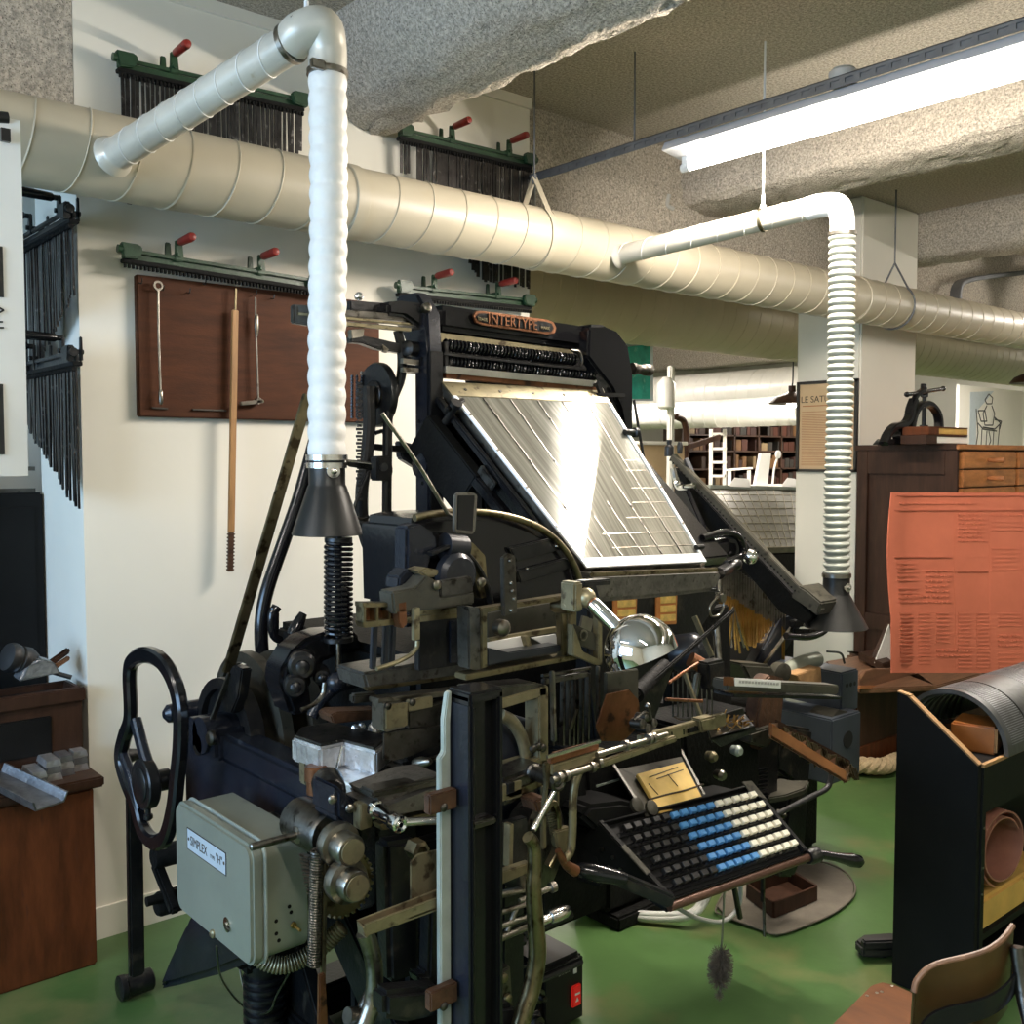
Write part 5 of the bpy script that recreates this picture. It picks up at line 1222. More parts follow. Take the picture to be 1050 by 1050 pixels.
# right stand
MB().ext(pts([(750, 770), (790, 745), (800, 760), (797, 900), (760, 905), (756, 860)], Y=1.80), (0, .14, 0), .01).build('right_pedestal', 'iron', M)
MB().ext(pts([(796, 742), (834, 748), (826, 872), (815, 900), (800, 900), (812, 800), (798, 790)], Y=1.98), (0, .06, 0), .01).build('right_leg', 'iron', M)
MB().ext([V(p) for p in (at(789, 800, Z=.62), at(800, 798, Z=.62), at(812, 800, Z=.62), at(830, 800, Z=.62), at(826, 808, Z=.62), at(806, 815, Z=.62), at(788, 818, Z=.62))], (0, 0, -.02), .004).build('bracket_shelf', 'olive_iron', M)
MB().ext(pts([(770, 752), (800, 742), (801, 748), (786, 768), (770, 762)], Y=1.70), (0, .05, 0), .005).build('pedestal_cap', 'olive_iron', M)
b = MB()
for k in range(14): b.bar(at(776, 790 + k * 4.2, Y=1.77), at(786, 788 + k * 4.2, Y=1.77), .006, .006)
b.build('pedestal_spring', 'gloss_iron', M)
MB().lathe(at(801, 835, Y=1.86), (-.2, -1, 0), [(.012, -.02), (.014, 0), (.008, .02)], 12).build('pedestal_bolt', 'steel', M)
MB().tube(pts([(772, 848), (795, 836), (830, 818), (848, 808), (853, 794)], Y=1.70), .009, 10).build('side_cable', 'black_rubber', M)

# ---------------- keyboard
KFL = at(690, 916, Z=.69); KFR = at(818, 872, Z=.69); KBL = at(628, 848, Z=.805); KBR = at(768, 812, Z=.805)
kn = (KFR - KFL).cross(KBL - KFL).normalized()
if kn.z < 0: kn = -kn
def kp(s, t, h=0.): return KFL.lerp(KFR, s).lerp(KBL.lerp(KBR, s), t) + kn * h
kb = MB().ext([kp(-.06, -.06), kp(1.02, -.06), kp(1.02, 1.04), kp(-.06, 1.04)], kn * -.02, .004).build('keyboard', 'black_paint', M)
sb = MB()
for s in (-.075, 1.01):
    sb.ext([kp(s, -.05, .012), kp(s, 1.12, .012), kp(s, 1.12, -.08), kp(s, .55, -.085), kp(s, -.05, -.022)], XU * .018, .003)
sb.ext([kp(-.06, 1.04, .014), kp(1.02, 1.04, .014), kp(1.02, 1.04, -.1), kp(-.06, 1.04, -.1)], kn.cross(XU) * .0 + YU * .012, .002)
sb.build('key_frame', 'black_paint', kb)
MB().bar(kp(-.066, .28, .013), kp(-.066, .70, .013), .016, .004, .001, up=kn).build('side_strip', 'olive_iron', kb)
MB().ext([kp(.955, .92, .02), kp(1.03, .76, .02), kp(1.03, 1.10, .02), kp(.96, 1.12, .02)], kn * -.004, .001).build('corner_plate', 'olive_iron', kb)
b = MB()
for k in range(6): b.lathe(kp(-.078, .1 + .15 * k, -.03 - .008 * (k % 2)), -XU, [(.005, 0), (.005, .003)], 8)
b.build('frame_screw', 'steel', kb)
b = MB()
for r in range(6): b.bar(kp(-.03, .03 + r * .165, .004), kp(1.0, .03 + r * .165, .004), .012, .008, .002, up=kn)
b.build('key_bank', 'gloss_iron', kb)
KW = None
proto = {}
for r in range(6):
    for c in range(15):
        s = .035 + c * .066; t = .075 + r * .165
        kind = 'black' if c < 5 else ('blue' if c < 10 else 'white')
        s += .005
        p = kp(s, t, .0)
        if kind not in proto:
            ob = MB()
            ox = (kp(1, .5) - kp(0, .5)).normalized(); oy = kn.cross(ox)
            def q(a, c_, h): return p + ox * a + oy * c_ + kn * h
            ob.loft([[q(-.0095, -.0065, .010), q(.0095, -.0065, .010), q(.0095, .0065, .010), q(-.0095, .0065, .010)], [q(-.0105, -.0075, .020), q(.0105, -.0075, .020), q(.0105, .0075, .020), q(-.0105, .0075, .020)], [q(-.009, -.006, .0225), q(.009, -.006, .0225), q(.009, .006, .0225), q(-.009, .006, .0225)]])
            ob.loft([[q(-.003, -.002, -.002), q(.003, -.002, -.002), q(.003, .002, -.002), q(-.003, .002, -.002)], [q(-.003, -.002, .011), q(.003, -.002, .011), q(.003, .002, .011), q(-.003, .002, .011)]])
            k = ob.build('key', 'key_' + kind, kb, label=kind + ' key')
            proto[kind] = (k, p)
        else:
            k0_, p0_ = proto[kind]
            k = k0_.copy(); COL.objects.link(k); k.parent = kb; k.location = p - p0_
# front roll bar and handles
fbp = kp(-.07, -.12, -.008); fbq = kp(1.10, -.12, -.008)
MB().cyl(fbp, fbq, .010, seg=16).build('front_bar', 'bronze_dark', kb)
MB().lathe(fbq - (fbq - fbp).normalized() * .02, (fbq - fbp), [(.016, 0), (.02, .008), (.02, .035), (.012, .04)], 16).build('bar_socket', 'iron', kb)
hp = fbq + (fbq - fbp).normalized() * .02; hq = at(884, 884, Z=.62)
hv = hq - hp
MB().lathe(hp, hv, [(.009, 0), (.011, .02), (.011, .06), (.0145, .10), (.0175, hv.length - .04), (.016, hv.length - .012), (.008, hv.length)], 18).build('casting_lever', 'gloss_iron', kb, label='black pear-shaped lever')
la = at(690, 918, Z=.665); lb_ = at(604, 893, Z=.66)
MB().bar(at(690, 924, Y=1.405), at(618, 894, Y=1.50), .026, .03, .006).build('left_support', 'iron', kb)
MB().lathe(at(596, 892, Y=1.52), at(632, 899, Y=1.47) - at(596, 892, Y=1.52), [(.012, -.01), (.017, 0), (.019, .03), (.016, .08), (.012, .10)], 14).build('left_lever', 'gloss_iron', kb)
MB().tube(pts([(572, 872), (580, 886), (590, 893)], Y=1.5), lambda t: .007 + .006 * t, 10).build('chrome_lever', 'copper', kb)
MB().bar(kp(.02, -.02, -.03), kp(.02, .9, -.12), .03, .03, .004).build('under_frame', 'iron', kb)
MB().ext([kp(.0, .0, -.03), kp(.98, 0, -.03), kp(.98, 1, -.10), kp(0, 1, -.10)], (0, 0, -.035), .01).build('key_box', 'soot', kb)
MB().ext([kp(-.05, 1.05, -.012), kp(1.02, 1.05, -.012), kp(1.02, 1.5, -.085), kp(-.05, 1.5, -.085)], (0, 0, -.14), .008).build('cam_casing', 'black_paint', kb)
MB().ext(pts([(596, 838), (606, 826), (640, 822), (668, 828), (692, 846), (640, 860), (612, 852)], Y=1.585), (0, .12, 0), .01).build('left_cam_casing', 'black_paint', kb)
# pedestal under the keyboard
MB().box(2.52, 2.86, 2.36, 2.62, .0, .05, .008).box(2.5, 2.82, 2.4, 2.6, .05, .7, .02).build('keyboard_pedestal', 'soot', M)
MB().tube(pts([(760, 905), (757, 930), (740, 945), (712, 940), (690, 928)], Y=1.62), .006, 8).build('grey_cable', 'pvc_grey', M)
MB().bar(at(752, 905, Y=1.5), at(759, 942, Y=1.5), .012, .012, .002, up=YU).build('hanging_bar', 'dark_steel', M)
MB().bar(at(782, 894, Y=1.48), at(782, 925, Y=1.48), .010, .010, .002, up=YU).cyl(at(783, 925, Y=1.48), at(784, 960, Y=1.48), .004, seg=8).build('hanging_rod', 'dark_steel', M)
# copy board
KB2 = MB().ext([at(627, 782, Y=1.72), at(697, 768, Y=1.72), at(729, 832, Y=1.555), at(664, 838, Y=1.562)], (0, .004, -.008), .001).build('copy_board', 'olive_iron', M)
MB().bar(at(626, 780, Y=1.715), at(664, 838, Y=1.555), .008, .006, .001).bar(at(697, 768, Y=1.715), at(732, 834, Y=1.55), .008, .006, .001).build('board_edge', 'olive_iron', KB2)
b = MB()
for u, v in ((652, 826), (667, 829)): b.lathe(at(u, v, Y=1.565), (0, -1, .6), [(.018, 0), (.018, .008), (.008, .012)], 16)
b.build('board_clamp', 'olive_iron', KB2)
MB().bar(at(611, 806, Y=1.7), at(634, 799, Y=1.7), .008, .005).build('board_lip', 'pale_edge', KB2)
# ---------------- electrical box
bx = .95; by0 = 1.955; by1 = 2.36; bz0 = .555; bz1 = .825
eb = MB().ext([(bx + .035, y, z) for y, z in rrect(by0 + .006, by1 - .006, bz0 + .006, bz1 - .006, .03)], (.105, 0, 0), .004).build('control_box', 'grey_enamel', M, label='grey-green enamel control box')
MB().ext([(bx, y, z) for y, z in rrect(by0, by1, bz0, bz1, .034)], (.03, 0, 0), .007).build('lid', 'grey_enamel', eb)
MB().ext([(bx + .03, y, z) for y, z in rrect(by0 - .004, by1 + .004, bz0 - .004, bz1 + .004, .037)], (.007, 0, 0), .002).build('lid_seam', 'pale_edge', eb)
b = MB().box(bx - .0012, bx + .001, 2.075, 2.285, .725, .777, .0004); np_ = b.build('name_plate', 'plate_blue', eb)
b = MB()
for (ya, yc, za, zb) in ((2.075, 2.285, .7755, .777), (2.075, 2.285, .725, .7265), (2.075, 2.0765, .725, .777), (2.2835, 2.285, .725, .777)): b.box(bx - .0018, bx, ya, yc, za, zb)
for yy in (2.085, 2.276): b.lathe((bx - .001, yy, .751), (-1, 0, 0), [(.004, 0), (.004, .001)], 8)
b.build('plate_border', 'ink', np_)
text('lettering', 'SIMPLEX', 'ink', np_, (bx - .0014, 2.266, .740), (0, -1, 0), ZU, .022, .0004, .092)
text('lettering', 'TYPE', 'ink', np_, (bx - .0014, 2.158, .742), (0, -1, 0), ZU, .008, .0004, .024)
text('lettering', '"H"', 'ink', np_, (bx - .0014, 2.126, .742), (0, -1, 0), ZU, .020, .0004, .032)
MB().lathe((bx, 2.075, .615), (-1, 0, 0), [(.017, -.002), (.017, .002), (.006, .003), (.006, .006)], 18).build('lock', 'bright_steel', eb)
MB().bar((bx - .006, 2.075, .615), (bx - .006, 2.055, .609), .004, .005).build('key', 'dark_steel', eb)
MB().lathe((bx, 2.15, .567), (-1, 0, 0), [(.01, -.002), (.01, .004), (.005, .008)], 14).build('lid_screw', 'cream_steel', eb)
b = MB()
for (x, z) in ((bx + .06, .645), (bx + .06, .617), (bx + .066, .60), (bx + .092, .668), (bx + .096, .654)): b.lathe((x, by0 + .0065, z), (0, -1, 0), [(.0045, 0), (.0045, .0012)], 10)
b.build('vent_hole', 'soot', eb)
MB().lathe((bx + .10, by0 + .006, .625), (.15, -1, -.2), [(.007, 0), (.007, .006), (.003, .007), (.0035, .028)], 12).build('toggle_switch', 'brass', eb)
MB().bellows([V((1.02, 2.10, .56)), V((1.03, 2.09, .51)), V((1.08, 2.06, .485)), V((1.15, 2.03, .51)), V((1.2, 2.0, .56))], .019, .002, .0075, 14, 10).build('flexible_conduit', 'cream_steel', eb)
MB().tube([at(222, 970, X=1.0), at(226, 1000, X=1.1), at(238, 1020, X=1.15), at(252, 1034, X=1.2)], .003, 6).build('box_wire', 'steel', eb)
MB().box(bx + .13, 1.24, 2.05, 2.25, .6, .78, .01).build('box_bracket', 'iron', eb)
# ================================================================== THINGS ON AND AROUND THE MACHINE
# chrome work lamp
LC = at(655, 662, Y=1.33); ax = (at(628, 637, Y=1.40) - at(655, 662, Y=1.33))
lamp = thing('work_lamp', 'polished chrome dome lamp clamped to the machine above the keyboard', 'lamp', LC)
top = (V((-.25, .30, 1))).normalized()
R_ = .073
prof = [(R_ * math.sin(t), R_ * math.cos(t)) for t in [math.radians(90 - 90 * k / 14) for k in range(15)]]
prof = [(R_ * 1.0, -.012)] + prof
b = MB(); o = LC - top * .012
b.lathe(o, top, prof, 44, cap=False)
b.lathe(o, top, [(R_ * 1.0, -.012), (R_ * .965, -.012), (R_ * .95, 0), (R_ * .7, R_ * .66), (.01, R_ * .93)], 44, cap=False)
b.build('shade', 'chrome', lamp)
n0 = at(637, 648, Y=1.385); n1 = at(611, 622, Y=1.435); n2 = at(595, 608, Y=1.47)
MB().lathe(n1, n0 - n1, [(.010, -.012), (.0155, -.01), (.0165, 0), (.0165, (n0 - n1).length), (.02, (n0 - n1).length + .012)], 20).build('neck', 'chrome', lamp)
MB().lathe(n1, n2 - n1, [(.012, -.004), (.013, .012), (.009, .016), (.012, .028)], 16).build('swivel_collar', 'copper', lamp)
b = MB().ball(at(601, 613, Y=1.46), .021, 18)
b.box(n2.x - .03, n2.x - .005, n2.y - .015, n2.y + .03, n2.z - .035, n2.z + .025, .004).cyl(at(580, 622, Y=1.49), at(594, 612, Y=1.47), .011, seg=14)
b.build('ball_joint', 'cream_steel', lamp)
MB().bar(at(594, 598, Y=1.5), at(622, 596, Y=1.5), .03, .012, .003).build('clamp_plate', 'iron', lamp)
MB().lathe(LC - top * .0, -top, [(.012, -.05), (.024, -.03), (.026, -.012), (.02, .0), (.006, .004)], 16).build('bulb', 'label_white', lamp)
# yellow copy envelope
ev = thing('copy_envelope', 'worn yellow envelope with pencilled lines tied to the copy board', 'envelope', at(690, 810, Y=1.66))
ES = at(652, 796, Y=1.70); 
e = [at(651, 797, Y=1.668), at(699, 784, Y=1.668), at(721, 826, Y=1.562), at(675, 837, Y=1.562)]
en = (e[1] - e[0]).cross(e[3] - e[0]).normalized()
if en.z < 0: en = -en
e = [p + en * .012 for p in e]
MB().ext(e, -en * .011, .002).build('paper', 'yellow_paper', ev)
def ep(s, t): return e[0].lerp(e[1], s).lerp(e[3].lerp(e[2], s), t) + en * .0008
b = MB()
for (s0, t0, s1, t1) in ((.18, .16, .82, .10), (.30, .24, .90, .19), (.55, .2, .62, .52), (.1, .3, .16, .6)): b.bar(ep(s0, t0), ep(s1, t1), .002, .0008, up=en)
b.build('pencil_line', 'ink', ev)
MB().tube([ep(-.06, .66), ep(.3, .645), ep(.7, .65), ep(1.15, .62)], .0022, 6).build('cord', 'ink', ev)
# heap of brass matrices in the tray
b = MB(); rr2 = random.Random(5)
for k in range(45):
    s = rr2.random(); t = rr2.random()
    p = at(737, 753, Y=1.50).lerp(at(764, 745, Y=1.50), s) + V((0, rr2.uniform(-.025, .04), rr2.uniform(-.004, .014) + .012 * (1 - abs(2 * s - 1))))
    d = V((rr2.uniform(-1, 1), rr2.uniform(-1, 1), rr2.uniform(-.4, 1))).normalized()
    b.bar(p, p + d * .022, .0045, .002)
tag(b.build('brass_matrices', 'brass'), 'loose heap of small brass matrices in the black tray', 'brass matrices', kind='stuff')
# wooden sorts case hung on the right of the machine
sc_ = thing('sorts_case', 'narrow orange-brown wooden case with brass matrices hanging aslant right of the machine', 'wooden case', at(830, 790, Y=1.62))
A = at(791, 757, Y=1.62); B = at(868, 803, Y=1.55)
A2 = at(797, 738, Y=1.70); B2 = at(872, 780, Y=1.63)
MB().ext([A, B, B + V((0, 0, .034)), A + V((0, 0, .042))], (0.003, .012, 0), .002).build('front_board', 'wood_tan', sc_)
MB().ext([A, B, B + (B2 - B) * .9 - V((0, 0, .03)), A + (A2 - A) * .9 - V((0, 0, .03))], (0, 0, .008), 0).ext([A2 - V((0, 0, .05)), B2 - V((0, 0, .05)), B2, A2], (0, .008, 0), .001).build('tray', 'wood_dark', sc_)
b = MB()
for k in range(6):
    s = k / 5; p = A.lerp(B, s) + V((0, .01, .036)); q = A2.lerp(B2, s) - V((0, 0, .012))
    b.ext([p, q, q - V((0, 0, .05)), p - V((0, 0, .04))], (.004, 0, .002))
b.build('divider', 'wood_mid', sc_)
b = MB()
for k in range(60):
    s = rr2.random(); t = rr2.random(); p = (A + V((0, .01, .03))).lerp(B + V((0, .01, .026)), s).lerp(A2.lerp(B2, s) - V((0, 0, .02)), t * .85)
    d = V((rr2.uniform(-1, 1), rr2.uniform(-1, 1), rr2.uniform(-.3, .3))).normalized(); p -= ZU * .022; b.bar(p, p + d * .02, .004, .002)
for k in range(46):
    s = (k + .5) / 46; p = A2.lerp(B2, s) - V((0, .016, .012 + .012 * rr2.random())); b.bar(p, p - V((0, .012, .035)), .0045, .012)
b.build('brass_matrices', 'brass_steel', sc_, kind='stuff')
# brush hanging from the keyboard
br_ = thing('hanging_brush', 'bottle brush hanging on a wire under the keyboard', 'brush', at(738, 1028, Y=1.42))
MB().tube(pts([(743, 896), (742, 930), (740, 970), (738, 1020)], Y=1.43), .0025, 6).build('wire', 'steel', br_)
b = MB(); c0 = at(740, 975, Y=1.43); c1 = at(737, 1010, Y=1.43)
for k in range(900):
    t = rr2.random(); p = c0.lerp(c1, t); d = V((rr2.gauss(0, 1), rr2.gauss(0, 1), rr2.gauss(0, .35))).normalized(); l = .031 * (1 - .5 * abs(2 * t - 1) ** 4)
    a_, b_ = frame_of(d); w_ = .0007
    b.ext([p + a_ * w_, p - a_ * w_, p + b_ * w_], d * l)
for k in range(50):
    p = at(737, 1021, Y=1.43); d = V((rr2.gauss(0, 1), rr2.gauss(0, 1), rr2.gauss(0, 1))).normalized(); a_, b_ = frame_of(d)
    b.ext([p + a_ * .0008, p - a_ * .0008, p + b_ * .0008], d * .012)
b.build('bristles', 'bristle', br_, kind='stuff')
# power unit on the floor
ux0 = at(556, 1010, Y=2.06).x; ux1 = at(598, 1010, Y=2.06).x
uz = at(598, 975, Y=2.06).z
ups = thing('power_unit', 'black power supply box with a red rocker switch on the floor below the machine', 'power unit', ((ux0 + ux1) / 2, 2.2, 0))
MB().box(ux0, ux1, 2.06, 2.42, 0, uz, .012).build('case', 'black_plastic', ups)
MB().box(ux0 + .006, ux1 - .006, 2.054, 2.062, .01, uz - .01, .003).build('front_panel', 'black_plastic', ups)
sx0 = at(585, 1020, Y=2.053).x; sx1 = at(594.5, 1020, Y=2.053).x; sz0 = at(590, 1031, Y=2.053).z; sz1 = at(590, 1009, Y=2.053).z
sw = MB().box(sx0, sx1, 2.044, 2.056, sz0, sz1, .004).build('rocker_switch', 'red_switch', ups, label='glowing red rocker switch')
zm = sz0 + (sz1 - sz0) * .25
MB().ext([V((sx0 + .012, 2.0435, zm)), V((sx1 - .012, 2.0435, zm)), V(((sx0 + sx1) / 2, 2.0435, zm + .014))], (0, .002, 0)).box(sx0 + .01, sx1 - .008, 2.0432, 2.0445, sz1 - .028, sz1 - .022).build('switch_mark', 'label_white', sw)
MB().box(sx0 + .012, sx1 - .012, 2.052, 2.056, sz1 + .032, sz1 + .05, .001).build('pictogram', 'label_white', ups)
pa = at(573, 1001.5, Y=2.053); 
text('lettering', 'EATON', 'pale_edge', ups, pa, XU, ZU, .012, .0006, at(584, 998, Y=2.053).x - pa.x)
# floor mat, wooden tray, cables, black stand foot
mp_ = [at(u, v, Z=.004) for u, v in ((770, 880), (800, 880), (835, 884), (862, 893), (876, 908), (874, 922), (855, 938), (828, 950), (797, 960), (775, 953), (745, 942), (735, 930))]
b = MB().ext(mp_, (0, 0, .006), .001)
mt_ = b.build('floor_mat', 'mat_grey'); tag(mt_, 'grey-brown rounded floor mat beside the keyboard pedestal', 'floor mat')
MB().tube([p + ZU * .008 for p in mp_], .004, 6, 4, closed=True).build('rim', 'mat_grey', mt_)
ty0 = .012
a = at(776, 932, Z=ty0); 
T0 = at(793, 941, Z=ty0); T1 = at(837, 923, Z=ty0); T2 = at(808, 905, Z=ty0); T3 = at(766, 920, Z=ty0)
tr_ = thing('wooden_tray', 'small open dark wooden tray on the floor mat', 'wooden tray', (T0 + T2) / 2)
MB().ext([T0, T1, T2, T3], (0, 0, .008)).build('bottom', 'wood_dark', tr_)
for P_, Q_ in ((T0, T1), (T1, T2), (T2, T3), (T3, T0)):
    MB().bar(P_ + ZU * .028, Q_ + ZU * .028, .010, .055, .001).build('side', 'wood_dark', tr_)
cbl = thing('cable_bundle', 'thick pale cable bundle looping on the floor under the keyboard', 'cable', at(670, 935, Z=.02))
for k in range(2):
    MB().tube([at(628, 931, Z=.02) + V((0, .012 * k, .012 * k)), at(650, 940, Z=.02) + V((0, .012 * k, .01 * k)), at(690, 942, Z=.03) + V((0, .012 * k, .01 * k)), at(715, 935, Z=.06) + V((0, .012 * k, 0)), at(728, 912, Z=.12) + V((0, .012 * k, 0)), at(730, 895, Z=.2)], .013, 12).build('cable', 'cable_white', cbl)
bf = at(892, 975, Z=.0)
ft = MB().ext([at(u, v, Z=.012) for u, v in ((876, 974), (884, 968), (912, 966), (925, 968), (925, 980), (905, 983), (884, 982))], (0, 0, .035), .008)
ft.bar(at(884, 968, Z=.06), at(930, 966, Z=.06), .03, .03, .006)
for u, v in ((885, 978), (905, 980)): ft.cyl(at(u, v, Z=0), at(u, v, Z=0) + ZU * .02, .014, seg=12)
tag(ft.build('stand_foot', 'black_rubber'), 'black splayed foot on the floor left of the black cabinet', 'foot')

# ================================================================== SECOND MACHINE BEHIND, RIGHT
M2 = thing('typesetting_machine', 'second typesetting machine behind on the right, with yellow-tipped key rods showing', 'typesetting machine', (3.5, 2.5, 0))
xs2 = 3.30
def sp2(uv, x=xs2): return pts(uv, X=x)
MB().bar(at(690, 468, X=xs2), at(842, 628, X=xs2), .03, .03, .003, up=XU).build('side_strip', 'olive_iron', M2)
b = MB()
for k in range(46):
    p = at(690, 472, X=xs2).lerp(at(836, 624, X=xs2), k / 45); b.lathe(p - XU * .016, -XU, [(.004, 0), (.004, .003)], 6)
b.build('strip_hole', 'soot', M2)
MB().ext(pts([(686, 480), (694, 480), (770, 564), (834, 632), (826, 640), (800, 628), (764, 586), (720, 535), (690, 500)], X=xs2 + .02), (.05, 0, 0), .004).build('magazine_stack', 'soot', M2)
b = MB()
for k in range(26):
    p = at(690, 486, X=xs2 + .03).lerp(at(822, 628, X=xs2 + .03), k / 25); b.bar(p, p + V((.0, -.03, -.05)), .012, .01, up=XU)
b.build('escapement_teeth', 'soot', M2)
MB().ext(pts([(692, 492), (702, 500), (722, 545), (735, 580), (722, 585), (708, 560), (690, 510)], X=xs2 - .05), (.03, 0, 0), .004).build('front_arm', 'gloss_iron', M2)
MB().tube(pts([(690, 480), (695, 498), (702, 500), (712, 498)], X=xs2 - .06), .014, 8).ball(at(706, 499, X=xs2 - .08), .02, 10, (2, 1, .6)).build('lever_top', 'chrome', M2)
MB().lathe(at(686, 468, X=xs2), ZU, [(.02, 0), (.02, .04), (.01, .05), (.012, .07)], 12).lathe(at(697, 458, X=xs2), ZU, [(.01, -.03), (.014, 0), (.008, .02)], 10).build('top_knob', 'iron', M2)
MB().bar(at(703, 470, X=xs2), at(735, 545, X=xs2 + .1), .012, .03, .003, up=XU).build('support_bar', 'bluegrey_iron', M2)
MB().ext(pts([(828, 606), (842, 618), (838, 632), (822, 620), (810, 612), (818, 600)], X=xs2 - .02), (.14, 0, 0), .006).build('end_block', 'olive_iron', M2)
# fan of key rods with brass tips
kr = MB().bar(at(732, 566, Y=2.52), at(806, 620, Y=2.42), .02, .02); kr.build('rod_bar', 'iron', M2)
for k in range(26):
    s = k / 25
    p = at(738 + 66 * s, 572 + 46 * s, Y=2.5 - .1 * s); l = (.30 - .06 * s) * (1 + rr2.uniform(-.08, .08))
    q = p - ZU * l * .45; e_ = p - ZU * l + V((rr2.uniform(-.005, .005), 0, 0))
    rd = MB().bar(p, q, .012, .006, up=XU).build('key_rod', 'steel', M2)
    MB().bar(q, e_, .013, .006, up=XU).build('brass_tip', 'brass', rd)
for k in range(8):
    p = at(752, 622, Y=2.42); e_ = at(738 + k * 4.2, 664 + (k % 3) * 3, Y=2.4)
    MB().bar(p, e_, .006, .006, up=XU).build('fan_rod', 'brass' if k % 3 else 'steel', M2)
for k in range(10):
    p = at(722 + k * 2, 600 + k * 1, Y=2.5); MB().bar(p, p - ZU * (.18 + .02 * (k % 4)), .008, .006, up=XU).build('key_rod', 'rod_steel', M2)
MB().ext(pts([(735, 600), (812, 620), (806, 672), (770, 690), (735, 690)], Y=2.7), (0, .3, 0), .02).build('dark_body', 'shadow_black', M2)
MB().ext(pts([(800, 632), (822, 626), (824, 640), (800, 680), (775, 715), (752, 716), (770, 690)], Y=2.40), (0, .06, 0), .01).build('slanted_frame', 'bluegrey_iron', M2)
MB().bar(at(814, 640, Y=2.38), at(770, 700, Y=2.38), .012, .016, .003, up=YU).build('frame_edge', 'steel', M2)
b = MB()
for k in range(12): b.bar(at(816 + k * 2.4, 645, Y=2.35), at(816 + k * 2.4, 650 + (k % 2) * 2, Y=2.35), .012, .012, up=YU)
b.bar(at(812, 640, Y=2.36), at(848, 634, Y=2.36), .03, .03, .004).build('rack_teeth', 'soot', M2)
MB().tube(pts([(806, 652), (830, 653), (846, 646), (850, 632), (842, 622)], Y=2.3), .014, 10).build('loop_handle', 'gloss_iron', M2)
MB().tube(pts([(800, 712), (806, 690), (822, 680), (838, 676)], Y=2.2), .03, 14).build('exhaust_elbow', 'grey_enamel', M2)
MB().lathe(at(796, 688, Y=2.15), (-.3, -1, 0), [(.02, 0), (.034, 0), (.036, .01), (.036, .04), (.02, .044)], 20).build('round_boss', 'olive_iron', M2)
MB().ext(pts([(760, 680), (792, 682), (800, 700), (770, 700)], Y=2.1), (0, .1, 0), .01).build('upper_casting', 'olive_iron', M2)
MB().ext(pts([(816, 692), (842, 684), (843, 700), (822, 702)], Y=2.12), (0, .12, 0), .003).build('wood_block', 'raw_edge', M2)
MB().lathe(at(818, 750, Y=2.3), ZU, [(.07, -.1), (.075, -.09), (.075, .05), (.07, .055), (.07, .12), (.05, .13)], 26).build('motor_body', 'grey_enamel', M2)
def ebox(p0, p1, y, dd_, nm_, hole):
    a = at(*p0, Y=y); c = at(*p1, Y=y)
    o_ = MB().box(a.x, c.x, y, y + dd_, c.z, a.z, .006).build(nm_, 'box_blue', M2)
    if hole: MB().lathe(V(((a.x + c.x) / 2 + .01, y, (a.z + c.z) / 2 + .03)), (0, -1, 0), [(.03, 0), (.033, 0), (.033, .002), (.03, .002)], 24, cap=False).lathe(V(((a.x + c.x) / 2 + .01, y - .001, (a.z + c.z) / 2 + .03)), (0, -1, 0), [(.03, 0), (.03, .0008)], 24).build('round_hole', 'shadow_black', o_)
    else:
        b_ = MB()
        for k in range(3): b_.lathe(V((c.x - .03 - .028 * k, y - .0005, a.z - .055)), (0, -1, 0), [(.009, 0), (.009, .0008)], 12)
        b_.build('cable_hole', 'shadow_black', o_)
    return o_
ebox((863, 690), (880, 727), 2.10, .42, 'switch_box', False)
ebox((853, 738), (882, 794), 2.04, .38, 'starter_box', True)
MB().tube(pts([(866, 680), (862, 670), (848, 668)], Y=2.3), .005, 6).build('thin_cable', 'black_rubber', M2)
MB().box(3.2, 3.75, 2.35, 2.9, 0, .62, .02).build('stand', 'soot', M2)
MB().ext(pts([(853, 735), (860, 728), (868, 729), (880, 735), (880, 738), (853, 738)], Y=2.06), (0, .1, 0), .002).build('box_cap', 'olive_iron', M2)

# third, far magazine (a large gridded slope) between the machines and the pillar
M3 = thing('sloping_type_case', 'big sloping grey case with a fine grid standing beyond the second machine', 'type case', (4.9, 3.9, .9))
G = [at(728, 500, Y=4.3), at(820, 500, X=at(728, 500, Y=4.3).x + 1.0), at(815, 556, Y=3.65), at(766, 562, Y=3.6)]
G = [at(726, 500, Y=4.75), at(835, 502, Y=4.75), at(835, 560, Y=3.98), at(766, 562, Y=3.98)]
gn = (G[1] - G[0]).cross(G[3] - G[0]).normalized()
if gn.z < 0: gn = -gn
MB().ext(G, -gn * .05, .004).build('sloping_face', 'case_grey', M3)
def gp(s, t): return G[0].lerp(G[1], s).lerp(G[3].lerp(G[2], s), t) + gn * .002
b = MB()
for k in range(13): b.bar(gp(k / 12, 0), gp(k / 12, 1), .005, .003, up=gn)
for k in range(9): b.bar(gp(0, k / 8), gp(1, k / 8), .005, .003, up=gn)
b.build('grid', 'cream_steel', M3)
MB().bar(gp(0, -.01), gp(1, -.01), .05, .03, .004).build('top_edge', 'pale_edge', M3)
MB().ext([G[0] - gn * .06, G[1] - gn * .06, G[2] - gn * .06, G[3] - gn * .06], (0, .1, -.98), 0).build('stand', 'soot', M3)
for (u0, u1, lab) in ((749, 770, 'left'), (803, 818, 'right')):
    a = at(u0, 499, Y=4.46)
    tag(MB().ext([at(u0, 499, Y=4.72), at(u1, 500, Y=4.72), at(u1 - 1, 492, Y=4.78), at(u0 + 6, 491, Y=4.78)], (0, .02, .01), .003).build('paper_sheet', 'paper'), 'crumpled white paper lying on the top edge of the gridded case, %s one' % lab, 'paper')

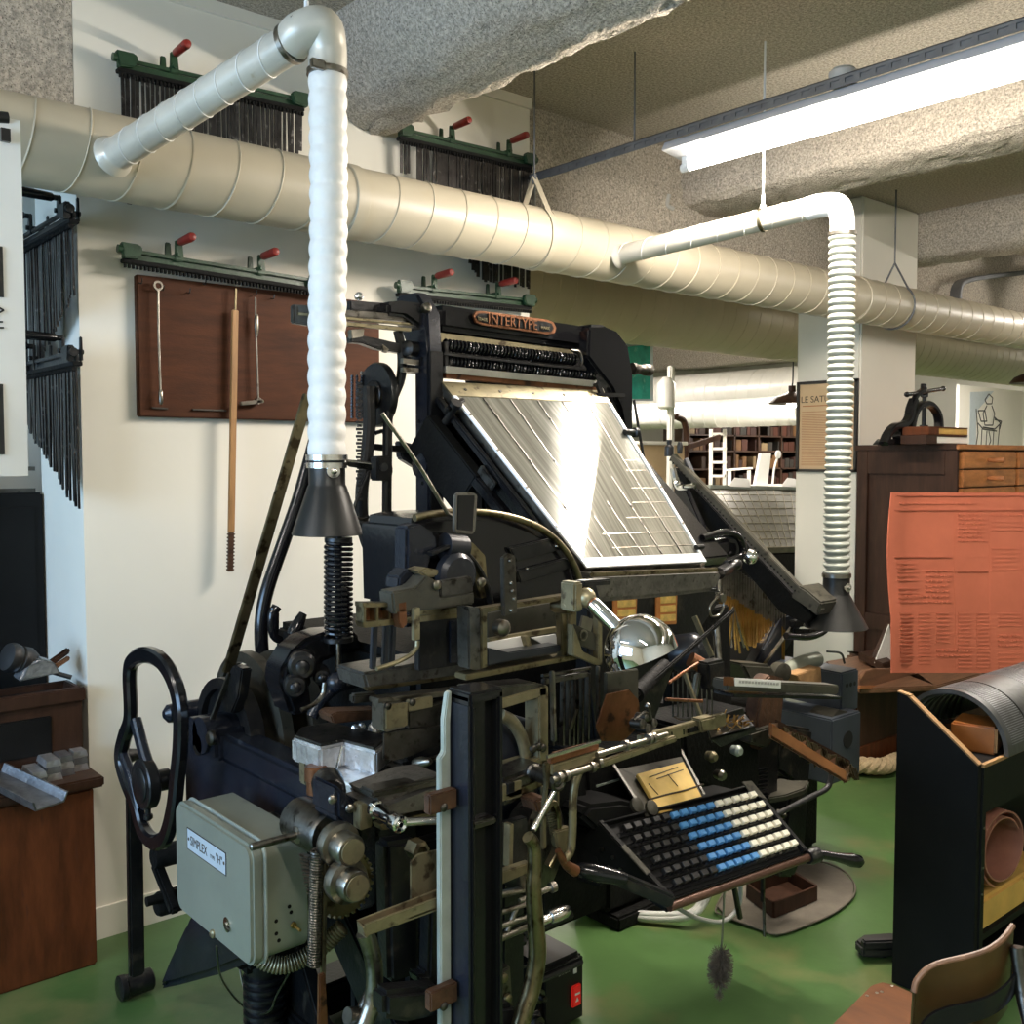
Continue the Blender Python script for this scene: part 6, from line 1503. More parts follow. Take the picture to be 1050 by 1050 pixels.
# ================================================================== BLACK CABINET, RIGHT FOREGROUND
kx = 2.93
ks_ = [(kx, 1.57, .0), (kx, 1.57, .925), (kx, 1.535, .918), (kx, 1.315, .752), (kx, 1.315, .0)]
K = thing('black_cabinet', 'black-painted sloped-top cabinet with worn wooden edges in the right foreground', 'cabinet', (3.5, 1.45, 0))
MB().ext(ks_, (.022, 0, 0), .0015).build('side_panel', 'black_paint', K)
e_ = .004
MB().bar((kx + .011, 1.535, .919), (kx + .011, 1.315, .753), .022, .006).bar((kx + .011, 1.57, .927), (kx + .011, 1.53, .920), .022, .004).bar((kx + .02, 1.313, .748), (4.3, 1.313, .748), .012, .010).build('worn_edge', 'raw_edge', K)
MB().box(kx + .022, 4.3, 1.31, 1.33, .655, .745, .003).build('apron', 'black_paint', K)
MB().box(kx + .022, kx + .045, 1.31, 1.56, 0, .66).build('front_post', 'black_paint', K)
MB().box(kx + .045, 4.3, 1.325, 1.335, .59, .66, .003).build('fascia', 'black_paint', K)
MB().box(kx + .022, 4.3, 1.33, 1.57, .735, .745).build('top_board', 'black_paint', K)
MB().box(kx + .022, 4.3, 1.55, 1.57, 0, .74).box(kx + .022, 4.3, 1.32, 1.56, .205, .225).box(kx + .022, 4.3, 1.32, 1.56, .02, .04).build('carcass', 'black_paint', K)
b = MB()
for (y, z) in ((1.314, .44), (1.314, .36), (1.314, .56), (1.318, .30)): b.lathe((kx + .034, y - .004, z), (0, -1, 0), [(.004, 0), (.004, .002)], 8)
b.build('nail', 'steel', K)
# curved stereotype plate
cx_ = at(1000, 740, Y=1.45)
pxl = at(880, 760, Y=1.4)
rad = .175
ya, yb2 = 1.33, 1.60
def arcpt(t, r, x): return V((x, 1.47 + r * math.cos(t), .752 + r * math.sin(t)))
xs0 = at(945, 712, Y=1.64).x
xs0 = 3.085
b = MB()
n = 30
outer = [arcpt(math.pi * k / n, rad, 0) for k in range(n + 1)]; inner = [arcpt(math.pi * k / n, rad - .014, 0) for k in range(n, -1, -1)]
ring = outer + inner
b.loft([[p + XU * xs0 for p in ring], [p + XU * (xs0 + .16) for p in ring]], True)
b.loft([[p + XU * (xs0 + .17) for p in ring], [p + XU * 4.1 for p in ring]], True)
cvp = b.build('curved_stereotype_plate', 'plate_grey'); tag(cvp, 'grey half-round metal printing plate lying on the black cabinet', 'printing plate')
b = MB()
for k in range(8):
    x = xs0 + .03 + k * .05
    rr_ = [arcpt(math.pi * j / n, rad - .013, x) for j in range(n + 1)]; r2 = [arcpt(math.pi * j / n, rad - .022, x) for j in range(n, -1, -1)]
    b.loft([[p for p in rr_ + r2], [p + XU * .012 for p in rr_ + r2]], True)
b.build('inner_rib', 'plate_grey', cvp)
b = MB(); rr3 = random.Random(11)
for row in range(44):
    t0 = math.radians(68 + row * 2.35)
    if t0 > math.radians(172): break
    for seg_ in range(3):
        x0 = xs0 + .03 + seg_ * .30 + (.0 if seg_ else .0); x1 = x0 + rr3.uniform(.10, .27)
        if seg_ == 0: x1 = min(x1, xs0 + .155)
        dt = math.radians(.9)
        for (ta, tb2) in ((t0, t0 + dt),):
            q = [arcpt(ta, rad + .0012, x0), arcpt(ta, rad + .0012, x1), arcpt(tb2, rad + .0012, x1), arcpt(tb2, rad + .0012, x0)]
            b.ext(q, (0, .0015 * math.cos(ta) * -1, -.0015 * math.sin(ta)))
b.build('raised_type', 'lead', cvp)
MB().ext([V((xs0 + .02, 1.60, .79)), V((xs0 + .35, 1.40, .775)), V((xs0 + .36, 1.39, .785)), V((xs0 + .05, 1.60, .80))], (0, -.02, .004), .001).build('loose_sheet', 'black_paint', cvp)
bb_ = MB(Matrix.Translation((3.12, 1.40, .747)) @ Matrix.Rotation(math.radians(14), 4, 'Z')).box(-.045, .10, -.055, .075, 0, .085, .006)
bbk = bb_.build('wooden_block', 'brown_block'); tag(bbk, 'glossy brown wooden block under the curved plate on the black cabinet', 'block')
MB(Matrix.Translation((3.12, 1.40, .747)) @ Matrix.Rotation(math.radians(14), 4, 'Z')).box(-.046, -.030, -.058, -.05, .003, .082, .004).build('worn_corner', 'raw_edge', bbk)
# rolled flong and yellow parcel on the shelf
rf = thing('rolled_flong', 'brownish-pink rolled flong sheet on the shelf of the black cabinet', 'rolled sheet', (3.3, 1.42, .36))
c_ = V((0, 1.425, .385)); P_ = []
for k in range(64):
    t = math.radians(-70 + k * 9.2); r = .10 - .0004 * k
    P_.append(V((0, 1.425 + math.cos(t) * r, .377 + math.sin(t) * r)))
inn = [V((0, 1.425 + (p.y - 1.425) * .955, .377 + (p.z - .377) * .955)) for p in P_][::-1]
# the roll lies along the camera's depth so its mouth faces front-left
rc_ = at(1008, 890, Y=1.33)
Mr = Matrix.Translation((rc_.x + .128, 1.325, .327 + .1245)) @ Matrix.Scale(1.235, 4) @ Matrix.Rotation(math.radians(82), 4, 'Z')
b = MB(Mr)
P2 = [V((0, p.y - 1.425, p.z - .377)) for p in P_ + inn]
b.loft([P2, [p + XU * .16 for p in P2]], True)
b.M = Mr
b.build('roll', 'flong_brown', rf)
b = MB(Mr)
for k in range(24):
    t = math.radians(150 + k * 3.4)
    for x0, x1 in ((.015, .05), (.06, .10), (.115, .15)):
        q = [V((x, math.cos(tt) * .1012, math.sin(tt) * .1012)) for x, tt in ((x0, t), (x1, t), (x1, t + .02), (x0, t + .02))]
        b.ext(q, (0, -.001 * math.cos(t), -.001 * math.sin(t)))
b.build('moulded_type', 'wood_mid', rf)
yp = MB().box(2.985, 3.5, 1.325, 1.545, .226, .325, .010)
tag(yp.build('yellow_parcel', 'yellow_wrap'), 'yellow paper-wrapped parcel lying under the rolled flong', 'parcel')

# ================================================================== CHAIR
CH = thing('operator_chair', 'worn plywood chair with curved backrest and metal frame at the bottom right', 'chair', (2.05, 1.0, 0))
SC = V((2.03, 1.02, .45))
cv = V((-.80, .60, 0)).normalized()     # facing direction of the seat
cv = (at(862, 1040, Z=.45) - at(990, 1000, Z=.45)); cv.z = 0; cv.normalize()
cs = V((cv.y, -cv.x, 0))
fr_ = at(850, 1052, Z=.455); sb1 = at(892, 1006, Z=.455); sb2 = at(935, 1018, Z=.455)
seat_out = [at(u, v, Z=.455) for u, v in ((800, 1100), (836, 1066), (852, 1050), (866, 1036), (882, 1020), (893, 1009), (904, 1006), (918, 1009), (934, 1016), (960, 1032), (975, 1060), (950, 1110), (880, 1150), (820, 1140))]
st2 = MB().ext(seat_out, (0, 0, -.014), .005).build('seat', 'ply_seat', CH)
b = MB()
for u, v in ((899, 1018), (904, 1017), (915, 1011), (889, 1021)): b.lathe(at(u, v, Z=.455), ZU, [(.004, 0), (.004, .001), (.002, .0015)], 10)
b.build('rivet', 'steel', st2)
# backrest: a bent plywood band
top_uv = [(938, 1020), (941, 1008), (952, 996), (968, 989), (990, 984), (1010, 978), (1025, 969), (1034, 960), (1040, 951)]
tops = [at(u, v, Z=.80 + .002 * i) for i, (u, v) in enumerate(top_uv)]
# positions on the ground plan of a gentle arc
c0 = at(938, 1030, Z=.74); c1 = at(1042, 962, Z=.82)
arcp = []
zt0 = [.735, .752, .768, .778, .786, .794, .803, .812, .82]
for i, (u, v) in enumerate(top_uv): arcp.append(at(u, v, Z=zt0[i]))
low = [(p + V((0, 0, -.15)) - (RGT * .0)) for p in arcp]
ptop = catmull(arcp, 5); 
mid = sum(arcp, V()) / len(arcp)
fw = V((FWD.x, FWD.y, 0)).normalized()
nth = .011
def back_ring(p, i):
    s = i / (len(ptop) - 1)
    lo = p + V((0, 0, -.155)) + fw * .015
    return [p, p + fw * nth, lo + fw * nth, lo]
b = MB().loft([back_ring(p, i) for i, p in enumerate(ptop)], True)
bk_ = b.build('backrest', 'ply_back', CH)
MB().tube([p + V((0, 0, .001)) + fw * nth / 2 for p in ptop], .0055, 8, smooth=False).build('backrest_edge', 'wood_mid', bk_)
fpath = [p + V((0, 0, -.085)) - fw * .012 for p in ptop[2:]]
rings = []
for p in fpath:
    rings.append([p + ZU * .018, p + ZU * .018 - fw * .006, p - ZU * .018 - fw * .006, p - ZU * .018])
MB().loft(rings, True).build('frame_band', 'gloss_iron', CH)
MB().lathe(ptop[8] + V((0, 0, -.085)) - fw * .018, -fw, [(.008, 0), (.008, .002), (.004, .004)], 12).build('frame_bolt', 'bright_steel', CH)
MB().tube([ptop[-1] + V((.0, 0, -.03)) - fw * .01, ptop[-6] + V((.03, 0, -.10)) - fw * .03, ptop[-12] + V((.04, -.02, -.17)) - fw * .05, ptop[-12] + V((.02, 0, -.30)), V((2.0, .98, .43))], .012, 10).build('frame_tube', 'dark_steel', CH)
MB().tube([ptop[6] + V((0, 0, -.10)) - fw * .02, ptop[6] + V((0.01, 0, -.2)) - fw * .01, ptop[6] + V((.03, .03, -.29)), V((1.96, 1.0, .43))], .014, 10).build('frame_tube', 'gloss_iron', CH)
MB().lathe(ptop[6] + V((0, 0, -.13)) - fw * .025, -fw, [(.02, 0), (.022, .01), (.016, .02)], 14).build('frame_knob', 'gloss_iron', CH)
MB().lathe((2.03, 1.0, .0), ZU, [(.03, .05), (.03, .42), (.1, .43), (.1, .442)], 18).build('column', 'iron', CH)
for k in range(4):
    t = k * math.pi / 2 + .5
    MB().tube([(2.03, 1.0, .10), (2.03 + .15 * math.cos(t), 1.0 + .15 * math.sin(t), .07), (2.03 + .26 * math.cos(t), 1.0 + .26 * math.sin(t), .014)], .014, 8).build('leg', 'iron', CH)
nwp = ptop[-4] + V((.05, -.02, -.2))
b = MB()
tag(MB(Matrix.Translation((1.98, .93, .457)) @ Matrix.Rotation(.5, 4, 'Z')).box(-.06, .07, -.08, .05, 0, .012, .003).build('folded_newspaper', 'paper'), 'folded newspaper lying on the plywood chair', 'newspaper')

# ================================================================== FLONG, BENCH, CABINET, PRESS
fp0 = at(911, 505, Y=2.32)
D_ = 4.45
def atd(u, v, d):
    r = FWD + RGT * ((u - 525) / FPX) + UPV * ((525 - v) / FPX); return EYE + r * d
rows = []
for i in range(21):
    v = 505 + (690 - 505) * i / 20
    row = []
    for k in range(25):
        s = k / 24; u = 914 + 170 * s - 4 * math.sin(math.pi * min(1, i / 14)) * (1 - s) ** 3
        d = 4.35 + .35 * s - .05 * math.exp(-((s - .02) / .05) ** 2)
        d += .06 * math.sin(s * 3.0)
        row.append(atd(u, v, d))
    rows.append(row)
fn = (rows[0][-1] - rows[0][0]).cross(rows[-1][0] - rows[0][0]).normalized()
if fn.dot(FWD) > 0: fn = -fn
b = MB()
b.loft([r + [p - fn * .004 for p in r[::-1]] for r in rows], True)
FL = b.build('flong_sheet', 'flong'); tag(FL, 'large terracotta flong sheet moulded with newspaper columns standing on the bench', 'flong sheet')
def fpnt(s, t):
    i = min(19.999, max(0, t * 20)); k = min(23.999, max(0, s * 24)); i0 = int(i); k0 = int(k)
    return rows[i0][k0].lerp(rows[i0][k0 + 1], k - k0).lerp(rows[i0 + 1][k0].lerp(rows[i0 + 1][k0 + 1], k - k0), i - i0)
b = MB(); r5 = random.Random(21)
def fbar(s0, t0, s1, t1, w, h=.004):
    n_ = max(1, int(abs(s1 - s0) * 24))
    for j in range(n_):
        a = fpnt(s0 + (s1 - s0) * j / n_, t0 + (t1 - t0) * j / n_); c = fpnt(s0 + (s1 - s0) * (j + 1) / n_, t0 + (t1 - t0) * (j + 1) / n_)
        b.bar(a + fn * h * .3, c + fn * h * .3, w, h, up=fn)
def fblock(s0, t0, s1, t1, kind):
    if kind == 'rule':
        fbar(s0, t0, s1, t0, .0025); fbar(s0, t1, s1, t1, .0025)
    elif kind == 'head':
        n_ = max(1, int((t1 - t0) / .024))
        for j in range(n_):
            t = t0 + (j + .5) * (t1 - t0) / n_; s = s0 + .004
            while s < s1 - .02:
                w = r5.uniform(.008, .03); fbar(s, t, min(s + w, s1), t, .007); s += w + .007
    elif kind == 'text':
        n_ = max(1, int((t1 - t0) / .021))
        for j in range(n_):
            t = t0 + (j + .5) * (t1 - t0) / n_
            fbar(s0 + .003, t, s1 - r5.uniform(.003, .02), t, .006, .0022)
fblock(.03, .02, .98, .02, 'rule'); fblock(.05, .045, .52, .075, 'head'); fblock(.03, .10, .98, .10, 'rule')
fbar(.47, .055, .475, .055, .012)
fblock(.40, .11, .58, .28, 'head'); fblock(.60, .11, .98, .14, 'head'); fblock(.6, .15, .98, .22, 'text')
fblock(.04, .36, .37, .36, 'rule'); fblock(.05, .38, .19, .5, 'text'); fblock(.21, .42, .37, .56, 'head'); fblock(.05, .52, .19, .62, 'text')
fblock(.10, .56, .36, .62, 'head'); fblock(.60, .30, .78, .44, 'text'); fblock(.80, .30, .98, .44, 'text'); fblock(.40, .44, .58, .44, 'rule')
fblock(.05, .66, .14, .96, 'text'); fblock(.16, .66, .25, .96, 'text'); fblock(.27, .66, .36, .84, 'text'); fblock(.40, .66, .49, .98, 'text'); fblock(.51, .66, .60, .98, 'text'); fblock(.27, .86, .49, .92, 'head')
fblock(.64, .66, .80, .75, 'text'); fblock(.64, .78, .80, .86, 'head'); fblock(.82, .5, .98, .98, 'text'); fblock(.64, .88, .8, .98, 'text')
for s in (.385, .595, .79): 
    n_ = 20
    for j in range(n_): b.bar(fpnt(s, .12 + .86 * j / n_), fpnt(s, .12 + .86 * (j + 1) / n_), .002, .0016, up=fn)
b.build('moulded_columns', 'flong', FL)

BN = thing('low_wooden_bench', 'low dark brown wooden bench with a curved lip below the flong sheet', 'bench', (5.4, 2.9, 0))
bzt = .47
q0 = at(848, 677, Z=bzt); q1 = at(905, 677, Z=bzt); q2 = at(880, 706, Z=bzt)
BX = 5.15
MB().ext([at(846, 678, Z=bzt), at(882, 706, Z=bzt), at(960, 703, Z=bzt), V((5.56, at(975, 700, Z=bzt).y, bzt)), V((5.56, 3.3, bzt)), at(905, 668, Z=bzt)], (0, 0, -.03), .006).build('top', 'wood_mid', BN)
yb0 = at(882, 706, Z=bzt).y; xb0 = at(882, 706, Z=bzt).x
MB().ext([V((xb0 + .02, yb0 + .03, .0)), V((xb0 + .02, yb0 + .03, bzt - .03)), V((5.56, yb0 + .03, bzt - .03)), V((5.56, yb0 + .03, .0))], (0, .5, 0), .006).build('body', 'wood_dark', BN)
MB().box(xb0 + .01, 5.56, yb0 + .022, yb0 + .032, .02, .15, .004).build('plinth_board', 'wood_cabinet', BN)
lp = [at(u, v, Y=yb0 - .01) for u, v in ((881, 705), (882, 696), (887, 689), (896, 686), (950, 685), (1010, 684), (1010, 706), (950, 706))]
MB().ext(lp, (0, .025, 0), .004).build('curved_lip', 'wood_mid', BN)
MB().bar(at(880, 705, Y=yb0 - .02), at(1010, 705, Y=yb0 - .02), .02, .02, .005).build('lip_moulding', 'wood_tan', BN)
MB().ext([at(880, 676, Z=bzt + .02), at(897, 672, Z=bzt + .02), at(914, 684, Z=bzt + .02), at(905, 688, Z=bzt + .02)], (0, 0, .04), .004).build('end_batten', 'wood_dark', BN)
tag(MB().ext([at(897, 680, Y=2.9), at(912, 640, Y=2.9), at(918, 686, Y=2.9), at(908, 686, Y=2.9)], (0, .006, 0), .001).build('printed_sheet', 'label_white'), 'grey printed sheet leaning behind the left edge of the flong', 'sheet')
MB().bar(at(893, 682, Y=2.95), at(912, 640, Y=2.95), .02, .03, .003, up=YU).build('frame_post', 'wood_dark', BN)
# rope on the floor in front of the bench
rp = [V((xb0 + dx_, yb0 - .06, .05 + .03 * abs(dx_ - .4))) for dx_ in (-.12, .1, .25, .4, .55, .8)]
rp[0] = V((xb0 - .02, yb0 + .12, .06))
RP = thing('rope', 'thick twisted rope along the bottom of the low bench', 'rope', rp[1])
Q = catmull(rp, 14)
for s_ in range(3):
    P_ = []
    for i, p in enumerate(Q):
        d = (Q[min(i + 1, len(Q) - 1)] - Q[max(i - 1, 0)]).normalized(); a_, b_ = frame_of(d); t = i * .75 + s_ * math.tau / 3
        P_.append(p + (a_ * math.cos(t) + b_ * math.sin(t)) * .022)
    MB().tube(P_, .024, 8, 2).build('strand', 'rope', RP)

# tall cabinet with drawers
WX = 5.58; wy0 = at(982, 460, X=WX).y; wy1 = at(879, 458, X=WX).y; wz = at(940, 456, X=WX).z
WC = thing('drawer_cabinet', 'tall dark wooden cabinet with orange-brown drawers beside the white pillar', 'cabinet', (6.2, 2.9, 0))
MB().box(WX + .02, 7.2, wy0 + .02, wy1, 0, wz - .03, .004).build('carcass', 'wood_dark', WC)
MB().box(WX - .01, 7.25, wy0 - .01, wy1 + .01, wz - .03, wz, .005).build('top', 'wood_orange', WC)
MB().box(WX - .012, WX + .01, wy0 + .0, wy1 + .01, wz - .031, wz + .001, .003).build('top_side', 'wood_dark', WC)
b = MB()
b.box(WX, WX + .02, wy0, wy0 + .07, 0, wz - .03, .003).box(WX, WX + .02, wy1 - .07, wy1, 0, wz - .03, .003).box(WX, WX + .02, wy0 + .07, wy1 - .07, wz - .17, wz - .03, .003).box(WX, WX + .02, wy0 + .07, wy1 - .07, .62, .72, .003)
b.build('side_frame', 'wood_dark', WC)
dx0 = at(985, 470, Y=wy0).x
for k in range(9):
    z1 = wz - .04 - k * .105; z0 = z1 - .098
    dr_ = MB().box(WX + .06, 6.33, wy0 - .006, wy0 + .03, z0, z1, .006).build('drawer', 'wood_orange', WC)
    MB().lathe((5.95, wy0 - .006, (z0 + z1) / 2), (0, -1, 0), [(.011, 0), (.011, .01), (.015, .015), (.017, .08), (.014, .095)], 14).build('knob', 'wood_tan', dr_)
    dr_2 = MB().box(6.37, 7.15, wy0 - .006, wy0 + .03, z0, z1, .006).build('drawer', 'wood_orange', WC)
# nipping press
pz = wz; PY = 2.90
PR = thing('book_press', 'black cast-iron screw press standing on the drawer cabinet', 'book press', (5.95, PY, wz))
def pp_(uv): return pts(uv, Y=PY)
MB().ribbon(pp_([(906, 455), (911, 444), (918, 437), (927, 435), (932, 428), (934, 418), (937, 410)]), .055, .035, 6, wdir=(0, 1, 0)).ext(pp_([(904, 456), (909, 450), (938, 450), (938, 456)]), (0, .06, 0), .004).lathe(at(927, 446, Y=PY), (0, 1, 0), [(.02, 0), (.04, 0), (.04, .05), (.02, .05)], 18).build('side_scroll', 'gloss_iron', PR)
MB().ribbon(pp_([(935, 455), (934, 440), (937, 425), (943, 416), (950, 414), (957, 418), (962, 428), (963, 445)]), .05, .035, 6, wdir=(0, 1, 0)).build('arch', 'gloss_iron', PR)
MB().ribbon(pp_([(932, 425), (936, 412), (941, 404), (946, 400), (947, 394)]), .03, .03, 6, wdir=(0, 1, 0)).build('scroll_arm', 'gloss_iron', PR)
MB().lathe(at(947, 443, Y=PY + .02), ZU, [(.04, -.01), (.04, .01), (.024, .012), (.024, .04), (.013, .042), (.013, .20), (.022, .205), (.022, .23), (.012, .25)], 16).build('screw', 'gloss_iron', PR)
MB().tube(pp_([(930, 404.5), (938, 403.5), (947, 402), (958, 400), (968, 398.5)]), .012, 10).ball(at(930, 404.5, Y=PY), .016, 10, (1.5, 1, 1)).ball(at(967, 398.5, Y=PY), .016, 10, (1.5, 1, 1)).lathe(at(947, 402, Y=PY), ZU, [(.014, 0), (.02, .02), (.012, .045)], 12).build('bar_handle', 'gloss_iron', PR)
MB().ext(pp_([(932, 452), (960, 452), (960, 456), (932, 456)]), (0, .2, 0), .004).build('bed', 'gloss_iron', PR)
for (dx_, z0, z1, c, lab) in ((0, 0, .05, 'far_white', 'thick pale-edged book lying at the bottom beside the press'), (.02, .051, .098, 'yellow_wrap', 'brown book with yellow page edges on top of the pale-edged book')):
    x0 = at(938, 445, Y=2.8).x; x1 = at(982, 445, Y=2.8).x
    bk2 = thing('book', lab, 'book', (x0 + .2, 2.8, wz + z0), 'books by the press')
    MB().box(x0 + .12 + dx_, x1, 2.74, 2.885, wz + z0 + .006, wz + z1 - .006, .003).build('pages', c, bk2)
    MB().box(x0 + dx_, x0 + .12 + dx_, 2.73, 2.885, wz + z0, wz + z1, .003).box(x0 + .1 + dx_, x1 - .012, 2.735, 2.885, wz + z0, wz + z0 + .006).box(x0 + .1 + dx_, x1 - .012, 2.735, 2.885, wz + z1 - .006, wz + z1).build('cover', 'wood_dark' if z0 == 0 else 'wood_cabinet', bk2)

# ---- framed print on the pillar
px_ = 5.8
py1 = at(817, 440, X=px_ - .015).y; py0 = at(879, 440, X=px_ - .015).y; pz1 = at(848, 390, X=px_ - .015).z; pz0 = at(848, 484, X=px_ - .015).z
PT = thing('framed_print', 'black-framed yellowed print on the side of the white pillar, partly behind the grey hose', 'framed print', (px_, (py0 + py1) / 2, pz0))
py1 = min(py1, 3.86)
b = MB().box(px_ - .025, px_ - .002, py0 - .0, py0 + .018, pz0, pz1).box(px_ - .025, px_ - .002, py1 - .018, py1, pz0, pz1).box(px_ - .025, px_ - .002, py0, py1, pz1 - .018, pz1).box(px_ - .025, px_ - .002, py0, py1, pz0, pz0 + .018)
b.build('frame', 'black_plastic', PT)
sh_ = MB().box(px_ - .012, px_ - .002, py0 + .01, py1 - .01, pz0 + .01, pz1 - .01).build('sheet', 'old_paper', PT)
text('lettering', 'LE SATU', 'ink', sh_, (px_ - .0125, py1 - .03, at(830, 413, X=px_).z), (0, -1, 0), ZU, .042, .0005, (py1 - py0) * .47)
b = MB()
b.box(px_ - .0128, px_ - .0118, py0 + .06, py1 - .04, at(830, 417, X=px_).z, at(830, 416, X=px_).z)
z = pz1 - .20; r6 = random.Random(2)
while z > pz0 + .04:
    b.box(px_ - .0126, px_ - .0118, py0 + .03 + r6.choice((0, 0, 0, .03, .08)), py1 - .035, z, z + .0035); z -= .0105 if r6.random() > .12 else .02
b.build('text_lines', 'wood_tan', sh_)

# ---- far board with drawing, right
bdx0 = at(983, 430, Y=6.0).x
BD = thing('display_board', 'white display board with a blue-grey line drawing behind the drawer cabinet', 'display board', (bdx0 + .7, 6.0, 0))
MB().box(bdx0, bdx0 + 1.9, 6.0, 6.04, 0, at(1000, 396, Y=6.0).z, .003).build('panel', 'far_white', BD)
b = MB()
def stroke(uv, w=.017):
    P = pts(uv, Y=5.996)
    for i in range(len(P) - 1): b.bar(P[i], P[i + 1], w, .003, up=YU)
stroke([(1001, 419), (1003, 444), (1001, 456)]); stroke([(1003, 421), (1010, 421), (1012, 432), (1006, 432), (1003, 421)]); stroke([(1010, 410), (1014, 404), (1018, 408), (1017, 414), (1012, 414), (1010, 410)], .014)
stroke([(1012, 416), (1008, 424), (1010, 436), (1018, 436), (1020, 424), (1017, 416)]); stroke([(1008, 438), (1020, 440), (1026, 434), (1020, 428)]); stroke([(1003, 434), (1008, 440), (1022, 442)]); stroke([(1007, 440), (1006, 457)]); stroke([(1012, 442), (1011, 457)]); stroke([(1019, 442), (1018, 457)]); stroke([(1025, 436), (1023, 457)]); stroke([(1014, 442), (1016, 452), (1014, 457)]); stroke([(1020, 430), (1027, 432), (1025, 440)])
b.build('line_drawing', 'bluegrey_iron', BD)
MB().ext(pts([(995, 402), (1019, 401), (1010, 412), (1003, 420), (1001, 430), (1001, 456), (994, 457)], Y=5.9975), (0, .0022, 0)).build('tinted_ground', 'plate_blue', BD)

def pendant(label, uv, y, R=.13):
    c = at(*uv, Y=y)
    t = thing('pendant_lamp', label, 'lamp', c, 'black pendant lamps')
    MB().lathe(c, ZU, [(R, 0), (R * 1.02, .004), (R * .8, .05), (R * .35, .085), (.03, .10), (.03, .15), (.024, .15), (.024, .10), (R * .34, .08), (R * .96, .002)], 26).build('shade', 'wood_dark', t)
    MB().ball(c + ZU * .004, .045, 14).build('bulb', 'bulb_glow', t)
    MB().tube([c + ZU * .14, c + ZU * .3 + XU * .01, (c.x, c.y, ZC)], .006, 6).build('cord', 'black_rubber', t)
pendant('dark pendant lamp with a lit bulb left of the framed print', (812, 414), 4.9, .19)
pendant('dark pendant lamp with a lit bulb at the right edge above the drawers', (1058, 393), 3.6, .17)

# ================================================================== FAR ROOM
for i, (x, zc_, r, lab) in enumerate([(10.2, 2.48, .24, 'upper white duct crossing the bright far room'), (9.3, 2.16, .16, 'lower white duct crossing the bright far room')]):
    t = thing('far_air_duct', lab, 'air duct', (x, 7, zc_), 'white ducts of the far room')
    MB().cyl((x, 6.1, zc_), (x, 12.0, zc_), r, seg=30).build('pipe', 'duct_white', t)
    spiral((x, 6.1, zc_), (x, 12.0, zc_), r + .001, .004, .16).build('spiral_seam', 'duct_white', t)
struct(rough_beam('beam_6', [(11.0, ZC), (11.0, 3.0), (11.03, 2.9), (11.25, 2.9), (11.28, 3.0), (11.28, ZC)], 4.0, 12.0, n=40))
struct(MB().box(7.0, 9.0, 10.9, 11.0, 0, ZC).build('partition_far', 'far_white'))
SH = thing('bookcase', 'long wooden bookcase of old books and type boxes in the far room', 'bookcase', (10.2, 8.2, 0))
sy = 8.0
bx0 = at(700, 470, Y=sy).x; bx1 = at(845, 470, Y=sy).x; 
zz = [at(760, v, Y=sy).z for v in (428, 446, 462, 480, 500, 520)]
b = MB()
for z in zz: b.box(bx0, bx1, sy, sy + .3, z - .02, z)
b.box(bx0, bx1, sy + .28, sy + .3, .0, zz[0])
for k in range(7):
    x = bx0 + (bx1 - bx0) * k / 6; b.box(x - .015, x + .015, sy, sy + .3, 0, zz[0])
b.build('frame', 'shelf_wood', SH)
shelf_words = ['top', 'second', 'third', 'fourth', 'lowest']
r7 = random.Random(9)
protob = None
for si in range(5):
    z0 = zz[si + 1]; hmax = zz[si] - z0 - .04
    x = bx0 + .03
    while x < bx1 - .1:
        w = r7.uniform(.06, .16); h = hmax * r7.uniform(.55, .95)
        if r7.random() < .16: x += w; continue
        o = MB().box(x, x + w * .92, sy + .03, sy + .26, z0, z0 + h, .004).build('book', 'book_%d' % r7.randrange(6))
        tag(o, 'old book or box on the %s shelf of the far bookcase' % shelf_words[si], 'book', 'old books on the %s shelf' % shelf_words[si]); x += w
ctz = at(790, 498.5, Y=6.5).z
FC = thing('far_counter', 'white counter of the far room under the leaning pale board', 'counter', at(770, 600, Y=6.7))
MB().box(at(722, 500, Y=6.4).x, at(850, 500, Y=6.4).x, 6.4, 7.1, ctz - .05, ctz - .002, .004).build('counter_top', 'far_white', FC)
MB().box(at(726, 500, Y=6.45).x, at(846, 500, Y=6.45).x, 6.45, 7.05, 0, ctz - .05).build('cupboard', 'wood_dark', FC)
# white ladder, board and round thing before the bookcase
LD = thing('white_ladder', 'narrow white ladder standing before the far bookcase', 'ladder', at(736, 500, Y=7.2))
for u in (729, 743): MB().bar((at(u, 515, Y=7.2).x, 7.2, 0), at(u, 440, Y=7.2), .03, .03).build('rail', 'far_white', LD)
for v in (445, 460, 474, 488): MB().bar(at(729, v, Y=7.2), at(744, v, Y=7.2), .03, .03).build('rung', 'far_white', LD)
tag(MB().ext(pts([(774, 498), (787, 498.5), (791, 465), (780, 465)], Y=6.5), (0, .03, 0), .004).build('white_board', 'paper'), 'narrow pale board leaning before the far bookcase', 'board')
tag(MB().lathe(at(797, 466, Y=6.5), (0, -1, 0), [(.03, 0), (.045, .002), (.045, .02), (.03, .024)], 18).tube(pts([(797, 470), (794, 480), (792, 498.5)], Y=6.52), .012, 8).build('magnifier_lamp', 'label_white'), 'round white lamp head on a thin arm before the far bookcase', 'lamp')
b = MB().bar(at(745, 482, Y=6.8), at(770, 480, Y=6.8), .05, .02)
for u in (748, 768): p = at(u, 482, Y=6.8); b.bar(p, (p.x, p.y, ctz), .03, .03)
tag(b.build('white_stand', 'far_white'), 'small white metal stand before the far bookcase', 'stand')
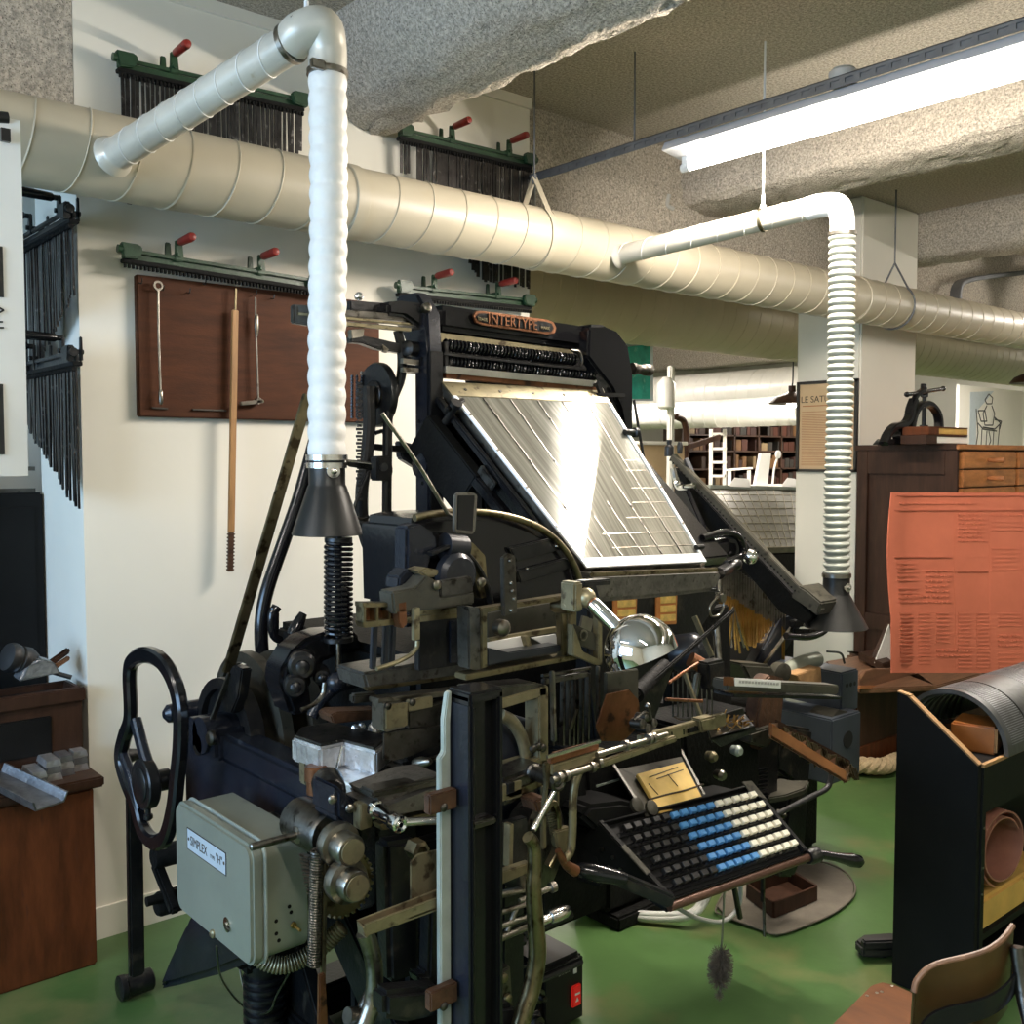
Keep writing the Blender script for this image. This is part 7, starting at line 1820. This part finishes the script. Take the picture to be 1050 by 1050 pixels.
b = MB().bar(at(700, 460, Y=6.0), at(738, 448, Y=6.0), .03, .05, .004).tube(pts([(693, 427), (701, 432), (704, 446), (703, 462)], Y=6.0), .03, 10).cyl(at(703, 462, Y=6.0), (at(703, 462, Y=6.0).x, 6.0, 0), .03, seg=10)
tag(b.build('far_pipe_arm', 'wood_dark'), 'dark pipe and arm standing left of the far bookcase', 'pipe')
MB2 = thing('far_work_table', 'pale work table of the far room, seen over the silver magazine', 'table', at(680, 480, Y=5.6))
a = at(655, 456, Y=5.6); c = at(702, 500, Y=5.6)
MB().box(a.x, c.x, 5.6, 6.2, 0.0, a.z, .01).build('body', 'old_paper', MB2)
MB().box(a.x - .02, c.x + .02, 5.58, 6.22, a.z, a.z + .03, .005).build('table_top', 'far_white', MB2)
tag(MB().bar(at(688, 375, Y=5.2), (at(688, 432, Y=5.2).x, 5.2, 0), .05, .05, .01).lathe(at(683, 420, Y=5.2), ZU, [(.05, 0), (.07, .02), (.07, .2), (.03, .25)], 14).build('white_pipe', 'duct_white'), 'white vertical pipe in the far room right of the teal picture', 'pipe')
# teal picture
TP = thing('teal_picture', 'teal picture with pale edge hanging beyond the right end of the machine', 'picture', at(655, 405, Y=4.6))
q = pts([(640, 356), (667, 353), (667, 409), (640, 409)], Y=4.7)
MB().ext(q, (0, .01, 0), .001).build('print', 'teal_paper', TP)
q = pts([(638, 352), (670, 349), (670, 411), (638, 411)], Y=4.712)
MB().ext(q, (0, .01, 0), .001).build('mount', 'plate_blue', TP)
MB().cyl(at(650, 352, Y=4.71), (at(650, 352, Y=4.71).x, 4.71, ZC), .003, seg=6).build('hanging_wire', 'slot_grey', TP)
# dark cable tray below the right ceiling
b = MB(); P_ = pts([(980, 318), (981, 296), (990, 288), (1020, 283), (1075, 277)], Y=3.45)
b.ribbon(P_, .08, .035, 5, wdir=(0, 1, 0))
tag(b.build('cable_tray', 'slot_grey'), 'dark bent cable tray under the concrete at the right edge', 'cable tray')
tag(MB().tube(pts([(690, 214), (684, 210), (686, 200)], Y=3.545), .012, 8).build('grey_conduit', 'pvc_grey'), 'short bent grey conduit at the end of the concrete beam', 'conduit')

# ------------------------------------------------------------------ render look
for o in bpy.data.objects:
    if '_o' in o: del o['_o']
vs = scene.view_settings
scene.display_settings.display_device = 'sRGB'
vs.view_transform = 'Standard'; vs.look = 'None'; vs.exposure = 0.06; vs.gamma = 1.0; vs.use_curve_mapping = False
try:
    scene.cycles.use_denoising = True; scene.cycles.max_bounces = 8; scene.cycles.caustics_reflective = False; scene.cycles.caustics_refractive = False
    scene.cycles.sample_clamp_indirect = 6
except Exception: pass
